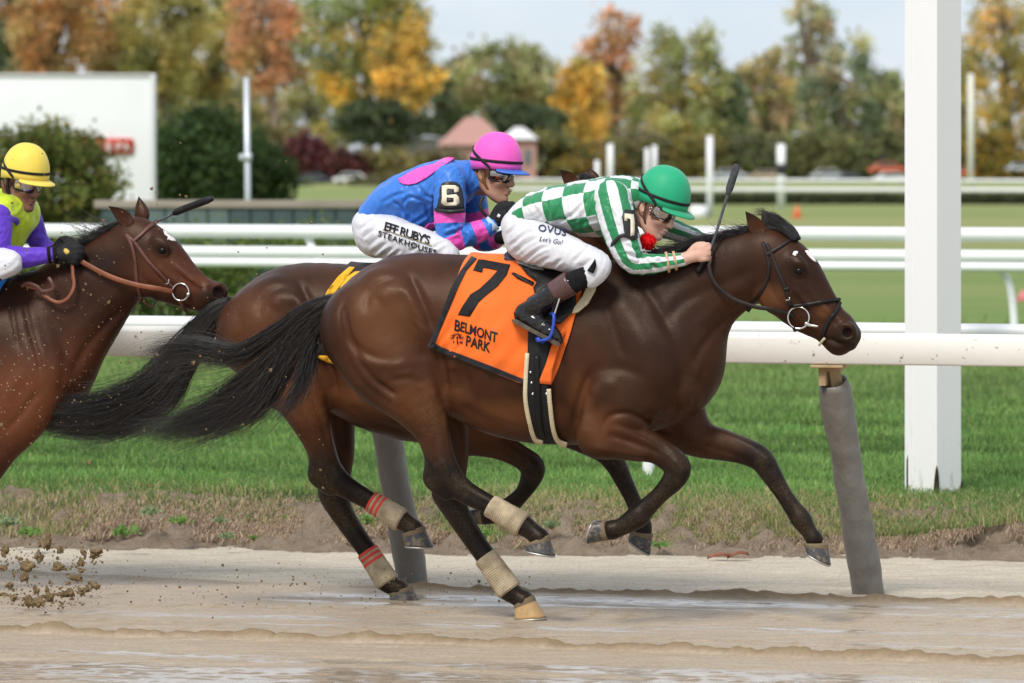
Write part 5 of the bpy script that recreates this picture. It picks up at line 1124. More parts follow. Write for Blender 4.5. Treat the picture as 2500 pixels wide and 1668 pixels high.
def lay(root, fr, name, polys, tree, m, off=0.003, thick=None, step=14, parent=None, smooth=True, label=None, mesh=None, attrs=None):
    """lay a flat shape, given in picture pixels, on the surface behind it (tree is in world space)"""
    pv, pf = mesh if mesh is not None else px_mesh(polys, step)
    P, Nn, good = [], [], []
    for x, y in pv:
        p, n = hit(tree, x, y); good.append(p is not None)
        P.append(p if p is not None else np.zeros(3)); Nn.append(n if n is not None else np.zeros(3))
    P, Nn, good = np.array(P), np.array(Nn), np.array(good)
    if not good.any(): return None
    for i in np.where(~good)[0]:
        j = np.where(good)[0][np.argmin(((pv[good] - pv[i]) ** 2).sum(1))]; r = ray(*pv[i]); P[i] = CAM + r * (P[j][1] / r[1]); Nn[i] = Nn[j]
    toc = CAM - P; toc /= np.linalg.norm(toc, axis=1)[:, None]; dirn = Nn * 0.6 + toc * 0.7; dirn /= np.linalg.norm(dirn, axis=1)[:, None]
    top = P + dirn * off; nv = len(P)
    fl = [t for t in pf]
    a = top[np.array([t[0] for t in fl])]; b_ = top[np.array([t[1] for t in fl])]; c_ = top[np.array([t[2] for t in fl])]
    nn = np.cross(b_ - a, c_ - a); flip = (nn * (CAM - a)).sum(1) < 0; fl = [t[::-1] if q else t for t, q in zip(fl, flip)]
    th_ = thick if thick is not None else min(off * 0.6, 0.002); bot = top - dirn * th_
    edges = {}
    for t in fl:
        for i in range(3):
            e = (t[i], t[(i + 1) % 3]); edges[e] = 1
    bd = [e for e in edges if (e[1], e[0]) not in edges]
    ff = fl + [t_[::-1] for t_ in [tuple(i + nv for i in t) for t in fl]] + [(e[1], e[0], e[0] + nv, e[1] + nv) for e in bd]
    V = fr.inv(np.concatenate([top, bot]))
    return part(name, V, ff, m, root, smooth=smooth, parent=parent, label=label)
def strap(root, fr, name, pts, wpx, tree, m, thick=0.004, off=0.002, parent=None, n=6):
    """a leather strap along picture points, lying on the surface"""
    C = catmull(np.array(pts, float), n); T = np.gradient(C, axis=0); T /= np.linalg.norm(T, axis=1)[:, None]; Nn = np.stack([-T[:, 1], T[:, 0]], 1) * wpx / 2
    poly = np.concatenate([C + Nn, (C - Nn)[::-1]]); k = len(C)
    pv = np.concatenate([C + Nn, C, C - Nn]); pf = []
    for i in range(k - 1):
        for r in (0, 1): q0, q1, q2, q3 = r * k + i, r * k + i + 1, (r + 1) * k + i + 1, (r + 1) * k + i; pf += [(q0, q1, q2), (q0, q2, q3)]
    return lay(root, fr, name, None, tree, m, off + thick, thick, parent=parent, mesh=(pv, pf))
def rope(root, fr, name, pts, rpx, m, parent=None, n=6, sides=8):
    """a free tube through (x, y, lateral) picture points"""
    P = np.array([fr.L(*p) for p in pts]); k = fr.k(pts[0][0], pts[0][1], pts[0][2])
    return part(name, *tube_mesh(catmull(P, n) if len(P) > 2 else P, rpx * k, sides), m, root, parent=parent)
def text_px(s, org, xv, yv, bold=0.0, space=1.0, shear=0.0):
    """outlines of built-in lettering mapped to the picture plane: org baseline start, xv/yv pixel vectors of one em"""
    cu = bpy.data.curves.new('t', 'FONT'); cu.body = s; cu.size = 1.0; cu.offset = bold; cu.space_character = space; cu.shear = shear; cu.resolution_u = 3
    ob = bpy.data.objects.new('t', cu); COL.objects.link(ob); dg = bpy.context.evaluated_depsgraph_get(); me = ob.evaluated_get(dg).to_mesh()
    bm = bmesh.new(); bm.from_mesh(me); bmesh.ops.triangulate(bm, faces=bm.faces[:]); bm.verts.index_update()
    v = np.array([q.co[:2] for q in bm.verts]); f = [tuple(q.index for q in p.verts) for p in bm.faces]; bm.free()
    ob.evaluated_get(dg).to_mesh_clear(); bpy.data.objects.remove(ob); bpy.data.curves.remove(cu)
    P_ = np.array(org) + v[:, :1] * np.array(xv) + v[:, 1:] * np.array(yv); return px_mesh([[tuple(P_[i]) for i in t] for t in f], 7)
def stuffed(o):
    if o is not None: o['kind'] = 'stuff'
    return o

M_BLACK_LEATHER = mat('black_leather', (0.010, 0.009, 0.009), 0.42, 0.25, 0.3, 20, 0.2, 90)
M_BRIDLE = mat('dark_brown_leather', (0.018, 0.012, 0.010), 0.45, 0.28, 0.3, 20, 0.2, 90)
M_TAN_LEATHER = mat('tan_leather', (0.20, 0.062, 0.025), 0.45, 0.45, 0.25, 18, 0.3, 80)
M_CHESTNUT = mat('chestnut_leather', (0.095, 0.032, 0.022), 0.45, 0.45, 0.25, 18, 0.3, 80)
M_STEEL = mat('bit_steel', (0.72, 0.71, 0.70), 0.18, 0.6, 0.08, 30, metal=1.0)
M_WHITE_HAIR = mat('white_hair', (0.72, 0.68, 0.66), 0.8, 0.2, 0.15, 40, 0.3)
M_FOAM = mat('cream_foam', (0.62, 0.54, 0.36), 0.95, 0.1, 0.12, 14, 0.5, 120)
M_GIRTH = mat('girth_black', (0.010, 0.010, 0.011), 0.7, 0.3, 0.3, 30, 0.3)
def cloth_material(name, c, var=0.10):
    q = NT(name); vec = q.coord(); n = q.noise(vec, 7, 4); w = q.noise(q.coord((500, 500, 500)), 1.0, 2)
    q.col(q.ramp(n, [(0.3, [x * (1 - var) for x in c]), (0.7, [min(1, x * (1 + var)) for x in c])])); q.set(rough=0.75, spec=0.25, sheen=0.15)
    q.bump(q.math('ADD', q.math('MULTIPLY', q.noise(vec, 16, 3), 1.2), q.math('MULTIPLY', w, 0.12)), 0.22, 0.012); return q.m
M_ORANGE = cloth_material('saddle_cloth_orange', (0.82, 0.150, 0.018)); M_TRIM = cloth_material('cloth_trim_black', (0.014, 0.014, 0.018), 0.3)
M_YELLOW = cloth_material('saddle_cloth_yellow', (0.80, 0.42, 0.020)); M_DARKCLOTH = cloth_material('saddle_cloth_black', (0.028, 0.021, 0.022), 0.25); M_BLUECLOTH = cloth_material('saddle_cloth_blue', (0.015, 0.25, 0.75))
M_PRINT = mat('print_black', (0.012, 0.012, 0.014), 0.7, 0.2, 0.3, 40)

# leg wraps
def leg_wrap(root, fr, a, b, lat, r0, r1, m):
    P = np.linspace(fr.L(*a, lat), fr.L(*b, lat), 26); k = fr.k(a[0], a[1], lat); t = np.linspace(0, 1, 26)
    R = (r0 + (r1 - r0) * t ** 1.4) * k * (1 + 0.012 * np.sin(t * 70) + 0.01 * np.sin(t * 23)); R[0] *= 0.94; R[-1] *= 0.90
    V, f = tube_mesh(P, R, 26, flat=0.92); part('leg_wrap', V, f, m, root, attrs=dict(u=np.repeat(t, 26)))
leg_wrap(r7, FR7, (1196, 1234), (1278, 1284), -.13, 29, 33, M_WRAP_TAN); leg_wrap(r7, FR7, (1184, 1358), (1246, 1444), .12, 30, 33, M_WRAP_TAN)
leg_wrap(r6, FR6, (906, 1224), (982, 1272), -.13, 27.5, 31, M_WRAP_RED); leg_wrap(r6, FR6, (896, 1345), (948, 1424), .12, 28, 31, M_WRAP_RED)

# tails, manes, forelocks
def hair(root, fr, name, guides, n, m, rad=0.0011, seed=1, **kw):
    G = []
    for g_ in guides:
        P = np.array([fr.L(p[0], p[1], p[2]) for p in g_]); R = np.array([p[3] * fr.k(p[0], p[1], p[2]) for p in g_]); G.append((P, R))
    V, f = strands(G, n, rad=rad, seed=seed, **kw); return part(name, V, f, m, root, smooth=True)
def gd(pts, lat, r0, r1, lat1=None):
    k = len(pts); return [(x, y, lat + ((lat1 if lat1 is not None else lat) - lat) * i / (k - 1), r0 + (r1 - r0) * (i / (k - 1)) ** 0.8) for i, (x, y) in enumerate(pts)]
TL7 = [gd([(812, 736), (740, 758), (668, 812), (580, 862), (490, 842), (415, 846), (352, 868)], 0, 10, 16, -.03), gd([(812, 738), (740, 766), (668, 828), (590, 885), (510, 905), (430, 920), (345, 960)], 0, 12, 24, -.02),
       gd([(812, 740), (742, 772), (672, 838), (600, 905), (520, 965), (440, 1010), (350, 1050), (285, 1080)], 0, 12, 24, .03), gd([(812, 741), (748, 782), (690, 860), (628, 940), (560, 1000), (480, 1042), (400, 1060), (310, 1080)], 0, 12, 22, 0),
       gd([(812, 743), (756, 790), (716, 870), (680, 940), (640, 1000), (590, 1030), (510, 1055)], 0, 11, 18, -.04), gd([(812, 745), (770, 792), (745, 860), (724, 930), (698, 1000), (645, 1050), (604, 1092)], 0, 10, 12, -.05)]
hair(r7, FR7, 'tail', [gd([(812, 738), (745, 776), (680, 842), (612, 910), (545, 968), (470, 1016), (380, 1050), (288, 1080)], 0, 12, 20, .03), TL7[3], gd([(812, 742), (752, 786), (702, 862), (655, 935), (605, 992), (530, 1034), (450, 1056)], 0, 11, 18, -.03), TL7[4]], 1900, M_HAIR, 0.0010, 3, segs=18, wave=0.026, length_jit=0.22, clumps=38, spread=1.45, tight=0.92)
hair(r7, FR7, 'tail_upper_lock', [TL7[0], gd([(812, 738), (742, 762), (672, 818), (586, 868), (495, 858), (420, 866), (350, 892)], 0, 11, 15, -.02)], 720, M_HAIR, 0.0010, 7, segs=18, wave=0.026, length_jit=0.24, clumps=17, spread=1.4, tight=0.92)
hair(r7, FR7, 'tail_side_lock', [TL7[5], gd([(814, 748), (786, 800), (770, 860), (757, 920), (742, 990)], 0, 9, 8, -.06)], 300, M_HAIR, 0.0011, 4, segs=14, wave=0.03, clumps=9, spread=1.3)
hair(r7, FR7, 'tail_dock', [gd([(818, 733), (770, 744), (725, 770), (690, 800)], 0, 15, 14)], 900, M_HAIR, 0.0016, 5, segs=10, wave=0.004, length_jit=0.1)
hair(r7, FR7, 'tail_fly_hairs', [TL7[0][:], TL7[3][:], TL7[4][:]], 130, M_HAIR_BROWN, 0.0008, 6, segs=16, wave=0.07, spread=2.4)
TL6 = [gd([(552, 742), (500, 760), (445, 815), (400, 875), (345, 930), (250, 970), (150, 985), (52, 985)], 0, 10, 20, -.05), gd([(552, 746), (500, 785), (448, 850), (405, 915), (345, 965), (250, 1005), (140, 1015), (46, 1004)], 0, 12, 26, -.03),
       gd([(552, 750), (505, 810), (458, 880), (415, 950), (360, 1000), (270, 1040), (170, 1050), (75, 1030)], 0, 12, 26, .0), gd([(552, 753), (512, 830), (470, 900), (430, 970), (380, 1030), (300, 1070), (215, 1082)], 0, 11, 18, .03)]
hair(r6, FR6, 'tail', TL6, 2100, M_HAIR, 0.0010, 8, segs=18, wave=0.024, length_jit=0.1, clumps=40, spread=1.25, tight=0.9)
hair(r6, FR6, 'tail_dock', [gd([(558, 740), (520, 756), (480, 800), (455, 845)], 0, 15, 20)], 700, M_HAIR, 0.0016, 9, segs=10, wave=0.004, length_jit=0.1)
hair(r6, FR6, 'tail_brown_ends', [TL6[1], TL6[2]], 420, M_HAIR_BROWN, 0.0009, 10, segs=16, wave=0.035, spread=1.4, length_jit=0.05, clumps=16)
hair(r7, FR7, 'tail_wisps', [gd([(790, 760), (690, 830), (610, 900), (540, 960), (460, 985), (395, 1010), (330, 1062)], 0, 14, 26), gd([(790, 770), (700, 870), (640, 950), (575, 1010), (490, 1048), (400, 1072), (300, 1084)], 0, 14, 22), gd([(790, 780), (730, 880), (690, 960), (650, 1020), (600, 1052), (540, 1050)], -.03, 12, 18)], 380, M_HAIR_BROWN, 0.0008, 61, segs=20, wave=0.05, spread=1.8, clumps=26, tight=0.95)
hair(r7, FR7, 'tail_upper_wisps', [gd([(760, 750), (660, 815), (570, 855), (490, 830), (420, 835), (350, 850), (320, 880)], -.02, 8, 20), gd([(760, 755), (660, 825), (570, 880), (480, 880), (410, 905), (350, 950)], 0, 8, 24)], 170, M_HAIR_BROWN, 0.0008, 62, segs=20, wave=0.05, spread=1.7, clumps=14, tight=0.95)
hair(r6, FR6, 'tail_wisps', [gd([(520, 770), (430, 850), (370, 905), (290, 940), (200, 955), (110, 960), (40, 975)], 0, 14, 26), gd([(520, 790), (450, 900), (400, 980), (330, 1040), (240, 1078), (150, 1080), (90, 1065)], 0, 14, 22)], 420, M_HAIR_BROWN, 0.0008, 63, segs=20, wave=0.05, spread=1.7, clumps=28, tight=0.93)
def mane(root, fr, crest, flow, n, m, seed, lat=-.015, r=7, rad=0.0013, **kw):
    """hair rooted all along the crest"""
    gs = [[(x, y, lat + 0.01, r * 0.5), (x + fx * .35, y + fy * .35 - 4, lat - .012, r), (x + fx * .7, y + fy * .7, lat - .02, r * 1.3), (x + fx, y + fy, lat - .03, r * 1.7)] for (x, y), (fx, fy) in zip(crest, flow)]
    return hair(root, fr, 'mane', gs, n, m, rad, seed, **kw)
mane(r7, FR7, [(1860, 566), (1810, 574), (1760, 583), (1710, 600), (1660, 622), (1610, 640), (1550, 652), (1490, 655)], [(-60, -10), (-75, 6), (-85, 8), (-85, 10), (-90, -6), (-80, -14), (-70, -2), (-60, 0)], 2100, M_HAIR, 21, segs=10, wave=0.012)
mane(r7, FR7, [(1850, 565), (1780, 578), (1700, 603), (1640, 628)], [(-60, -30), (-90, -12), (-95, -10), (-110, -34)], 110, M_HAIR_BROWN, 22, segs=12, wave=0.03, rad=0.0008)
hair(r7, FR7, 'forelock', [gd([(1946, 578), (1925, 556), (1900, 533), (1878, 524)], -.03, 5, 10), gd([(1938, 582), (1915, 560), (1888, 545), (1862, 540)], -.04, 6, 9), gd([(1950, 582), (1935, 560), (1908, 540), (1880, 520)], 0.0, 6, 10)], 800, M_HAIR, 0.0014, 23, segs=10, wave=0.006)
hair(r7, FR7, 'forelock_wisps', [gd([(1915, 555), (1885, 530), (1855, 520), (1833, 524)], -.03, 4, 7), gd([(1915, 555), (1890, 528), (1862, 512), (1842, 516)], -.02, 4, 8)], 60, M_HAIR_BROWN, 0.0009, 24, segs=12, wave=0.02)
mane(r6, FR6, [(1420, 470), (1385, 530), (1345, 590), (1300, 650), (1260, 690)], [(-40, 40), (-60, 50), (-70, 40), (-80, 10), (-80, 0)], 1100, M_HAIR, 25, segs=10, wave=0.02)
hair(r6, FR6, 'forelock', [gd([(1445, 445), (1425, 432), (1405, 440)], 0, 10, 9), gd([(1460, 448), (1440, 434), (1420, 436)], -.02, 10, 9)], 300, M_HAIR, 0.0013, 26, segs=8, wave=0.006)
mane(r3, FR3, [(308, 548), (275, 572), (245, 600), (215, 630), (175, 655), (130, 668), (80, 680)], [(-60, 10), (-70, 8), (-70, -8), (-70, 8), (-75, 20), (-80, 16), (-70, 10)], 1900, M_HAIR, 27, segs=10, wave=0.016)
mane(r3, FR3, [(300, 552), (260, 588), (230, 612), (170, 655)], [(-90, -40), (-105, -48), (-60, -70), (-70, -30)], 130, M_HAIR_BROWN, 28, segs=12, wave=0.035, rad=0.0008)

# face markings
def blob(cx, cy, rx, ry, ang, n=14, seed=0, jit=0.18):
    g_ = np.random.default_rng(seed); a = np.arange(n) / n * 2 * math.pi; r = 1 + jit * g_.normal(0, 1, n); ca, sa = math.cos(math.radians(ang)), math.sin(math.radians(ang))
    return [(cx + ca * rx * q * math.cos(t) - sa * ry * q * math.sin(t), cy + sa * rx * q * math.cos(t) + ca * ry * q * math.sin(t)) for t, q in zip(a, r)]
lay(r7, FR7, 'white_star', [[(1965, 612), (1972, 611), (1980, 616), (1986, 623), (1989, 629), (1994, 641), (1986, 637), (1978, 630), (1971, 622)]], t7, M_WHITE_HAIR, 0.0012, 0.001, 6); lay(r7, FR7, 'white_spot', [blob(1942, 618, 7, 5, -30, seed=2)], t7, M_WHITE_HAIR, 0.0012, 0.001, 6)
lay(r3, FR3, 'white_star', [[(398, 562), (408, 565), (416, 575), (424, 580), (430, 589), (420, 588), (413, 585), (408, 586), (410, 578), (402, 573)]], t3, M_WHITE_HAIR, 0.0012, 0.001, 6)
lay(r7, FR7, 'nostril', [blob(2067, 813, 12, 9.5, 35, 16, 3, 0.05)], t7, M_NOSTRIL, 0.001, 0.0008, 6); lay(r3, FR3, 'nostril', [blob(533, 715, 15, 13, 20, 16, 3, 0.05)], t3, M_NOSTRIL, 0.001, 0.0008, 6)

# ---------------------------------------------------------------- bridles
def torus_px(fr, cx, cy, lat, rpx, tpx, tilt=0.0):
    c = fr.L(cx, cy, lat); k = fr.k(cx, cy, lat); a = np.linspace(0, 2 * math.pi, 33)
    P = np.stack([c[0] + rpx * k * np.cos(a), c[1] + tilt * np.sin(a) * rpx * k, c[2] + rpx * k * np.sin(a)], 1); return tube_mesh(P, tpx * k, 8, cap=False)
br = thing('bridle', 'dark brown bridle with crossed noseband on the leading horse', 'bridle', FR7, FR7.L(1950, 775, -.1))
strap(br, FR7, 'browband', [(1948, 577), (1930, 585), (1907, 600), (1880, 617), (1870, 623)], 9, t7, M_BRIDLE)
cp = strap(br, FR7, 'cheekpiece', [(1872, 596), (1883, 620), (1896, 654), (1913, 694), (1922, 722), (1930, 750)], 8.5, t7, M_BRIDLE)
strap(br, FR7, 'strap_keeper', [(1913, 708), (1926, 704)], 6, t7, M_BRIDLE, 0.007, parent=cp); stuffed(None)
rope(br, FR7, 'buckle', [(1918, 733, -.115), (1927, 732, -.117), (1927, 726, -.117)], 1.3, M_STEEL, parent=cp)
strap(br, FR7, 'throatlatch', [(1862, 592), (1871, 622), (1877, 646), (1873, 680), (1855, 716), (1836, 743), (1824, 760)], 8, t7, M_BRIDLE)
strap(br, FR7, 'noseband', [(1934, 748), (1974, 743), (2014, 736), (2040, 732), (2050, 734)], 8, t7, M_BLACK_LEATHER, 0.007)
strap(br, FR7, 'noseband', [(2050, 738), (2041, 760), (2024, 782), (2013, 806), (2007, 832)], 8, t7, M_BLACK_LEATHER, 0.007)
pk = hit(t7, 1949, 776)[0]; lat_b = FR7.inv(pk)[1] - 0.012
bitr = part('bit_ring', *torus_px(FR7, 1949.5, 776, lat_b, 26.5, 2.2), M_STEEL, br)
P = np.array([FR7.L(x, y, lat_b) for x, y in ((1966, 789), (1978, 794), (1998, 797))]); part('bit_bar', *tube_mesh(catmull(P, 4), np.linspace(0.0105, 0.004, 9), 10), M_STEEL, br, parent=bitr)
strap(br, FR7, 'bit_guard', [(1921, 760), (1930, 768), (1936, 776)], 9, t7, M_BLACK_LEATHER, 0.006)
rope(br, FR7, 'bit_guard', [(1938, 798, lat_b), (1942, 808, lat_b + .01)], 5, M_BLACK_LEATHER)
rope(br, FR7, 'chin_clip', [(2000, 843, -.03), (2008, 832, -.05), (2014, 826, -.055)], 3.2, M_FOAM)
def rein(root, fr, pts, wpx, m, thick=0.0035, n=8):
    P = catmull(np.array([fr.L(*p) for p in pts]), n); k = fr.k(*pts[0]); return part('rein', *tube_mesh(P, wpx * k / 2, 10, flat=0.40), m, root)
rein(br, FR7, [(1924, 766, lat_b), (1880, 755, -.115), (1838, 748, -.12), (1790, 730, -.125), (1755, 703, -.13), (1737, 676, -.13), (1731, 650, -.125), (1734, 632, -.115), (1725, 610, -.09)], 11, M_BRIDLE)
br6 = thing('bridle', 'black rein of the second horse looping before the pink helmeted rider', 'bridle', FR6, FR6.L(1400, 560, -.1))
rein(br6, FR6, [(1520, 600, -.08), (1440, 560, -.10), (1360, 505, -.12), (1300, 492, -.12), (1262, 500, -.12), (1240, 520, -.12)], 8, M_BRIDLE)
rein(br6, FR6, [(1180, 480, -.14), (1172, 500, -.15), (1182, 522, -.15), (1198, 534, -.14)], 9, M_BRIDLE)
strap(br6, FR6, 'headpiece', [(1418, 462), (1440, 470), (1462, 500)], 8, t6, M_BRIDLE)
br3 = thing('bridle', 'reddish tan leather bridle and reins on the mud spattered horse', 'bridle', FR3, FR3.L(440, 712, -.1))
strap(br3, FR3, 'browband', [(384, 541), (362, 556), (342, 575), (322, 592)], 9, t3, M_CHESTNUT)
cp = strap(br3, FR3, 'cheekpiece', [(306, 572), (330, 594), (362, 638), (390, 668), (410, 690), (424, 705)], 8.5, t3, M_CHESTNUT)
rope(br3, FR3, 'buckle', [(404, 694, -.105), (412, 690, -.108), (412, 682, -.108)], 1.3, M_STEEL, parent=cp)
strap(br3, FR3, 'throatlatch', [(308, 574), (322, 602), (330, 640), (334, 690), (342, 722), (352, 738)], 8, t3, M_CHESTNUT)
rope(br3, FR3, 'throatlatch_end', [(350, 735, -.07), (362, 748, -.05), (374, 748, -.02), (380, 738, .01)], 3.2, M_CHESTNUT)
lat_b3 = FR3.inv(hit(t3, 440, 712)[0])[1] - 0.012
bitr = part('bit_ring', *torus_px(FR3, 441, 713, lat_b3, 21, 1.8), M_STEEL, br3); c = FR3.L(460, 719, lat_b3)
bm = bmesh.new(); bmesh.ops.create_uvsphere(bm, u_segments=14, v_segments=10, radius=0.011); bm.verts.index_update(); part('bit_knob', np.array([q.co[:] for q in bm.verts]) + c, [tuple(q.index for q in p.verts) for p in bm.faces], M_STEEL, br3, parent=bitr); bm.free()
rope(br3, FR3, 'curb_strap', [(438, 733, lat_b3), (446, 748, -.05), (456, 762, -.02)], 4.5, M_CHESTNUT)
rein(br3, FR3, [(422, 712, lat_b3), (380, 704, -.11), (330, 695, -.12), (270, 676, -.125), (205, 642, -.13), (180, 622, -.13)], 13, M_TAN_LEATHER)
rein(br3, FR3, [(176, 640, -.14), (178, 670, -.15), (180, 700, -.16), (165, 728, -.17), (140, 738, -.17), (112, 724, -.17), (90, 705, -.17), (62, 698, -.17)], 9, M_TAN_LEATHER)
rein(br3, FR3, [(52, 700, -.175), (66, 692, -.18), (90, 700, -.18), (104, 712, -.18), (128, 706, -.175), (126, 690, -.175), (118, 678, -.17)], 10, M_CHESTNUT)

# ---------------------------------------------------------------- saddle cloths, saddles, girth
def cloth_over(root, fr, tree, bottom, top, m, off=0.012, ns=44, nt=30, name='cloth'):
    """a cloth over the back: bottom edge (picture points on the near side) to top edge (points on the spine), mirrored to the far side"""
    s = np.linspace(0, 1, ns); ev = lambda E: np.stack([np.interp(s, np.linspace(0, 1, len(E)), np.array(E, float)[:, q]) for q in (0, 1)], 1)
    B, Tp = ev(bottom), ev(top); R = []
    for i in range(ns):
        pb_, _ = hit(tree, *B[i]); lb = fr.inv(pb_); tp = fr.L(*Tp[i], 0); row_ = []
        for j in range(nt):
            t = j / (nt - 1); zc_ = lb[2] * 0.85 + tp[2] * 0.15 - 0.10
            f0 = math.atan2(lb[2] - zc_, -lb[1]); ph = f0 + (math.pi / 2 - f0) * t
            a = lb[0] + (tp[0] - lb[0]) * (math.sin(ph) - math.sin(f0)) / (1 - math.sin(f0))
            d_ = np.array((0, -math.cos(ph), math.sin(ph))); o_ = np.array((a, 0, zc_)); src = fr.W(o_ + d_ * 0.9); dw = fr.W(o_) - fr.W(o_ + d_ * 0.9)
            h_ = tree.ray_cast(Vector(src), Vector(dw / np.linalg.norm(dw)), 0.9); p = fr.inv(np.array(h_[0])) if h_[0] is not None else o_ + d_ * 0.2
            row_.append(p + d_ * (off + 0.007 * math.sin(i * 0.55 + j * 0.2) * (1 - t) ** 2 + 0.004 * math.sin(i * 1.3 - j * 0.35) * (1 - t) + 0.002 * math.sin(j * 0.9 - i * 0.3)))
        R.append(row_)
    R = np.array(R); far_ = R[:, :-1][:, ::-1] * (1, -1, 1); G = np.concatenate([R, far_], 1); n_, k_ = G.shape[:2]
    V = G.reshape(-1, 3); idx = np.arange(n_ * k_).reshape(n_, k_); f = np.stack([idx[:-1, :-1], idx[1:, :-1], idx[1:, 1:], idx[:-1, 1:]], -1).reshape(-1, 4)
    nn = vnormals(V, f); flip = (nn * (V - (V.mean(0) * (1, 0, 1) - (0, 0, .2)))).sum(1).mean() < 0
    if flip: f = f[:, ::-1]; nn = -nn
    W_ = V - nn * 0.004; q_ = len(V); bd = np.concatenate([idx[0], idx[1:, -1], idx[-1, ::-1][1:], idx[::-1, 0][1:]])
    ring = np.stack([bd[:-1], bd[1:], bd[1:] + q_, bd[:-1] + q_], 1)
    part(name, np.concatenate([V, W_]), np.concatenate([f, f[:, ::-1] + q_, ring]), m, root)
    return bvh(fr.W(V), f)
sc7 = thing('saddle_cloth', 'bright orange saddle cloth with black border and number 7', 'saddle cloth', FR7, FR7.L(1200, 640, 0))
tc7 = cloth_over(sc7, FR7, t7, [(1047, 846), (1085, 864), (1120, 876), (1200, 908), (1270, 936), (1347, 938)], [(1152, 624), (1200, 622), (1260, 628), (1330, 636), (1400, 640), (1456, 646)], M_ORANGE)
lay(sc7, FR7, 'border', [[(1151, 626), (1165, 632), (1140, 660), (1120, 700), (1090, 770), (1062, 838), (1046, 846), (1075, 772), (1100, 706), (1124, 662)], [(1046, 847), (1062, 838), (1078, 848), (1126, 866), (1200, 894), (1279, 926), (1280, 938), (1200, 908), (1120, 877), (1082, 864)]], tc7, M_TRIM, 0.004, 0.002, 12)
lay(sc7, FR7, 'number_seven', [[(1168, 634), (1180, 634.5), (1246, 647), (1237, 672), (1214, 700), (1194, 716), (1169, 738), (1147, 773), (1118, 769), (1130, 747), (1149, 719), (1170, 706), (1197, 681), (1215, 661), (1180, 654), (1177, 666), (1155, 661)]], tc7, M_PRINT, 0.004, 0.002, 12)
ang = math.radians(17.5); xv = np.array((math.cos(ang), math.sin(ang))); yv = np.array((math.sin(math.radians(5)), -1.0))
for s_, org, sc_, sp_ in (('B', (1108, 806), 31, 1), ('ELMONT', (1122.5, 808), 27.5, .98), ('P', (1136, 843), 29, 1), ('ARK', (1149.5, 846), 28, 1.0)):
    stuffed(lay(sc7, FR7, 'lettering', None, tc7, M_PRINT, 0.0035, 0.0015, mesh=text_px(s_, org, xv * sc_ * .88, yv * sc_ * 1.22, 0.022, sp_)))
segs_ = []
tb = np.array((1115.0, 832.0))
for i in range(17):
    a = math.radians(-195 + i * 13.5); ln = 15 + 2.5 * math.sin(i * 2.3); p0 = tb + np.array((math.cos(a) * 6, math.sin(a) * 6 - 8)); p1 = tb + np.array((math.cos(a) * ln, math.sin(a) * ln * 0.8 - 8)); n_ = np.array((-(p1 - p0)[1], (p1 - p0)[0])); n_ = n_ / np.linalg.norm(n_) * 0.5
    segs_.append([tuple(p0 - n_), tuple(p1 - n_ * .6), tuple(p1 + n_ * .6), tuple(p0 + n_)])
segs_.append([(1114.5, 822), (1119.5, 822), (1119, 840), (1116, 840)]); segs_ += [[(1107, 832), (1109, 832), (1109, 838), (1107, 838)], [(1122, 833), (1129, 835), (1129, 839), (1127, 839), (1126, 837), (1123, 837)]]
stuffed(lay(sc7, FR7, 'tree_emblem', segs_, tc7, M_PRINT, 0.0035, 0.0015, 30))

sc6 = thing('saddle_cloth', 'black saddle cloth with yellow border and yellow number, mostly hidden', 'saddle cloth', FR6, FR6.L(950, 650, 0))
tc6 = cloth_over(sc6, FR6, t6, [(768, 868), (830, 890), (900, 910), (1040, 930)], [(858, 648), (920, 650), (990, 655), (1090, 660)], M_DARKCLOTH)
lay(sc6, FR6, 'border', [[(853, 652), (867, 653), (840, 686), (815, 720), (800, 754), (788, 797), (778, 868), (767, 868), (772, 795), (782, 747), (799, 710), (825, 676)], [(766, 868), (796, 868), (840, 884), (840, 896), (796, 884)]], tc6, M_YELLOW, 0.004, 0.002, 12)
lay(sc6, FR6, 'number_six', [[(898, 668), (884, 662), (866, 664), (848, 676), (832, 698), (818, 730), (806, 760), (812, 790), (830, 800), (858, 796), (872, 776), (874, 750), (862, 736), (846, 736), (838, 742), (846, 714), (856, 690), (870, 676), (882, 674), (890, 682)]], tc6, M_YELLOW, 0.004, 0.002, 12)
sc3 = thing('saddle_cloth', 'bright blue saddle cloth at the left edge', 'saddle cloth', FR3, FR3.L(-60, 690, 0))
tc3 = cloth_over(sc3, FR3, t3, [(-330, 880), (-250, 900), (-160, 905), (-70, 880)], [(-240, 690), (-160, 690), (-80, 688), (26, 688)], M_BLUECLOTH)

sd = thing('saddle', 'small black racing saddle with blue grey seat under the leading rider', 'saddle', FR7, FR7.L(1320, 650, 0))
Fd = Field(FR7.L(1190, 780, -.34), FR7.L(1500, 580, .34), 0.007)
R_ = lambda p: (*FR7.L(p[0], p[1], p[2]), p[3] * FR7.k(p[0], p[1], p[2]), p[4])
Fd.tube([R_((1236, 622, 0, 14, 4.2)), R_((1275, 640, 0, 13, 4.0)), R_((1340, 648, 0, 13, 3.4)), R_((1420, 640, 0, 15, 2.8))], 0.01); v, f = Fd.mesh(1)
part('seat', v, f, mat('saddle_blue_grey', (0.035, 0.048, 0.085), 0.45, 0.4, 0.2, 14, 0.2), sd)
lay(sd, FR7, 'flap', [[(1262, 642), (1300, 650), (1340, 660), (1438, 680), (1432, 720), (1400, 762), (1370, 790), (1336, 792), (1318, 760), (1302, 705), (1312, 690), (1286, 670)]], tc7, M_BLACK_LEATHER, 0.018, 0.012, 16)
lay(sd, FR7, 'strap', [[(1248, 668), (1256, 667), (1304, 690), (1300, 698), (1262, 680)]], tc7, M_BLACK_LEATHER, 0.010, 0.006, 16)
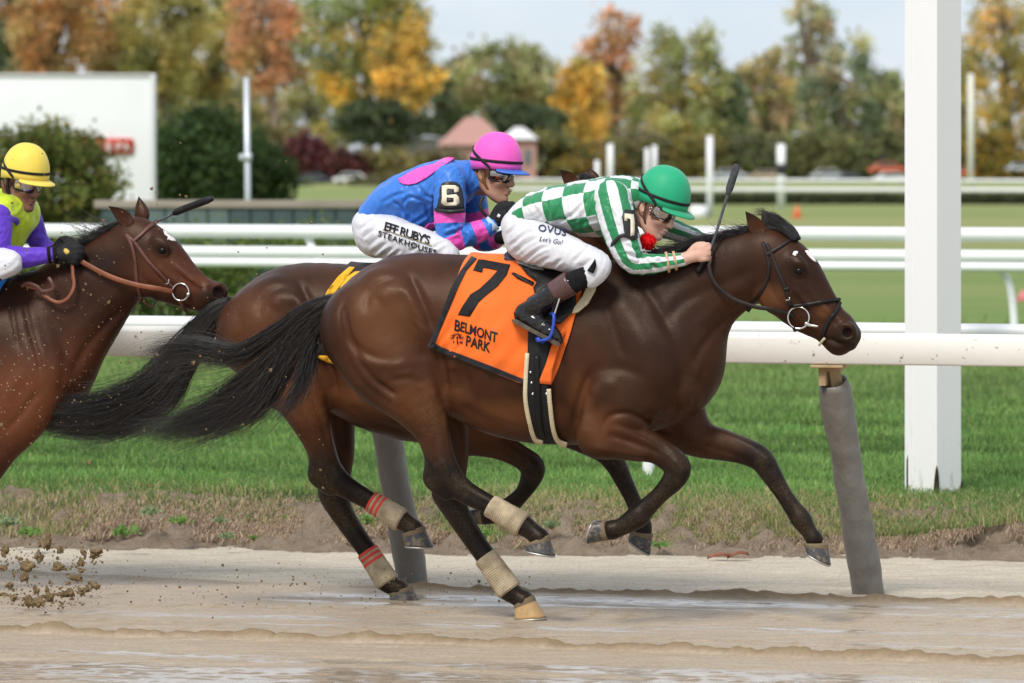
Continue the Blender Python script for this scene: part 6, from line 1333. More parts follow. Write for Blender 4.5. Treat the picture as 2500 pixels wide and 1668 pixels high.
lay(sd, FR7, 'foam_pad', [[(1448, 668), (1462, 676), (1454, 712), (1436, 744), (1412, 764), (1398, 767), (1404, 752), (1424, 726), (1436, 696)]], t7, M_FOAM, 0.030, 0.026, 14)
lay(sd, FR7, 'flap_panel', [[(1262, 646), (1268, 640), (1330, 656), (1328, 664), (1300, 660)]], tc7, mat('panel_trim', (0.20, 0.20, 0.19), 0.5, 0.4, 0.6, 60), 0.026, 0.008, 16)
gi = thing('girth', 'black girth with cream foam edges round the leading horse', 'girth', FR7, FR7.L(1320, 1000, -.25))
lay(gi, FR7, 'girth_band', [[(1291, 800), (1348, 800), (1343, 870), (1340, 945), (1345, 985), (1352, 1040), (1362, 1076), (1330, 1076), (1312, 1060), (1300, 1030), (1290, 980), (1289, 900)]], t7, M_GIRTH, 0.026, 0.022, 14)
stA = strap(gi, FR7, 'billet_strap', [(1312, 868), (1313, 920), (1316, 980), (1318, 1030), (1326, 1062)], 13, t7, M_BLACK_LEATHER, 0.006, 0.028)
for y_ in (908, 933, 960): lay(gi, FR7, 'buckle', [blob(1297 + (y_ - 908) * .1, y_, 3, 3, 0, 8)], t7, M_STEEL, 0.030, 0.005, 20); lay(gi, FR7, 'buckle', [blob(1330 + (y_ - 908) * .1, y_, 3, 3, 0, 8)], t7, M_STEEL, 0.030, 0.005, 20)
strap(gi, FR7, 'foam_edge', [(1289, 862), (1285, 930), (1285, 976), (1295, 1030), (1307, 1066), (1326, 1074)], 10, t7, M_FOAM, 0.014, 0.016)
strap(gi, FR7, 'foam_edge', [(1341, 948), (1344, 984), (1351, 1040), (1362, 1070), (1384, 1081)], 10, t7, M_FOAM, 0.014, 0.016)
lay(sc7, FR7, 'front_flap', [[(1346, 850), (1362, 820), (1380, 800), (1366, 850), (1350, 900), (1347, 937), (1316, 934), (1334, 890)]], t7, M_ORANGE, 0.033, 0.004, 14)
# ---------------------------------------------------------------- riders
def skin_material(name, c):
    q = NT(name); vec = q.coord(); n = q.noise(vec, 26, 4); n2 = q.noise(vec, 9, 3)
    q.col(q.mixc(q.math('MULTIPLY', n2, 0.5), q.ramp(n, [(0.3, [x * 0.86 for x in c]), (0.7, [min(1, x * 1.1) for x in c])]), (c[0] * 1.05, c[1] * 0.72, c[2] * 0.66))); q.set(rough=0.5, spec=0.35, sss=0.08)
    q.b.inputs['Subsurface Radius'].default_value = (0.012, 0.005, 0.003); q.bump(q.noise(vec, 220, 3), 0.08, 0.002); return q.m
M_SKIN_A = skin_material('skin_fair', (0.64, 0.42, 0.33)); M_SKIN_B = skin_material('skin_tanned', (0.42, 0.24, 0.165)); M_SKIN_C = skin_material('skin_brown', (0.22, 0.112, 0.075))
def silk(name, colour, rough=0.42, crease=2.2):
    """shiny silk; colour is a function(NT) giving the colour socket"""
    q = NT(name); vec = q.coord(); c = colour(q); q.col(c); q.set(rough=rough, spec=0.35, sheen=0.1)
    n = q.noise(q.coord((9, 9, 9)), 1.0, 4, 0.6); rd = q.math('ABSOLUTE', q.math('SUBTRACT', q.noise(q.coord((15, 15, 8), rot=(0, 0.7, 0)), 1.0, 3, 0.55), 0.5)); q.bump(q.math('ADD', q.math('MULTIPLY', rd, crease), q.math('ADD', n, q.math('MULTIPLY', q.noise(vec, 60, 3), 0.12))), 0.42, 0.016); return q.m
GREEN, WHITE_C, BLUE, PINK, LIME, PURPLE = (0.022, 0.225, 0.085), (0.68, 0.69, 0.72), (0.036, 0.175, 0.600), (0.80, 0.085, 0.46), (0.52, 0.66, 0.030), (0.105, 0.034, 0.47)
def chk(q):
    u, v = q.attr('u', 'Fac'), q.attr('v', 'Fac')
    s = q.math('ADD', q.math('FLOOR', u), q.math('FLOOR', v)); return q.mixc(q.math('LESS_THAN', q.math('MODULO', q.math('ADD', s, 40.0), 2.0), 0.5), WHITE_C, GREEN)
def stripes(q): return q.mixc(q.math('LESS_THAN', q.math('FRACT', q.attr('v', 'Fac')), 0.5), WHITE_C, GREEN)
def bands(q): return q.mixc(q.math('MULTIPLY', q.math('LESS_THAN', q.math('FRACT', q.attr('u', 'Fac')), 0.5), q.math('GREATER_THAN', q.attr('u', 'Fac'), 0.0)), BLUE, PINK)
M_CHECK = silk('silk_green_white_checks', chk); M_STRIPE = silk('silk_green_white_stripes', stripes); M_BANDS = silk('silk_blue_pink_bands', bands)
M_BLUE = silk('silk_blue', lambda q: q.mixc(0.0, BLUE, BLUE)); M_PINK = silk('silk_pink', lambda q: q.mixc(0.0, PINK, PINK)); M_LIME = silk('silk_lime', lambda q: q.mixc(0.0, LIME, LIME)); M_PURPLE = silk('silk_purple', lambda q: q.mixc(0.0, PURPLE, PURPLE), 0.55)
def breech_col(q):
    c = q.mixc(q.noise(q.coord(), 4, 3), (0.56, 0.565, 0.61), (0.68, 0.685, 0.72)); vo = q.n('ShaderNodeTexVoronoi'); vo.inputs['Scale'].default_value = 55.0; q.l(q.coord(), vo.inputs['Vector'])
    k = q.math('LESS_THAN', vo.outputs['Distance'], q.math('MULTIPLY', q.ramp(q.noise(q.coord(), 8, 3), [(0.5, (0, 0, 0)), (0.75, (1, 1, 1))]), 0.20)); c = q.mixc(q.math('MULTIPLY', k, 0.7), c, (0.34, 0.27, 0.18))
    return q.mixc(q.math('MULTIPLY', q.ramp(q.noise(q.coord(), 5, 5, 0.6), [(0.55, (0, 0, 0)), (0.8, (1, 1, 1))]), 0.4), c, (0.45, 0.42, 0.38))
M_BREECH = silk('breeches_white', breech_col, 0.6, 0.9)
M_GLOVE = mat('glove_black', (0.012, 0.012, 0.013), 0.75, 0.3, 0.3, 30, 0.4, 120); M_SOCK = mat('sock_black', (0.010, 0.010, 0.011), 0.9, 0.15, 0.3, 40, 0.3, 200)
q = NT('patent_boot'); vec = q.coord(); q.col(q.mixc(q.ramp(q.noise(vec, 40, 5, 0.7), [(0.55, (0, 0, 0)), (0.72, (1, 1, 1))]), (0.008, 0.008, 0.009), (0.05, 0.036, 0.02))); q.set(rough=0.10, spec=0.45, coat=0.1); q.bump(q.noise(q.coord((16, 16, 26)), 1.0, 2), 0.55, 0.014); M_BOOT = q.m
q = NT('boot_cuff_maroon'); vec = q.coord(); q.col(q.mixc(q.noise(vec, 60, 4), (0.055, 0.020, 0.020), (0.11, 0.050, 0.045))); q.set(rough=0.3, spec=0.5, coat=0.3); q.bump(q.noise(q.coord((160, 160, 160)), 1.0, 3), 0.5, 0.003); M_CUFF = q.m
M_SOLE = mat('boot_sole', (0.10, 0.085, 0.065), 0.8, 0.2, 0.4, 30, 0.4); M_BLUE_IRON = mat('stirrup_blue', (0.020, 0.065, 0.42), 0.4, 0.5, 0.15, 40)
def shell(name, c): 
    qq = NT(name); vec = qq.coord(); qq.col(qq.ramp(qq.noise(vec, 9, 4), [(0.3, [x * 0.93 for x in c]), (0.7, [min(1, x * 1.05) for x in c])])); qq.set(rough=0.55, spec=0.3, sheen=0.15); qq.bump(qq.noise(vec, 20, 4), 0.12, 0.01); return qq.m
M_HGREEN, M_HPINK, M_HYELLOW = shell('helmet_green', (0.012, 0.345, 0.165)), shell('helmet_pink', (0.80, 0.105, 0.50)), shell('helmet_yellow', (0.78, 0.60, 0.085))
M_STRAP = mat('strap_black', (0.012, 0.012, 0.014), 0.7, 0.3, 0.3, 50, 0.3, 150); M_TANSTRAP = mat('chin_strap_tan', (0.20, 0.095, 0.028), 0.6, 0.3, 0.2, 30, 0.3); M_DARKSTRAP = mat('chin_strap_brown', (0.13, 0.055, 0.035), 0.6, 0.3, 0.2, 30, 0.3)
q = NT('goggle_lens'); gl = q.n('ShaderNodeBsdfGlossy'); gl.inputs['Roughness'].default_value = 0.06; gl.inputs['Color'].default_value = (0.9, 0.9, 0.92, 1); tr_ = q.n('ShaderNodeBsdfTransparent'); tr_.inputs['Color'].default_value = (0.86, 0.85, 0.85, 1)
lw = q.n('ShaderNodeFresnel'); lw.inputs['IOR'].default_value = 1.65; q.bump(q.noise(q.coord((40, 40, 40)), 1.0, 2), 0.25, 0.006); bnode = [n_ for n_ in q.t.nodes if n_.type == 'BUMP'][0]; q.l(bnode.outputs[0], gl.inputs['Normal']); q.l(bnode.outputs[0], lw.inputs['Normal'])
mx = q.n('ShaderNodeMixShader'); q.l(q.math('ADD', lw.outputs[0], 0.22), mx.inputs[0]); q.l(tr_.outputs[0], mx.inputs[1]); q.l(gl.outputs[0], mx.inputs[2]); q.l(mx.outputs[0], q.out.inputs['Surface']); M_LENS = q.m
M_ARMBAND = mat('armband_black', (0.02, 0.02, 0.021), 0.4, 0.4, 0.3, 30, 0.2); M_IVORY = mat('number_ivory', (0.72, 0.66, 0.50), 0.6, 0.3, 0.1, 20); M_NAVY = mat('print_navy', (0.018, 0.028, 0.10), 0.7); M_HAIRBR = mat('human_hair', (0.03, 0.02, 0.014), 0.6)
M_REDPOM = mat('red_wool', (0.70, 0.010, 0.012), 0.95, 0.1, 0.2, 40)

def rowp(fr, p):
    s = p[4] if len(p) > 4 else 1.0; return (*fr.L(p[0], p[1], p[2]), p[3] * fr.k(p[0], p[1], p[2]), s)
def sdf_part(root, fr, name, chains, m, h=0.006, wr=0.0, ws=18, seed=0, bumps=(), attrs=None, parent=None, wdir=0.0, wst=2.6, label=None, folds=()):
    C = [(np.array([rowp(fr, p) for p in rows]), k) for rows, k in chains]; A = np.concatenate([c[0] for c in C]); rr_ = (A[:, 3] * np.maximum(A[:, 4], 1))[:, None]
    Fd = Field((A[:, :3] - rr_).min(0) - 0.03, (A[:, :3] + rr_).max(0) + 0.03, h)
    for R, k in C: Fd.tube(R, k)
    for b in bumps:
        op, x, y, lat, rx, rb, rz, ang, k = b; mm = fr.k(x, y, lat); Fd.ell(fr.L(x, y, lat), (rx * mm, rb, rz * mm), -math.radians(ang), k, op)
    v, f = Fd.mesh(1)
    if wr:
        n = vnormals(v, f); ca, sa = math.cos(math.radians(wdir)), math.sin(math.radians(wdir)); p = np.stack([(v[:, 0] * ca + v[:, 2] * sa) / wst, v[:, 1], (-v[:, 0] * sa + v[:, 2] * ca) * 1.2], 1) * ws; w = fbm(p + 1.3 * fbm(p * 0.5, seed + 9, 2)[:, None], seed, 3); w = 1 - np.abs(w) * 1.6; v = v + n * (wr * w)[:, None]
    if folds:
        st_ = []
        for i, ln in enumerate(folds):
            L0 = np.array(ln, float); t_ = L0[-1] - L0[0]; nn = np.array((-t_[1], t_[0])) / (np.linalg.norm(t_) + 1e-6); a_ = 0.75 + 0.5 * abs(math.sin(i * 2.3))
            st_ += [(ln, 4.2, -.0065 * a_), ([tuple(q_) for q_ in L0 + nn * 8], 5.0, .0060 * a_), ([tuple(q_) for q_ in L0 - nn * 8], 5.5, .0045 * a_)]
        v = sculpt(fr, v, f, st_)
    at = attrs(v) if attrs else None
    o = part(name, v, f, m, root, attrs=at, parent=parent, label=label); return o, v, f, bvh(fr.W(v), f)
def axis_uv(A, B, period_u, period_v, u0=0.0, v0=0.0, lateral=1.0):
    """u along the axis A-B, v round it (arc length), both divided by their periods"""
    A, B = np.asarray(A, float), np.asarray(B, float); ax = (B - A) / np.linalg.norm(B - A); up = np.array((0, 0, 1.0)); up -= ax * (up @ ax); up /= np.linalg.norm(up); sd_ = np.cross(ax, up)
    def fn(v):
        d = v - A; u = d @ ax; a = np.arctan2(d @ sd_, d @ up); return dict(u=u / period_u + u0, v=a / period_v + v0)
    return fn

class Head:
    """head-space: x forward, y left(away from camera positive), z up, origin between the ears"""
    def __init__(s, fr, ear_px, lat, pitch, yaw=0.0, scale=1.0):
        s.fr, s.p, s.yw, s.sc = fr, math.radians(pitch), math.radians(yaw), scale; cp_, sp_ = math.cos(s.p), math.sin(s.p); cy, sy = math.cos(s.yw), math.sin(s.yw)
        s.f = np.array((cp_ * cy, -sy * cp_, -sp_)); s.u = np.array((sp_ * cy, -sp_ * sy, cp_)); s.l = np.cross(s.u, s.f); s.o = fr.L(*ear_px, lat) + s.l * 0.078 * scale
    def __call__(s, x, y, z): return s.o + (s.f * x + s.l * y + s.u * z) * s.sc
    def many(s, P): P = np.asarray(P, float); return s.o + (P[:, :1] * s.f + P[:, 1:2] * s.l + P[:, 2:] * s.u) * s.sc
def add_head(Fd, H, neck_to, neck_r=0.058, pout=1.0):
    E = lambda c, r, k=0.02, op='add', a=0: Fd.ell(H(*c), [q * H.sc for q in r], -H.p + a, k, op, -H.yw)
    E((-.005, 0, .045), (.100, .076, .092)); E((.045, 0, -.035), (.056, .060, .080), .03); E((.055, 0, -.088), (.040, .040, .036), .02)
    for sg in (-1, 1):
        Fd.tube([(*H(.0, sg * .058, -.045), .020, 1), (*H(.03, sg * .050, -.085), .019, 1), (*H(.075, sg * .022, -.116), .018, 1)], .022)
        E((.070, sg * .036, -.030), (.026, .024, .022), .02); E((-.004, sg * .080, -.008), (.020, .010, .031), .008); E((.001, sg * .088, -.008), (.010, .008, .018), .006, 'sub')
        E((.090, sg * .032, .010), (.020, .018, .012), .010, 'sub')
    E((.082, 0, .026), (.022, .052, .014), .018); Fd.tube([(*H(.094, 0, .012), .010, 1), (*H(.108, 0, -.012), .011, 1), (*H(.120, 0, -.036), .0135, 1.0)], .012); E((.108, 0, -.040), (.014, .019, .010), .008)
    E((.100 + .008 * pout, 0, -.066), (.013, .021, .008), .006); E((.098 + .006 * pout, 0, -.080), (.012, .019, .008), .006); E((.104 + .008 * pout, 0, -.073), (.012, .020, .0022), .003, 'sub'); E((.090, 0, -.110), (.020, .022, .018), .014)
    Fd.tube([(*H(-.030, 0, -.055), neck_r, 1), (*((H(-.03, 0, -.055) + neck_to) / 2), neck_r * 1.02, 1.05), (*neck_to, neck_r * 1.15, 1.15)], .03)
def helmet(root, H, m, c=(.012, 0, .040), r=(.128, .110, .150), tilt=0.0, visor=.045, strap_m=None, goggle=True, visor_m=None):
    ct, st_ = math.cos(math.radians(tilt)), math.sin(math.radians(tilt))
    def loc(P):                                        # helmet space -> head space (tilted about the lateral axis)
        P = np.asarray(P, float); x, y, z = P[:, 0], P[:, 1], P[:, 2]; return np.stack([c[0] + ct * x + st_ * z, c[1] + y, c[2] - st_ * x + ct * z], 1)
    nu, nv = 48, 18; V = []
    for j in range(nv):
        t = j / (nv - 1) * math.pi / 2; cz, sz = math.cos(t) ** 0.86, math.sin(t)
        for i in range(nu):
            a = 2 * math.pi * i / nu; seam = 1 - 0.012 * math.exp(-((math.cos(a * 6) - 1) * 9) ** 2) ; V.append((r[0] * cz * math.cos(a) * seam, r[1] * cz * math.sin(a) * seam, r[2] * sz))
    low = [(r[0] * 0.985 * math.cos(2 * math.pi * i / nu), r[1] * 0.985 * math.sin(2 * math.pi * i / nu), -.022 - .018 * max(0, -math.cos(2 * math.pi * i / nu))) for i in range(nu)]
    inn = [(x * .94, y * .94, z) for x, y, z in low]; top_in = [(x * .9, y * .9, .03) for x, y, z in low]
    V = low + V; V = np.array(inn[::1] + V); n_ = len(V); f = []
    for j in range(nv + 1): f += [(j * nu + i, j * nu + (i + 1) % nu, (j + 1) * nu + (i + 1) % nu, (j + 1) * nu + i) for i in range(nu)]
    o = part('helmet', H.many(loc(V)), f, m, root)
    # visor
    if visor:
        na = 25; V2 = []
        for i in range(na):
            a = math.radians(-62 + 124 * i / (na - 1)); e = max(0, math.cos(a * 1.45)) ** 0.7
            for k_, zz in ((0.985, -.016), (1.0 + visor / r[0] * e, -.026 - .006 * e), (1.0 + visor / r[0] * e, -.031 - .006 * e), (0.965, -.024)): V2.append((r[0] * k_ * math.cos(a), r[1] * k_ * math.sin(a), zz))
        f2 = [(i * 4 + j, i * 4 + (j + 1) % 4, i * 4 + 4 + (j + 1) % 4, i * 4 + 4 + j) for i in range(na - 1) for j in range(4)]; part('visor', H.many(loc(V2)), f2, visor_m or m, root, parent=o)
    # black elastic band round the rim and the goggle strap running up over the shell
    if strap_m is not None:
        def belt(zf, a0, a1, w, rr=1.012, nn=40):
            V3 = []
            for i in range(nn):
                a = math.radians(a0 + (a1 - a0) * i / (nn - 1)); z_ = zf(i / (nn - 1)); cz = math.sqrt(max(0.02, 1 - (max(z_, 0) / r[2]) ** 2)) ** 0.86
                for k_, dz in ((rr, -w / 2), (rr + .016, -w / 2), (rr + .016, w / 2), (rr, w / 2)): V3.append((r[0] * cz * k_ * math.cos(a), r[1] * cz * k_ * math.sin(a), z_ + dz))
            return V3, [(i * 4 + j, i * 4 + (j + 1) % 4, i * 4 + 4 + (j + 1) % 4, i * 4 + 4 + j) for i in range(nn - 1) for j in range(4)]
        for nm, (V3, f3) in (('band', belt(lambda t: .016, 0, 360, .013)), ('goggle_strap', belt(lambda t: -.02 + .085 * math.sin(t * math.pi / 2) ** 0.8, -75, -178, .016))): part(nm, H.many(loc(V3)), f3, strap_m, root, parent=o)
    return o, loc
def goggles(root, H, frame_m):
    A = np.radians(np.linspace(-72, 72, 33)); top = np.array([(.012 + .098 * math.cos(a), .082 * math.sin(a), .024 - .006 * math.cos(a * 2)) for a in A]); bot = np.array([(.008 + .100 * math.cos(a), .080 * math.sin(a), -.030 + .016 * math.exp(-(a * 4.5) ** 2) + .006 * abs(math.sin(a)) ** 3) for a in A])
    rows = []
    for t in np.linspace(0, 1, 7): b = 1 + .07 * math.sin(t * math.pi); p = bot + (top - bot) * t; rows.append(np.stack([p[:, 0] * b, p[:, 1] * b, p[:, 2]], 1))
    V = np.concatenate(rows); k = len(A); f = [(j * k + i, j * k + i + 1, (j + 1) * k + i + 1, (j + 1) * k + i) for j in range(6) for i in range(k - 1)]
    V2 = V * (0.985, 0.985, 1); n_ = len(V); fb = [tuple(q + n_ for q in t[::-1]) for t in f]
    o = part('goggles', H.many(np.concatenate([V, V2])), f + fb, M_LENS, root)
    ring = np.concatenate([top, bot[::-1], top[:1]]); part('goggle_frame', *tube_mesh(H.many(ring), 0.0048, 6), frame_m, root, parent=o); return o
def fist(Fd, fr, wrist, knuckle, lat0, r=9.0, far=1):
    """palm, four curled fingers stacked from index to little finger, and a thumb along the top"""
    w, k = np.array(wrist, float), np.array(knuckle, float); ax = (k - w) / np.linalg.norm(k - w); dn = np.array((-ax[1], ax[0])); dn = dn if dn[1] > 0 else -dn; L_ = np.linalg.norm(k - w)
    T = lambda rows, kk: Fd.tube(np.array([rowp(fr, q) for q in rows]), kk)
    pt = lambda a, b, lat, rr_: (*(w + ax * a * L_ + dn * b), lat, rr_, 1.0)
    T([pt(-.2, 0, lat0, r * 1.65), pt(.3, 0, lat0 + .004 * far, r * 1.9), pt(.72, 1, lat0 + .006 * far, r * 2.05)], .01)
    for i, (b, rr_, ln) in enumerate(((-r * 1.75, 1.0, 1.0), (-r * .6, 1.02, 1.06), (r * .6, .98, 1.0), (r * 1.75, .86, .86))):
        T([pt(.62, b * .9, lat0 - .004 * far, r * rr_), pt(1.05 * ln, b, lat0 - .006 * far, r * rr_), pt(1.28 * ln, b + 2, lat0 + .016 * far, r * rr_ * .95), pt(1.10 * ln, b + 3, lat0 + .040 * far, r * rr_ * .9), pt(.80 * ln, b + 2, lat0 + .046 * far, r * rr_ * .85)], .0035)
    T([pt(.15, -r * 1.3, lat0 + .012 * far, r), pt(.62, -r * 2.5, lat0 + .020 * far, r * .98), pt(1.05, -r * 2.3, lat0 + .030 * far, r * .85)], .005)
def whip(label, fr, pts, hand_r, shaft_r, tip_r, i_tip, dark=True):
    root = thing('whip', label, 'whip', fr, fr.L(*pts[0]), 'riding whips'); P = np.array([fr.L(*p) for p in pts]); k = fr.k(*pts[0]); C = catmull(P, 6); t = np.linspace(0, 1, len(C))
    s0 = t < 0.22; part('handle', *tube_mesh(C[:int(len(C) * .24) + 1], hand_r * k * (1 + .06 * np.sin(np.arange(int(len(C) * .24) + 1) * 3)), 12), M_BLACK_LEATHER, root)
    part('shaft', *tube_mesh(C, shaft_r * k, 10), mat('whip_grey', (0.075, 0.08, 0.095), 0.6, 0.4, 0.4, 60, 0.5), root)
    e = C[t >= i_tip]; R = np.full(len(e), tip_r * k); R[0] *= .55; R[-1] *= .7; e = catmull(e, 3); part('padded_flap', *tube_mesh(e, np.interp(np.linspace(0, 1, len(e)), np.linspace(0, 1, len(R)), R), 14, flat=.8), mat('whip_pad', (0.055, 0.058, 0.066), 0.8, 0.3, 0.4, 50, 0.5) if dark else M_BLACK_LEATHER, root)
def figure(root, fr, mat_skin, h, chains, H, neck_to, fists, pout=1.0):
    """the body under the clothes: one continuous surface from head to feet"""
    C = [np.array([rowp(fr, p) for p in rows]) for rows in chains]; A = np.concatenate(C + [np.array([(*H(0, 0, 0), .16, 1), ])]); rr_ = (A[:, 3] * np.maximum(A[:, 4], 1))[:, None]
    Fd = Field((A[:, :3] - rr_).min(0) - 0.06, (A[:, :3] + rr_).max(0) + 0.06, h)
    for R in C: Fd.tube(R, .02)
    add_head(Fd, H, neck_to, pout=pout)
    for fi in fists: fist(Fd, fr, *fi)
    v, f = Fd.mesh(1); o = part('body', v, f, mat_skin, root); return o, v, f, bvh(fr.W(v), f)
def shrink(rows, q=.80): return [(p[0], p[1], p[2], p[3] * q) + tuple(p[4:]) for p in rows]

# ---- rider in green and white
j7 = thing('person', 'jockey in green and white checkered silks and green helmet crouching on the leading horse', 'jockey', FR7, FR7.L(1300, 640, 0), 'jockeys')
TOR = [(1276, 535, 0, 34, 2.3), (1318, 513, 0, 46, 2.05), (1392, 506, 0, 58, 1.82), (1452, 508, 0, 70, 1.66), (1510, 488, 0, 58, 1.75), (1540, 478, 0, 44, 1.5)]
AN = [(1494, 486, -.155, 46, .9), (1508, 545, -.19, 44, .9), (1530, 612, -.205, 37, .9), (1552, 643, -.195, 27, .95), (1600, 644, -.165, 24, .95), (1640, 639, -.14, 19.5, .95), (1666, 635, -.125, 17, .95)]
AF = [(1540, 480, .15, 42, .9), (1590, 535, .20, 33, .9), (1640, 560, .195, 27, .9), (1690, 578, .16, 22, .9), (1724, 592, .12, 17, .9)]
LN = [(1288, 585, -.10, 56, .95), (1345, 606, -.185, 49, .95), (1410, 628, -.25, 40, .95), (1460, 644, -.285, 30, 1), (1456, 662, -.295, 29, 1), (1442, 676, -.30, 27, 1)]
LF = [(p[0], p[1], -p[2]) + tuple(p[3:]) for p in LN]
SHIN = [(1442, 672, -.30, 26), (1394, 692, -.305, 26), (1345, 722, -.305, 24), (1306, 748, -.30, 23)]; FOOT = [(1306, 750, -.30, 23), (1276, 768, -.30, 21, .9), (1312, 790, -.305, 24, .85), (1346, 814, -.31, 19, .9), (1362, 830, -.31, 12, 1)]
H7h = Head(FR7, (1576, 502), -.085, 30, 12, 0.97)
fx = lambda rows: [(p[0], p[1], -p[2]) + tuple(p[3:]) for p in rows]
bo7 = figure(j7, FR7, M_SKIN_A, .006, [shrink(TOR), shrink(AN[:-1]) + [(1672, 633, -.125, 15, .95)], shrink(AF), shrink(LN), shrink(LF), shrink(SHIN), shrink(fx(SHIN)), shrink(FOOT), shrink(fx(FOOT))], H7h, FR7.L(1520, 490, 0),
             [((1682, 628), (1722, 616), -.125, 8.6), ((1735, 594), (1768, 592), .10, 8.2, -1)], .8)
tq7 = sdf_part(j7, FR7, 'jacket', [(TOR, .03), ([(1484, 480, -.13, 38, .9), (1490, 500, -.145, 34, .9)], .04), ([(1536, 478, .13, 36, .9), (1556, 500, .15, 32, .9)], .04), ([(1540, 480, 0, 40, 1.4), (1560, 478, 0, 31, 1.5)], .03)], M_CHECK, .006, .0045, 15, 3, wdir=55, folds=[[(1330, 470), (1340, 520), (1335, 552)], [(1440, 468), (1425, 520), (1420, 560)], [(1472, 450), (1482, 480), (1470, 525)], [(1395, 556), (1440, 538), (1482, 530)], [(1298, 498), (1322, 532)], [(1378, 476), (1388, 532)], [(1350, 545), (1400, 522), (1430, 490)], [(1412, 452), (1405, 490)]],
              attrs=axis_uv(FR7.L(1300, 530, 0), FR7.L(1500, 490, 0), .0955, .54, -.066, .62))
def arm_uv(fr, rows, per_u, per_v, u0=0.0, v0=0.0):
    R = catmull(np.array([rowp(fr, p) for p in rows]), 6)[:, :3]; cum = np.concatenate([[0], np.cumsum(np.linalg.norm(np.diff(R, axis=0), axis=1))])
    def fn(v):
        best = np.full(len(v), 9.0); u = np.zeros(len(v)); ang = np.zeros(len(v))
        for i in range(len(R) - 1):
            a, b = R[i], R[i + 1]; ba = b - a; L_ = np.linalg.norm(ba); t = np.clip(((v - a) @ ba) / (L_ * L_), 0, 1); c = a + t[:, None] * ba; d = np.linalg.norm(v - c, axis=1); m = d < best
            ax = ba / L_; up = np.array((0.0, -1.0, 0.0)); up = up - ax * (up @ ax); up /= np.linalg.norm(up); sd_ = np.cross(ax, up); o = v - c; an = np.arctan2(o @ sd_, o @ up)
            best[m] = d[m]; u[m] = cum[i] + t[m] * L_; ang[m] = an[m]
        return dict(u=u / per_u + u0, v=ang / per_v + v0)
    return fn
sn7 = sdf_part(j7, FR7, 'sleeve', [(AN, .02)], M_STRIPE, .0055, .0035, 22, 5, wdir=20, folds=[[(1526, 598), (1562, 614)], [(1520, 616), (1566, 632)], [(1568, 628), (1600, 656)], [(1482, 500), (1500, 530), (1505, 560)], [(1590, 628), (1625, 650)]], attrs=arm_uv(FR7, AN, .3, 1.2, 0, .1)); sf7 = sdf_part(j7, FR7, 'sleeve', [(AF, .02)], M_STRIPE, .0065, .003, 24, 6, attrs=arm_uv(FR7, AF, .3, 1.2, 0, .3))
for x_ in (1629, 1647): part('elastic_band', *tube_mesh(np.linspace(FR7.L(x_ - 2.5, 641 - (x_ - 1629) * .2, -.142 + (x_ - 1629) * .0006), FR7.L(x_ + 3.5, 640 - (x_ - 1629) * .2, -.139 + (x_ - 1629) * .0006), 4), (26 - (x_ - 1629) * .12) * FR7.k(1629, 640), 20, flat=.97), mat('elastic_tan', (0.52, 0.33, 0.19), 0.8), j7)
br7 = sdf_part(j7, FR7, 'breeches', [([(1276, 552, 0, 46, 2.15), (1300, 580, 0, 52, 1.9)], .03), (LN, .03), (LF, .03)], M_BREECH, .006, .0030, 15, 7, wdir=38, wst=6, folds=[[(1250, 622), (1290, 592), (1332, 572)], [(1272, 642), (1312, 612), (1340, 600)], [(1244, 602), (1275, 577), (1302, 562)], [(1240, 574), (1264, 548)], [(1302, 652), (1342, 627)], [(1398, 642), (1425, 615), (1440, 600)], [(1420, 652), (1447, 632)], [(1288, 538), (1312, 560)], [(1350, 650), (1372, 632)]])
sdf_part(j7, FR7, 'sock', [([(1434, 674, -.302, 26), (1400, 690, -.305, 27), (1380, 700, -.305, 26)], .02)], M_SOCK, .006, .001, 30, 2); sdf_part(j7, FR7, 'sock', [(fx([(1448, 668, -.30, 27), (1400, 690, -.305, 27)]), .02)], M_SOCK, .008)
bt = sdf_part(j7, FR7, 'boot', [([(1392, 694, -.305, 26), (1345, 722, -.305, 26), (1310, 746, -.30, 25)], .02), (FOOT, .02)], M_BOOT, .0055, .0035, 24, 4)[0]; sdf_part(j7, FR7, 'boot', [(fx([(1392, 694, -.305, 26), (1345, 722, -.305, 26), (1310, 746, -.30, 25)]), .02), (fx(FOOT), .02)], M_BOOT, .008, .002, 30, 4)
cu = part('boot_cuff', *tube_mesh(np.linspace(FR7.L(1394, 690, -.305), FR7.L(1352, 716, -.305), 10), np.linspace(30.5, 28.5, 10) * FR7.k(1390, 690), 26, flat=.98), M_CUFF, j7, parent=bt)
SOLE = [(1248, 780), (1256, 790), (1290, 808), (1328, 828), (1362, 846), (1368, 842), (1366, 836), (1330, 818), (1292, 798), (1262, 780)]
V = [FR7.L(x, y, -.305 - .04) for x, y in SOLE] + [FR7.L(x, y, -.305 + .04) for x, y in SOLE]; k_ = len(SOLE); part('sole', V, [tuple(range(k_)), tuple(range(k_, 2 * k_))[::-1]] + [(i, k_ + i, k_ + (i + 1) % k_, (i + 1) % k_) for i in range(k_)], M_SOLE, j7, smooth=False, parent=bt)
he7, loc7 = helmet(j7, H7h, M_HGREEN, c=(.022, 0, .048), r=(.128, .108, .150), tilt=-10, strap_m=M_STRAP); goggles(j7, H7h, M_DARKSTRAP)
for a, b, c_, w_ in (((.0, -.088, .02), (.022, -.078, -.05), (.055, -.045, -.108), .006), ((-.035, -.080, .0), (-.01, -.078, -.04), (.022, -.078, -.05), .005)): part('chin_strap', *tube_mesh(catmull(H7h.many([a, b, c_]), 5), .0055, 8, flat=.5), M_DARKSTRAP, j7)
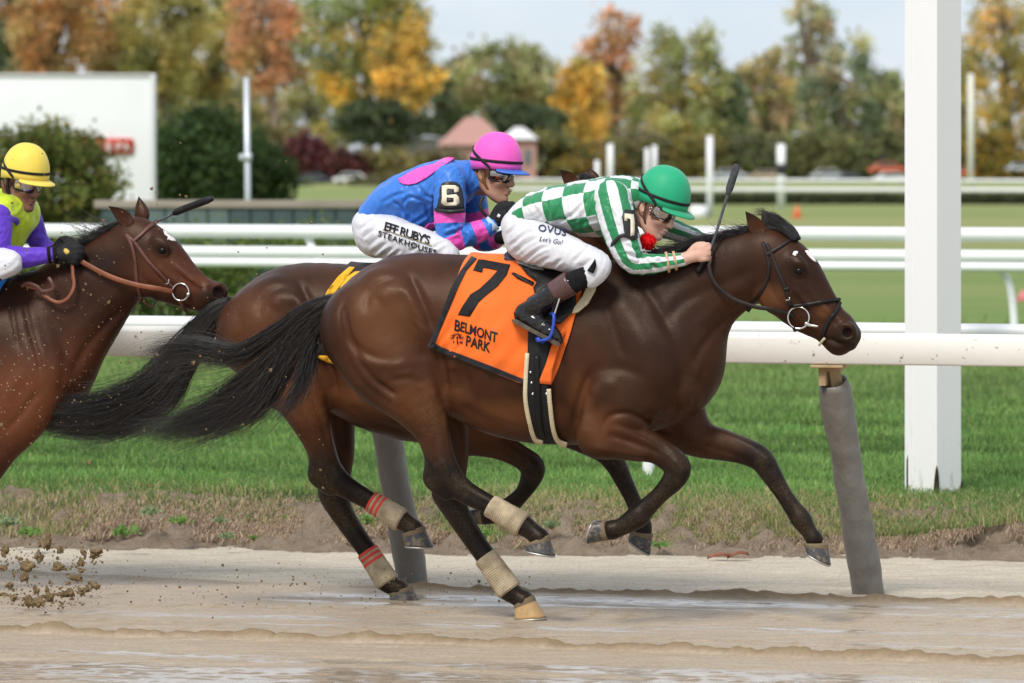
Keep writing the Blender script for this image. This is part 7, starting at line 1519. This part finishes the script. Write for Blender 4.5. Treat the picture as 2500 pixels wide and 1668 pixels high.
part('buckle', *tube_mesh(H7h.many([(.03, -.094, .012), (.042, -.093, .010), (.040, -.093, -.004), (.028, -.094, -.002), (.03, -.094, .012)]), .0016, 6), M_STEEL, j7)
# arm band with its number, and the sponsor lettering
ab = lay(j7, FR7, 'arm_band', [[(1525, 512), (1545, 514), (1553, 530), (1556, 582), (1546, 588), (1526, 578), (1518, 530)]], sn7[3], M_ARMBAND, .008, .006, 12)
lay(j7, FR7, 'number_seven', [[(1524, 522), (1544, 524), (1548, 545), (1547, 575), (1538, 577), (1538, 545), (1537, 535), (1531, 534), (1530, 541), (1524, 540)]], sn7[3], M_IVORY, .011, .002, 20, parent=ab)
rope(j7, FR7, 'arm_band_strap', [(1545, 582, -.245), (1520, 575, -.275), (1500, 590, -.27), (1494, 602, -.24)], 5, M_ARMBAND)
stuffed(lay(j7, FR7, 'lettering', None, br7[3], M_NAVY, .0065, .001, mesh=text_px('OVUS', (1313, 564), (25, 5.0), (3, -23), .012, 1.10))); stuffed(lay(j7, FR7, 'lettering', None, br7[3], M_NAVY, .0065, .001, mesh=text_px("Let's Go!", (1316, 588), (15.0, 2.6), (2, -15.5), .0, 1.0, .35)))
lay(j7, FR7, 'knee_gusset', [[(1454, 632), (1456, 650), (1449, 668), (1434, 662)]], br7[3], M_SOCK, .012, .004, 14)
g_ = np.random.default_rng(5); d_ = g_.normal(0, 1, (900, 3)); d_ /= np.linalg.norm(d_, axis=1)[:, None]; c_ = FR7.L(1580, 590, -.06); pm = thing('wool_pompom', 'red woollen noseband pompom below the leading rider\'s chin', 'pompom', FR7, c_)
V, f, _ = leaf_quads(c_ + d_ * .038 * g_.uniform(.6, 1.05, (900, 1)), np.full(900, .006), np.zeros((900, 3)), g_); part('wool', V, f, M_REDPOM, pm); bm = bmesh.new(); bmesh.ops.create_uvsphere(bm, u_segments=12, v_segments=8, radius=.034); bm.verts.index_update(); part('core', np.array([q_.co[:] for q_ in bm.verts]) + c_, [tuple(q_.index for q_ in p.verts) for p in bm.faces], M_REDPOM, pm); bm.free()
whip('grey riding whip raised in the leading rider\'s fist', FR7, [(1702, 664, -.105), (1728, 622, -.10), (1748, 570, -.095), (1772, 490, -.09), (1800, 401, -.085)], 7.5, 3.6, 9.5, .77)
st7 = thing('stirrup', 'bright blue stirrup iron on a doubled leather at the leading rider\'s boot', 'stirrup', FR7, FR7.L(1340, 800, -.305))
rope(st7, FR7, 'iron', [(1352, 770, -.25), (1350, 800, -.255), (1340, 826, -.26), (1316, 832, -.28), (1316, 832, -.34), (1340, 826, -.355), (1350, 800, -.355), (1352, 770, -.35), (1345, 766, -.30), (1352, 770, -.25)], 4, M_BLUE_IRON); rope(st7, FR7, 'tread', [(1312, 828, -.34), (1326, 833, -.30), (1318, 834, -.27)], 6.5, M_BLUE_IRON)
rope(st7, FR7, 'leather', [(1346, 772, -.335), (1356, 735, -.335), (1366, 700, -.325)], 3, M_BLACK_LEATHER); rope(st7, FR7, 'leather', [(1352, 772, -.338), (1364, 735, -.338), (1374, 700, -.325)], 2.4, M_STEEL)

# ---- rider in blue and pink
j6 = thing('person', 'jockey in blue and pink silks and pink helmet with black gloves', 'jockey', FR6, FR6.L(960, 640, 0), 'jockeys')
TOR = [(918, 528, 0, 40, 1.95), (968, 492, 0, 54, 1.75), (1030, 474, 0, 66, 1.60), (1090, 452, 0, 62, 1.7), (1130, 438, 0, 44, 1.8)]
AN = [(1096, 440, -.165, 40, .9), (1098, 500, -.20, 38, .9), (1098, 555, -.21, 35, .9), (1108, 582, -.205, 30, .95), (1150, 572, -.18, 27, .95), (1185, 558, -.155, 23, .95), (1200, 548, -.145, 19, .95)]
AF = [(1140, 440, .155, 38, .9), (1160, 520, .20, 34, .9), (1170, 580, .205, 28, .9), (1200, 590, .18, 22, .9), (1225, 580, .14, 17, .9)]
LN = [(925, 572, -.10, 56, .95), (985, 588, -.185, 48, .95), (1050, 606, -.25, 38, .95), (1092, 622, -.28, 29, 1), (1085, 645, -.29, 26, 1)]; SHIN = [(1088, 640, -.29, 24), (1040, 680, -.295, 23), (990, 730, -.29, 21)]; FOOT = [(990, 732, -.29, 21), (960, 752, -.29, 18), (1010, 775, -.29, 20), (1040, 795, -.29, 12)]
H6h = Head(FR6, (1178, 421), -.085, 10, 14, .97)
figure(j6, FR6, M_SKIN_B, .0065, [shrink(TOR), shrink(AN), shrink(AF), shrink(LN), shrink(fx(LN)), shrink(SHIN), shrink(fx(SHIN)), shrink(FOOT), shrink(fx(FOOT))], H6h, FR6.L(1120, 440, 0), [], 1.3)
jq6 = sdf_part(j6, FR6, 'jacket', [(TOR, .03), ([(1088, 436, -.14, 35, .9), (1090, 455, -.155, 32, .9)], .04), ([(1136, 438, .15, 36, .9), (1145, 465, .18, 36, .9)], .04), ([(1140, 430, 0, 38, 1.4), (1162, 440, 0, 34, 1.5)], .02), ([(985, 515, -.05, 34, 1.5), (1040, 535, -.03, 32, 1.6), (1080, 525, 0, 30, 1.6)], .03)], M_BLUE, .0065, .0055, 12, 13, wdir=50, folds=[[(1108, 440), (1096, 420), (1084, 402)], [(1060, 466), (1063, 500), (1056, 532)], [(982, 502), (1000, 482), (1032, 490)], [(1002, 518), (990, 548)], [(1038, 498), (1050, 540)], [(956, 488), (985, 510), (1002, 542)], [(1130, 440), (1140, 470), (1148, 502)], [(1020, 452), (1040, 478), (1070, 482)], [(930, 498), (960, 480), (990, 470)], [(1010, 545), (1045, 520)]])
sn6 = sdf_part(j6, FR6, 'sleeve', [(AN, .02)], M_BANDS, .0055, .0045, 20, 15, wdir=30, folds=[[(1082, 560), (1122, 545)], [(1080, 578), (1132, 558)], [(1112, 545), (1132, 578)], [(1150, 560), (1160, 586)]], attrs=arm_uv(FR6, AN, .11, .7, -1.318)); sdf_part(j6, FR6, 'sleeve', [(AF, .02)], M_BANDS, .007, .003, 24, 16, attrs=arm_uv(FR6, AF, .11, .7, -1.318))
br6_ = sdf_part(j6, FR6, 'breeches', [([(910, 550, 0, 44, 2.1), (926, 575, 0, 54, 1.8)], .03), (LN, .03), (fx(LN), .03)], M_BREECH, .0065, .0032, 14, 17, wdir=45, wst=6, folds=[[(898, 602), (930, 577), (962, 560)], [(905, 622), (945, 592)], [(922, 632), (962, 604)], [(1000, 614), (1024, 598)], [(880, 562), (900, 545), (922, 530)], [(885, 582), (912, 560)], [(1058, 608), (1075, 595), (1092, 590)], [(950, 628), (980, 610)]])
sdf_part(j6, FR6, 'boot', [(SHIN, .02), (FOOT, .02)], M_BOOT, .008, .002, 30); sdf_part(j6, FR6, 'boot', [(fx(SHIN), .02), (fx(FOOT), .02)], M_BOOT, .009)
Fg = Field(FR6.L(1165, 600, -.30), FR6.L(1290, 470, .02), .0055); fist(Fg, FR6, (1206, 540), (1246, 520), -.14, 10.0); v, f = Fg.mesh(1); gl6 = part('glove', v, f, M_GLOVE, j6); tg6 = bvh(FR6.W(v), f)
lay(j6, FR6, 'glove_patch', [[(1217, 522), (1223, 526), (1219, 533), (1213, 529)]], tg6, mat('patch_white', (0.75, 0.75, 0.75), 0.6), .003, .001, 20, parent=gl6)
part('cuff', *tube_mesh(np.linspace(FR6.L(1192, 556, -.15), FR6.L(1206, 543, -.143), 5), 21 * FR6.k(1195, 550), 18, flat=.97), mat('cuff_pale_blue', (0.45, 0.58, 0.70), 0.7), j6)
Fg = Field(FR6.L(1180, 640, .0), FR6.L(1330, 520, .34), .006); fist(Fg, FR6, (1228, 580), (1262, 574), .12, 9.5, -1); v, f = Fg.mesh(1); part('glove', v, f, M_GLOVE, j6)
lay(j6, FR6, 'back_panel', [[(972, 438), (976, 446), (985, 451), (998, 452), (1015, 449), (1035, 440), (1055, 426), (1075, 410), (1100, 396), (1109, 388), (1095, 386), (1080, 390), (1062, 401), (1040, 406), (1015, 414), (995, 425)]], jq6[3], M_PINK, .009, .003, 9); lay(j6, FR6, 'front_panel', [[(1030, 558), (1045, 545), (1070, 540), (1068, 552), (1045, 561)]], jq6[3], M_PINK, .009, .003, 9)
lay(j6, FR6, 'front_panel', [[(1134, 528), (1144, 508), (1160, 502), (1158, 512), (1140, 530)]], jq6[3], M_PINK, .009, .003, 9)
he6, loc6 = helmet(j6, H6h, M_HPINK, c=(.020, 0, .044), r=(.126, .108, .148), tilt=-4, strap_m=M_STRAP, visor_m=mat('visor_blue', (0.05, 0.16, 0.55), 0.5)); goggles(j6, H6h, M_STRAP)
for a, b, c_ in (((.0, -.088, .02), (.020, -.080, -.045), (.055, -.045, -.112)), ((-.04, -.078, .0), (-.012, -.078, -.03), (.020, -.080, -.045))): part('chin_strap', *tube_mesh(catmull(H6h.many([a, b, c_]), 5), .0065, 8, flat=.5), M_TANSTRAP, j6)
ab = lay(j6, FR6, 'arm_band', [[(1074, 478), (1074, 462), (1080, 448), (1092, 443), (1110, 444), (1122, 452), (1128, 468), (1133, 512), (1066, 512)]], sn6[3], M_ARMBAND, .008, .006, 12)
for dg_ in ([[(1080, 456), (1088, 452), (1110, 452), (1119, 459), (1119, 470), (1108, 470), (1107, 463), (1094, 462), (1091, 466), (1091, 476), (1112, 475), (1120, 481), (1120, 496), (1113, 503), (1086, 503), (1079, 497)]],): lay(j6, FR6, 'number_six', dg_, sn6[3], M_IVORY, .012, .002, 30, parent=ab); lay(j6, FR6, 'number_counter', [[(1091, 484), (1108, 484), (1108, 494), (1091, 494)]], sn6[3], M_ARMBAND, .0135, .001, 30, parent=ab)
rope(j6, FR6, 'arm_band_strap', [(1064, 512, -.25), (1098, 517, -.285), (1134, 514, -.25)], 5.5, M_ARMBAND)
for s_, org, xv_, yv_, bd_, sp_ in (('EFF RUBY\'S', (937, 561), (26.5, 8.7), (5, -27.5), .02, .86), ('STEAKHOUSES', (923, 576), (20.5, 7.0), (3, -19), .012, 1.08)): stuffed(lay(j6, FR6, 'lettering', None, br6_[3], M_PRINT, .007, .001, mesh=text_px(s_, org, xv_, yv_, bd_, sp_)))
stuffed(lay(j6, FR6, 'lettering_rule', [[(936, 560), (1054, 599), (1054, 601), (936, 562)]], br6_[3], mat('print_gold', (0.30, 0.22, 0.06), 0.6), .007, .001, 12))

# ---- rider in lime and purple
j3 = thing('person', 'jockey in lime and purple silks and yellow helmet at the left edge', 'jockey', FR3, FR3.L(-60, 660, 0), 'jockeys')
TOR = [(-160, 560, 0, 40, 1.95), (-110, 540, 0, 54, 1.75), (-50, 530, 0, 66, 1.6), (5, 520, 0, 58, 1.7), (38, 512, 0, 42, 1.8)]
AN = [(-8, 535, -.165, 40, .9), (-10, 585, -.20, 37, .9), (0, 622, -.205, 32, .95), (45, 630, -.18, 27, .95), (95, 626, -.155, 21, .95), (128, 622, -.14, 17, .95)]
AF = [(62, 520, .10, 36, .9), (80, 560, .15, 30, .9), (96, 592, .15, 25, .9), (125, 612, .12, 18, .9)]
LN = [(-150, 610, -.10, 54, .95), (-90, 625, -.185, 46, .95), (-10, 640, -.24, 38, .95), (26, 644, -.27, 29, 1), (4, 660, -.28, 24, 1)]; SHIN = [(0, 660, -.28, 23), (-60, 695, -.285, 23), (-115, 740, -.28, 21)]; FOOT = [(-115, 742, -.28, 21), (-140, 762, -.28, 18), (-95, 785, -.28, 20), (-65, 802, -.28, 12)]
H3h = Head(FR3, (22, 442), -.085, 16, 24, .97)
figure(j3, FR3, M_SKIN_C, .0065, [shrink(TOR), shrink(AN), shrink(AF), shrink(LN), shrink(fx(LN)), shrink(SHIN), shrink(fx(SHIN)), shrink(FOOT), shrink(fx(FOOT))], H3h, FR3.L(20, 515, 0), [], 1.4)
jq3 = sdf_part(j3, FR3, 'jacket', [(TOR, .03), ([(0, 515, -.13, 38, .9), (-8, 540, -.16, 38, .9)], .04), ([(58, 515, .08, 36, .9), (60, 530, .10, 36, .9)], .04), ([(40, 540, 0, 40, 1.4), (20, 580, 0, 40, 1.5)], .03)], M_LIME, .007, .005, 14, 23, wdir=60)
sdf_part(j3, FR3, 'sleeve', [(AN, .02)], M_PURPLE, .006, .004, 20, 25, wdir=10); sdf_part(j3, FR3, 'sleeve', [(AF, .02)], M_PURPLE, .007, .003, 20, 26)
sdf_part(j3, FR3, 'breeches', [([(-150, 600, 0, 52, 1.9), (-170, 585, 0, 46, 1.9)], .03), (LN, .03), (fx(LN), .03)], M_BREECH, .007, .0035, 14, 27, wdir=30, wst=5); sdf_part(j3, FR3, 'boot', [(SHIN, .02), (FOOT, .02)], M_BOOT, .008); sdf_part(j3, FR3, 'boot', [(fx(SHIN), .02), (fx(FOOT), .02)], M_BOOT, .009)
Fg = Field(FR3.L(100, 680, -.30), FR3.L(250, 560, .04), .0055); fist(Fg, FR3, (146, 622), (186, 622), -.14, 9.6); v, f = Fg.mesh(1); gl3 = part('glove', v, f, M_GLOVE, j3); tg3 = bvh(FR3.W(v), f)
Fg = Field(FR3.L(90, 680, -.02), FR3.L(240, 540, .30), .006); fist(Fg, FR3, (136, 612), (170, 604), .10, 9.0, -1); v, f = Fg.mesh(1); part('glove', v, f, M_GLOVE, j3)
lay(j3, FR3, 'glove_patch', [blob(163, 614, 7, 7, 0, 10)], tg3, mat('patch_gold', (0.55, 0.40, 0.10), 0.6), .003, .001, 20, parent=gl3)
for x_ in (117, 131): part('wrist_band', *tube_mesh(np.linspace(FR3.L(x_, 623, -.146), FR3.L(x_ + 8, 622, -.142), 4), 21 * FR3.k(120, 620), 18, flat=.97), M_SOCK, j3)
lay(j3, FR3, 'chest_emblem', [[(10, 548), (14, 534), (28, 528), (44, 532), (48, 544), (40, 552), (34, 544), (26, 542), (20, 550)]], jq3[3], M_PURPLE, .004, .002, 12)
he3, loc3 = helmet(j3, H3h, M_HYELLOW, c=(.020, 0, .044), r=(.124, .108, .146), tilt=-6, strap_m=M_STRAP); goggles(j3, H3h, M_STRAP)
for a, b, c_, m_ in (((.0, -.088, .02), (.012, -.085, -.045), (.055, -.050, -.112), M_STRAP), ((-.04, -.080, -.01), (0, -.088, -.06), (.06, -.040, -.125), M_DARKSTRAP)): part('chin_strap', *tube_mesh(catmull(H3h.many([a, b, c_]), 5), .009, 8), m_, j3)
part('chin_cup', *tube_mesh(catmull(H3h.many([(.01, -.06, -.115), (.045, -.03, -.135), (.075, 0, -.135)]), 4), .016, 10), M_STRAP, j3)
part('goggle_button', *tube_mesh(H3h.many([(.062, -.074, -.002), (.064, -.081, -.002)]), .015, 16), mat('button_gold', (0.62, 0.46, 0.16), 0.4, 0.5), j3)
whip('black riding whip pointing forward behind the mud spattered horse\'s ears', FR3, [(160, 612, .12), (230, 590, .13), (310, 566, .13), (390, 538, .12), (440, 514, .12), (520, 484, .11)], 6, 3.2, 9.0, .73, False)

# ---------------------------------------------------------------- flying mud, leaf on the bank
M_MUD = mat('wet_mud', (0.17, 0.115, 0.055), 0.75, 0.3, 0.4, 40, 0.8, 70)
CL = [(115, 1322, 22), (235, 1350, 20), (12, 1345, 18), (95, 1360, 22), (147, 1342, 14), (142, 1385, 18), (68, 1382, 20), (10, 1386, 12), (200, 1374, 12), (205, 1348, 10), (224, 1372, 7), (197, 1394, 10), (186, 1412, 18), (166, 1424, 12), (233, 1430, 16), (88, 1440, 16), (115, 1440, 10),
      (198, 1444, 18), (172, 1448, 16), (213, 1438, 12), (120, 1462, 20), (35, 1458, 18), (70, 1468, 20), (158, 1468, 14), (143, 1452, 12), (95, 1470, 16), (176, 1462, 10), (8, 1470, 14), (50, 1365, 9), (97, 1330, 9), (25, 1430, 18), (60, 1410, 16)]
for i, (x, y, s_) in enumerate(CL):
    d_ = 22.6 + 0.5 * math.sin(i * 1.7); p = at_depth(x, y, d_); p[2] = max(p[2], .012); g_ = np.random.default_rng(900 + i); r = s_ * d_ / F * .58
    bm = bmesh.new(); bmesh.ops.create_icosphere(bm, subdivisions=3, radius=1.0); bm.verts.index_update(); v = np.array([q_.co[:] for q_ in bm.verts]); f = [tuple(q_.index for q_ in p_.verts) for p_ in bm.faces]; bm.free()
    v = v * np.clip(1 + .75 * fbm(v * 1.7 + i, 60 + i, 3) + .35 * fbm(v * 5 + i, 61 + i, 2), .15, 2.4)[:, None] * r * g_.uniform(.55, 1.35, 3)
    o = put('mud_clod', mesh_data('mud_clod', v, f, True, None, (M_MUD,))); o.location = p; tag(o, 'wet brown clod of mud flying up at the lower left', 'mud clod', 'clods of mud thrown up at the lower left')
g_ = np.random.default_rng(31); n = 1200; cl = np.array(CL)[g_.integers(0, len(CL), n)]; X_ = cl[:, 0] + g_.normal(0, 22, n); Y_ = cl[:, 1] + g_.normal(0, 16, n); wide = g_.uniform(0, 1, n) < .28; X_[wide] = g_.uniform(0, 1300, wide.sum()); Y_[wide] = g_.normal(1430, 38, wide.sum())
P = np.array([at_depth(x, y, 22.5 + g_.normal(0, .25)) for x, y in zip(X_, Y_)]); P[:, 2] = np.maximum(P[:, 2], .01)
X2 = np.concatenate([g_.uniform(0, 800, 260), g_.uniform(0, 300, 120)]); Y2 = np.concatenate([g_.uniform(340, 1200, 260), g_.uniform(600, 1150, 120)]); P = np.concatenate([P, [at_depth(x, y, 21.3 + g_.uniform(-.3, .3)) for x, y in zip(X2, Y2)]]); n = len(P)
sz = np.clip(.0014 * np.exp(np.abs(g_.normal(0, .75, n))), .001, .009); tet = np.array([(1, 1, 1), (-1, -1, 1), (-1, 1, -1), (1, -1, -1)]) * .8; V = (P[:, None, :] + tet[None] * g_.uniform(.6, 1.4, (n, 4, 1)) * sz[:, None, None]).reshape(-1, 3); b = np.arange(n)[:, None] * 4
f = np.concatenate([b + q_ for q_ in ([0, 1, 2], [0, 3, 1], [0, 2, 3], [1, 3, 2])]); tag(put('mud_spray', mesh_data('mud_spray', V, f, False, None, (M_MUD,))), 'fine grains of mud sprayed through the air', 'mud spray', kind='stuff')
p = on_ground(1780, 1366, .01); g_ = np.random.default_rng(3); lf = thing('dead_leaf', 'curled reddish brown dead leaf lying at the foot of the bank', 'leaf', loc=tuple(p)); m_ = mat('leaf_dead', (0.22, 0.085, 0.05), 0.8, 0.2, 0.4, 30, 0.4)
for (x0, x1, h_, nm) in ((-.11, .01, .03, 'blade'), (-.01, .10, .045, 'blade')):
    V = []; N_ = 12
    for i in range(N_):
        t = i / (N_ - 1); w_ = math.sin(math.pi * (t * .92 + .04)) * .026; x = x0 + (x1 - x0) * t; z = .006 + h_ * math.sin(math.pi * t * .8) * .6; V += [(x, -w_, z - .004), (x, 0, z + .010), (x, w_, z), (x, 0, z - .003)]
    put(nm, mesh_data(nm, V, [(i * 4 + j, i * 4 + (j + 1) % 4, i * 4 + 4 + (j + 1) % 4, i * 4 + 4 + j) for i in range(N_ - 1) for j in range(4)], True, None, (m_,)), lf)
